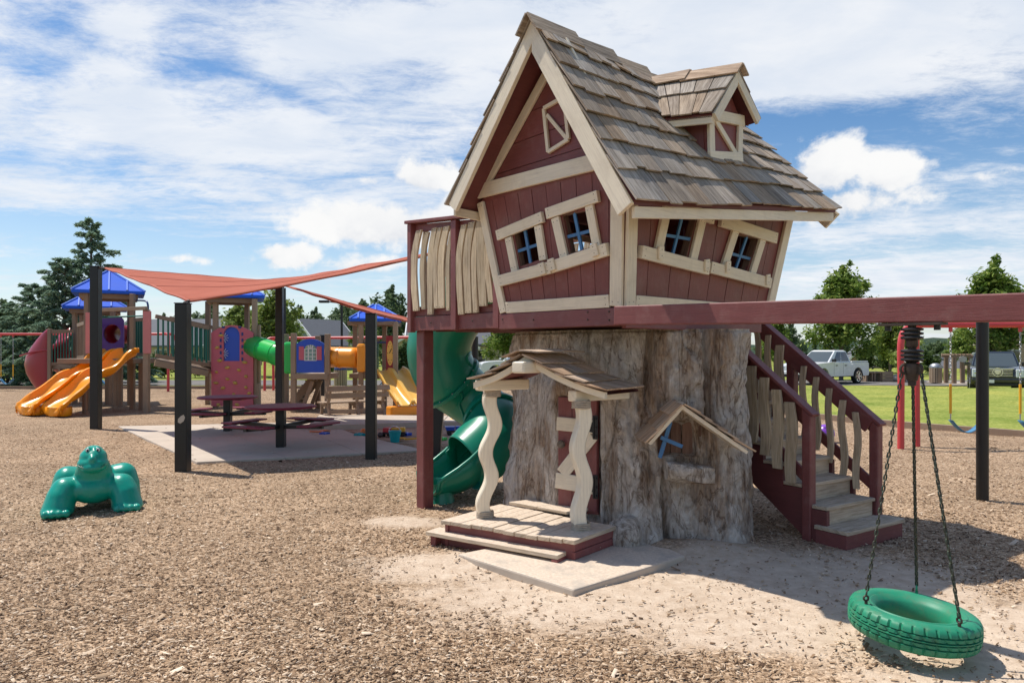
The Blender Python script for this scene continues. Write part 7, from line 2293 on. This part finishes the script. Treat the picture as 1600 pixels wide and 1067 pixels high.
    if spec.get('bed'):
        x0, x1 = spec['bed']; MB().box(((x0 + x1) / 2, 0, hz + .012), (x1 - x0, Wd - .24, .03)).build('bed_floor', M['blackplastic'], t)
        for s in (-1, 1): MB().box(((x0 + x1) / 2, s * (hw - .07), hz + .03), (x1 - x0 + .04, .09, .06)).build('bed_rail', paint, t, bevel=.015)
    if spec.get('rack'):
        for s in (-1, 1): MB().tube([(r0 + .3, s * (tt - .12), rz_ + .05), (r1 - .5, s * (tt - .12), rz_ + .05)], .022, 8).build('roof_rail', M['blackplastic'], t)
    t.location = loc; t.rotation_euler = (0, 0, rz)
    return t
pk = dict(len=5.2, wid=1.88, paint='white', base=.42, belt=1.16, roof=1.80, front_axle=1.62, rear_axle=-1.55, wheel=.39, nose=[(2.60, .80), (2.52, 1.02)], deck=[(2.30, 1.10), (1.0, 1.18), (-.75, 1.16), (-2.5, 1.16)],
          cab=(-.95, 1.15, -.72, .30), side_windows=[(.08, .44), (.48, .80)], doors=[.72, -.12], grille=(.72, 1.00, .48, 3), lamps=(.74, 1.0, .36), bed=(-2.5, -1.0), bumper='white')
vehicle('pickup_truck', 'white crew cab pickup truck parked beyond the lawn', 'pickup', (17.05, 38.6, -.018), math.atan2(-.55, -.83), pk)
sv = dict(len=5.15, wid=2.03, paint='carblack', base=.40, belt=1.22, roof=1.90, front_axle=1.55, rear_axle=-1.45, wheel=.42, nose=[(2.575, .92), (2.50, 1.12)], deck=[(2.2, 1.20), (1.0, 1.25), (-2.50, 1.22)],
          cab=(-2.50, 1.10, -2.3, .25), side_windows=[(.05, .30), (.34, .56), (.60, .82)], doors=[.7, -.25], grille=(.78, 1.12, .58, 5), lamps=(.74, 1.12, .30), emblem=True, mirror='carblack', rack=True, rear_bumper='carblack', plate=-.28)
svp = Vector((23.0, 33.9, 0)); svp.z = -.18
vehicle('suv', 'black SUV with a chrome barred grille facing the lawn on the right', 'car', svp, math.atan2(-.86, -.52), sv)
ws = dict(len=4.9, wid=1.95, paint='white', base=.36, belt=1.12, roof=1.78, front_axle=1.46, rear_axle=-1.42, wheel=.40, nose=[(2.45, .86), (2.30, 1.03)], deck=[(2.0, 1.09), (1.0, 1.16), (-2.38, 1.14)],
          cab=(-2.30, 1.15, -1.95, .10), side_windows=[(.10, .36), (.39, .62), (.65, .83)], doors=[.75, -.15], grille=(.66, .92, .42, 2), lamps=(.74, .96, .36), mirror='white', rack=True, rear_bumper='white', bumper='white')
vehicle('suv', 'white SUV parked behind the spiral slide and porch roof', 'car', (.25, 46.5, -.03), math.radians(190), ws)

# ------------------------------------------------------------------ houses
def house(name, label, cx, cy, w, d, hwall, hroof, rz, wall, roof, gable_axis='y', windows=(), over=.5, z0=-.2):
    t = thing(name, label, 'house', (cx, cy, z0)); rot = Matrix.Rotation(rz, 3, 'Z')
    def q(x, y, z): return Vector((cx, cy, z0)) + rot @ Vector((x, y, z))
    a, b = w / 2, d / 2
    mb = MB(); base = [q(-a, -b, 0), q(a, -b, 0), q(a, b, 0), q(-a, b, 0)]; top = [p + up_ * hwall for p in base]
    mb.add(base + top, [(0, 1, 5, 4), (1, 2, 6, 5), (2, 3, 7, 6), (3, 0, 4, 7)])
    if gable_axis == 'y':
        r0, r1 = q(0, -b, hwall + hroof), q(0, b, hwall + hroof)
        mb.add([top[0], top[1], r0, top[2], top[3], r1], [(0, 1, 2), (3, 4, 5)])
        sl = [(q(-a - over, -b - over, hwall - over * hroof / a), q(0, -b - over, hwall + hroof), q(0, b + over, hwall + hroof), q(-a - over, b + over, hwall - over * hroof / a)), (q(0, -b - over, hwall + hroof), q(a + over, -b - over, hwall - over * hroof / a), q(a + over, b + over, hwall - over * hroof / a), q(0, b + over, hwall + hroof))]
    else:
        r0, r1 = q(-a, 0, hwall + hroof), q(a, 0, hwall + hroof)
        mb.add([top[3], top[0], r0, top[1], top[2], r1], [(0, 1, 2), (3, 4, 5)])
        k = over * hroof / b
        sl = [(q(-a - over, -b - over, hwall - k), q(a + over, -b - over, hwall - k), q(a + over, 0, hwall + hroof), q(-a - over, 0, hwall + hroof)), (q(-a - over, 0, hwall + hroof), q(a + over, 0, hwall + hroof), q(a + over, b + over, hwall - k), q(-a - over, b + over, hwall - k))]
    mb.build('wall', M[wall], t)
    rm = MB()
    for s in sl: rm.hexa(list(s) + [p + up_ * .16 for p in s])
    ro = rm.build('roof', M[roof], t)
    for s in sl:
        if gable_axis == 'y': e = [(s[0], s[1]), (s[3], s[2])] 
        else: e = [(s[1], s[2]), (s[0], s[3])]
        for p0, p1 in e: MB().bar(p0 + up_ * .03, p1 + up_ * .03, .10, .22).build('fascia', M['trimwhite'], ro)
    for (x, z, ww, hh) in windows:
        f = MB().hexa([q(x - ww / 2, -b - .06, z - hh / 2), q(x + ww / 2, -b - .06, z - hh / 2), q(x + ww / 2, -b + .05, z - hh / 2), q(x - ww / 2, -b + .05, z - hh / 2), q(x - ww / 2, -b - .06, z + hh / 2), q(x + ww / 2, -b - .06, z + hh / 2), q(x + ww / 2, -b + .05, z + hh / 2), q(x - ww / 2, -b + .05, z + hh / 2)]).build('window', M['trimwhite'], t)
        ww -= .16; hh -= .16
        MB().hexa([q(x - ww / 2, -b - .08, z - hh / 2), q(x + ww / 2, -b - .08, z - hh / 2), q(x + ww / 2, -b - .04, z - hh / 2), q(x - ww / 2, -b - .04, z - hh / 2), q(x - ww / 2, -b - .08, z + hh / 2), q(x + ww / 2, -b - .08, z + hh / 2), q(x + ww / 2, -b - .04, z + hh / 2), q(x - ww / 2, -b - .04, z + hh / 2)]).build('pane', M['glass'], f)
    return t
hx = lambda px, Y: (px - CX) * Y / F
house('house', 'blue grey house with a dark gabled roof beyond the orange tube', hx(500, 66), 66, 4.4, 4.2, 2.7, 2.0, math.radians(-34), 'siding_blue', 'roof_grey', 'y', [(0, 1.5, 1.0, 1.2)])
house('house', 'grey roofed house seen behind the right play tower', hx(668, 62), 64, 7, 7, 2.4, 2.0, math.radians(10), 'siding_tan', 'roof_grey', 'y', [(-2, 1.4, 1.1, 1.3), (2, 1.4, 1.1, 1.3)])
house('house', 'tan house with a long grey roof behind the white SUV', hx(745, 62), 66, 12, 9, 2.7, 3.0, math.radians(4), 'siding_tan', 'roof_grey', 'x', [(-3.4, 1.45, 1.3, 1.2), (-.1, 1.45, 1.2, 1.2), (3.3, 1.45, 1.3, 1.2)])
house('house', 'brown roofed brick house behind the black SUV', hx(1640, 62), 64, 9.5, 9, 2.5, 2.9, math.radians(-24), 'brick', 'roof_brown', 'y', [(-2.4, 1.4, 1.1, 1.3), (1.4, 1.4, 1.1, 1.3)])
house('house', 'low dark grey roofed house behind the timber arbour', hx(1475, 74), 74, 8.5, 8, 1.9, 1.9, math.radians(3), 'siding_tan', 'roof_grey', 'x', [(-3, 1.1, 1.2, .9), (0, 1.1, 1.2, .9)], z0=-2.6)
house('house', 'small brick gabled house just behind the pickup bed', hx(1343, 76), 76, 3.6, 6, 1.9, 1.9, math.radians(-20), 'brick', 'roof_grey', 'y', [(0, 1.5, 1.1, 1.2)], z0=-1.6)
house('house', 'pale house with a grey roof behind the left bridge', hx(262, 70), 72, 10, 8, 2.6, 2.4, math.radians(-8), 'siding_tan', 'roof_grey', 'x', [(-3, 1.5, 1.3, 1.2), (1, 1.5, 1.3, 1.2)])

# ------------------------------------------------------------------ trees
def leaf_quads(pts, size, flat=.5, elong=1.6, axis=None):
    """one small folded leaf per point"""
    n = len(pts)
    nrm = NR.normal(size=(n, 3)); nrm[:, 2] = np.abs(nrm[:, 2]) + flat; nrm /= np.linalg.norm(nrm, axis=1)[:, None]
    t = NR.normal(size=(n, 3)) if axis is None else axis + NR.normal(size=(n, 3)) * .35
    t -= nrm * (t * nrm).sum(1)[:, None]; t /= np.linalg.norm(t, axis=1)[:, None] + 1e-9
    b = np.cross(nrm, t); s = (size * (.6 + .8 * NR.random(n)))[:, None]
    l, w = s * elong * .5, s * .5
    v = np.stack([pts - t * l, pts + b * w * .8 - t * l * .1 + nrm * s * .12, pts + t * l, pts - b * w * .8 - t * l * .1 + nrm * s * .12], 1).reshape(-1, 3)
    return v, (np.arange(n) * 4)[:, None] + np.arange(4)[None]

def wood_mesh(name, tubes):
    mb = MB()
    for path, r in tubes: mb.tube(path, r, 7, caps=False)
    o = mb.build(name, M['trunkwood'], None, smooth=60)
    me = o.data; off = o.location.copy(); bpy.data.objects.remove(o); me.transform(Matrix.Translation(off))
    return me

def broad_tree(seed, h, spread, n_br, per, leaf, mat, clear=.22, shape='maple', size=.15):
    rg = np.random.default_rng(seed); rr = random.Random(seed)
    tubes = [([Vector((0, 0, -.2)), Vector((.03, .02, h * .35)), Vector((rr.uniform(-.1, .1), rr.uniform(-.1, .1), h * .7)), Vector((rr.uniform(-.15, .15), rr.uniform(-.15, .15), h * .95))], [h * .022, h * .016, h * .009, .01])]
    pts = []
    for i in range(n_br):
        f = clear + (1 - clear) * ((i + .5) / n_br) ** .85
        z0 = h * f * .92
        k = (f - clear) / (1 - clear)
        if shape == 'maple': prof = (math.sin(math.pi * min(1, .24 + k * .70)) ** .65) * (1 - .22 * k) + .06
        elif shape == 'round': prof = math.sqrt(max(0, 1 - (2 * k - 1) ** 2)) * .95 + .08
        else: prof = (1 - k) * .9 + .12
        ln = spread * prof * rr.uniform(.62, 1.25)
        a = i * 2.39996 + rr.uniform(-.4, .4); el = lerp(.25, 1.15, k) + rr.uniform(-.2, .2) if shape != 'round' else rr.uniform(-.1, .9)
        d = Vector((math.cos(a) * math.cos(el), math.sin(a) * math.cos(el), math.sin(el)))
        p0 = Vector((0, 0, z0 * .93)); p1 = p0 + d * ln * .6 + Vector((0, 0, .05 * ln)); p2 = p0 + d * ln + Vector((0, 0, .14 * ln))
        tubes.append(([p0, p1, p2], [.012 * h * (1 - .6 * k) * .55, .014, .004]))
        m = int(per * (ln / spread) * rr.uniform(.7, 1.2)) + 25
        # twig clusters along the outer part of each branch
        nc = max(4, int(6 * ln / spread * 2))
        for c in range(nc):
            t = rr.uniform(.25, 1.06); base = np.array(p0.lerp(p2, t)) ; cr = (.11 + .14 * (1 - abs(t - .6))) * spread * rr.uniform(.6, 1.1)
            off = rg.normal(size=(3,)) * np.array([.10, .10, .07]) * spread
            q = rg.normal(size=(max(6, m // nc), 3)) * np.array([cr * .55, cr * .55, cr * .48])
            pts.append(base + off * (.4 + .6 * t) + q)
    # leader sprays at the top
    for c in range(5):
        base = np.array([rr.uniform(-.12, .12) * spread, rr.uniform(-.12, .12) * spread, h * rr.uniform(.88, 1.0)]); L0 = rr.uniform(.08, .16) * h
        tt = rg.random((60, 1)); pts.append(base + tt * np.array([rr.uniform(-.3, .3) * L0, rr.uniform(-.3, .3) * L0, L0]) + rg.normal(size=(60, 3)) * .07 * spread * (1 - .6 * tt))
    pts = np.concatenate(pts); pts = pts[pts[:, 2] > h * clear * .8]
    v, q = leaf_quads(pts, size)
    return np_mesh('crown', v, q, M[mat]), wood_mesh('trunk', tubes)

def cedar(seed, h, spread, n_br, mat='needle'):
    rg = np.random.default_rng(seed); rr = random.Random(seed); pts = []; ax = []
    tubes = [([Vector((0, 0, -.2)), Vector((.02, 0, h * .5)), Vector((.05, .03, h * .85)), Vector((.12, .05, h))], [h * .022, h * .014, h * .006, .01])]
    for i in range(n_br):
        f = .04 + .95 * (i / n_br); z0 = h * f; ln = spread * (1 - f) ** .62 * rr.uniform(.55, 1.25) + .22
        a = i * 2.39996 + rr.uniform(-.5, .5); d = Vector((math.cos(a), math.sin(a), 0))
        droop = rr.uniform(.05, .22)
        P3 = [Vector((0, 0, z0)) + d * ln * t + Vector((0, 0, ln * ((.38 + .45 * f) * t - (.38 + droop) * t * t))) for t in (0, .35, .7, 1)]
        tubes.append((P3, [.05 * (1 - f) + .012, .02, .012, .004]))
        side = Vector((-d.y, d.x, 0))
        nb = int(9 + 16 * ln / spread)
        for k in range(nb):
            t = rr.uniform(.12, 1.0); b = P3[0].lerp(P3[1], t / .35) if t < .35 else (P3[1].lerp(P3[2], (t - .35) / .35) if t < .7 else P3[2].lerp(P3[3], (t - .7) / .3))
            s = rr.choice((-1, 1)); tw = rr.uniform(.2, .42) * ln * (1.05 - t) + .16
            dv = (d * .75 + side * s * rr.uniform(.3, 1.1)).normalized(); m = int(12 + 44 * tw)
            u = rg.random((m, 1))
            q = np.array(b) + u * np.array(dv) * tw + np.array([0, 0, -1.0]) * (u ** 2) * tw * .38 + rg.normal(size=(m, 3)) * np.array([.05, .05, .035])
            pts.append(q); ax.append(np.repeat(np.array(dv)[None], m, 0))
    pts = np.concatenate(pts); ax = np.concatenate(ax)
    v, q = leaf_quads(pts, .085, .7, 2.6, ax)
    return np_mesh('crown', v, q, M[mat]), wood_mesh('trunk', tubes)

def plant(name, label, cat, meshes, loc, s=1.0, rz=0.0, group=None, sz=None):
    t = bpy.data.objects.new(name, None); col.objects.link(t); t.location = loc; t.rotation_euler = (0, 0, rz); t.scale = (s, s, sz or s); t.empty_display_size = .2
    tag(t, label, cat, group)
    for nm, me in zip(('crown', 'trunk'), meshes):
        if me is None: continue
        o = bpy.data.objects.new(nm, me); col.objects.link(o); o.parent = t
    return t

def at(px, Y, z=0): return Vector(((px - CX) * Y / F, Y, z))
mA = broad_tree(3, 6.6, 2.05, 46, 300, 1, 'leaf_maple', .26, 'maple', .17)
mB = broad_tree(8, 6.6, 1.9, 44, 290, 1, 'leaf_maple', .24, 'maple', .17)
mC = broad_tree(14, 5.2, 1.7, 40, 220, 1, 'leaf_light', .22, 'maple', .17)
plant('maple_tree', 'bushy young maple tree with pointed top behind the pickup', 'tree', mA, at(1314, 43), .97)
plant('maple_tree', 'tall young maple tree behind the black SUV at the right edge', 'tree', mB, at(1552, 41), 1.0, 1.2)
plant('maple_tree', 'slim maple tree between the pickup and the red swing leg', 'tree', mC, at(1391, 56), .98, 2.0)
plant('maple_tree', 'small maple tree behind the timber arbour', 'tree', mA, at(1501, 60), .55, .7)
plant('maple_tree', 'maple tree seen over the stair railing', 'tree', mB, at(1212, 58), .66, 2.4)
plant('maple_tree', 'maple tree behind the spiral slide and white SUV', 'tree', mA, at(787, 52), .80, 3.0)
plant('maple_tree', 'light green maple tree right of the climbing tower', 'tree', mC, at(432, 48), 1.05, .3)
plant('maple_tree', 'light green maple tree between the climbing tower roof posts', 'tree', mC, at(372, 50), .92, 1.9)
plant('maple_tree', 'maple tree behind the blue panel and right tower', 'tree', mB, at(572, 46), .60, 1.0)
plant('maple_tree', 'light green maple tree left of the blue grey house', 'tree', mC, at(449, 58), .80, 4.0)
cA = cedar(2, 8.6, 2.9, 66); cB = cedar(5, 6.4, 2.7, 60)
plant('cedar_tree', 'tallest blue green cedar tree at the left, behind the tower', 'tree', cA, at(141, 36), .80, 0, None, .98)
plant('cedar_tree', 'cedar tree left of the tallest cedar', 'tree', cB, at(100, 35), .86, 1.0, None, .98)
plant('cedar_tree', 'leaning feathery cedar tree behind the red chute', 'tree', cB, at(52, 36), .80, 2.3)
plant('cedar_tree', 'low cedar tree at the far left edge', 'tree', cB, at(12, 37), .55, 3.9)
plant('cedar_tree', 'low cedar tree between the two left blue roofs and the bridge', 'tree', cB, at(205, 40), .52, .4)
# shrubs
mS = broad_tree(21, 1.6, 1.1, 22, 130, 1, 'leaf_light', .05, 'round', .14)
mS2 = broad_tree(22, 1.6, 1.2, 22, 130, 1, 'leaf_dark', .05, 'round', .14)
for px, Y, s, lab, ms in ((1416, 50, 1.05, 'bright green shrub left of the notice board', mS), (1385, 58, .9, 'grey green shrub right behind the pickup', mS2), (1352, 60, 1.0, 'grey green shrub behind the pickup tailgate', mS2), (1452, 52, .85, 'rounded shrub behind the litter bin', mS2), (1478, 40, .32, 'tiny leafy bed plant right of the litter bin', mS), (1519, 46, .45, 'small light shrub in the arbour opening', mS),
                          (258, 46, .85, 'dark shrub under the left bridge', mS2), (236, 47, .7, 'dark shrub beside the bridge foot', mS2), (305, 47, .8, 'dark shrub left of the climbing tower', mS2), (622, 44, 1.05, 'dark shrub right of the right play tower', mS2), (640, 46, 1.15, 'dark shrub behind the red timber post', mS2),
                          (20, 43, 1.1, 'dark shrub at the far left lawn edge', mS2), (60, 43, 1.2, 'dark shrub behind the red chute', mS2), (110, 43, 1.2, 'dark shrub below the cedars', mS2), (515, 47, .5, 'small clipped shrub by the house', mS)):
    plant('shrub', lab, 'shrub', ms, at(px, Y), s, R.uniform(0, 6))
# far woods: trees one can tell apart, sharing four models
fw = [broad_tree(31, 11, 3.4, 42, 110, 1, 'leaf_far', .12, 'round', .42), broad_tree(32, 12, 2.9, 42, 110, 1, 'leaf_far', .10, 'maple', .42), broad_tree(33, 10, 3.6, 40, 110, 1, 'leaf_far', .10, 'round', .42), broad_tree(34, 13, 2.4, 44, 90, 1, 'leaf_far', .08, 'pine', .40)]
rw = random.Random(77)
def wood(px, Y, top_py, kind):
    if 668 < px < 1178: return                                      # the playhouse and stump hide this stretch
    h = (CH + (548 - top_py) * Y / F) + .3
    hh = (11, 12, 10, 13)[kind]
    spot = next(n for x, n in ((30, 'at the far left edge'), (115, 'behind the red chute'), (215, 'behind the left tower'), (300, 'behind the left bridge'), (345, 'left of the climbing tower'), (410, 'behind the climbing tower'), (465, 'behind the green crawl tube'), (540, 'behind the blue grey house'), (600, 'behind the orange crawl tube'), (680, 'behind the right play tower'),
                                    (1245, 'beyond the stair railing'), (1350, 'behind the pickup'), (1420, 'behind the red swing leg'), (1480, 'behind the hanging swivel'), (1540, 'behind the arbour'), (9999, 'behind the black SUV')) if px < x)
    kd = ('rounded', 'tall', 'broad', 'pointed')[kind]
    plant('forest_tree', '%s dark tree in the far wood %s' % (kd, spot), 'tree', fw[kind], at(px, Y, -.3), h / hh, rw.uniform(0, 6.3), 'trees in the far wood ' + spot, None)
for px in range(-60, 1720, 26):
    Y = rw.uniform(86, 125)
    if px < 60: top = rw.uniform(478, 500)
    elif px < 330: top = rw.uniform(492, 515)
    elif px < 640: top = rw.uniform(480, 510)
    elif px < 1180: top = rw.uniform(485, 512)
    elif px < 1330: top = rw.uniform(522, 536)
    else: top = rw.uniform(528, 541)
    wood(px + rw.uniform(-12, 12), Y, top, rw.choice((0, 0, 1, 2, 2, 3)))
for px, Y, top, k in ((608, 80, 462, 0), (570, 84, 474, 2), (660, 82, 492, 0), (10, 78, 476, 1), (-20, 76, 470, 0), (330, 80, 488, 2), (490, 84, 492, 0), (540, 86, 484, 0), (440, 90, 482, 2), (1235, 84, 508, 1), (1216, 88, 512, 0)):
    wood(px, Y, top, k)
# wooded ridge far behind
rid = []
for i in range(90):
    x = -330 + i * 8; row = []
    for k in range(6):
        f = k / 5; row.append(Vector((x, 210 + 40 * f + 8 * math.sin(i * .3), -1 + (4.5 + 2.5 * noise.noise((i * .13, 0, 0)) + (3.0 * smooth(60, 200, x)) + 1.6 * noise.noise((i * .9, f * 3, 5))) * math.sin(math.pi * min(f * .8, .5)))))
    rid.append(row)
MB().grid(rid).build('hills', M['roof_grey'], kind='structure', smooth=60)
bpy.data.objects['hills'].data.materials[0] = mat_ground('wooded_hill', [(0, (.03, .055, .035)), (1, (.06, .095, .06))], (.9, .05), .8, .6)[0]
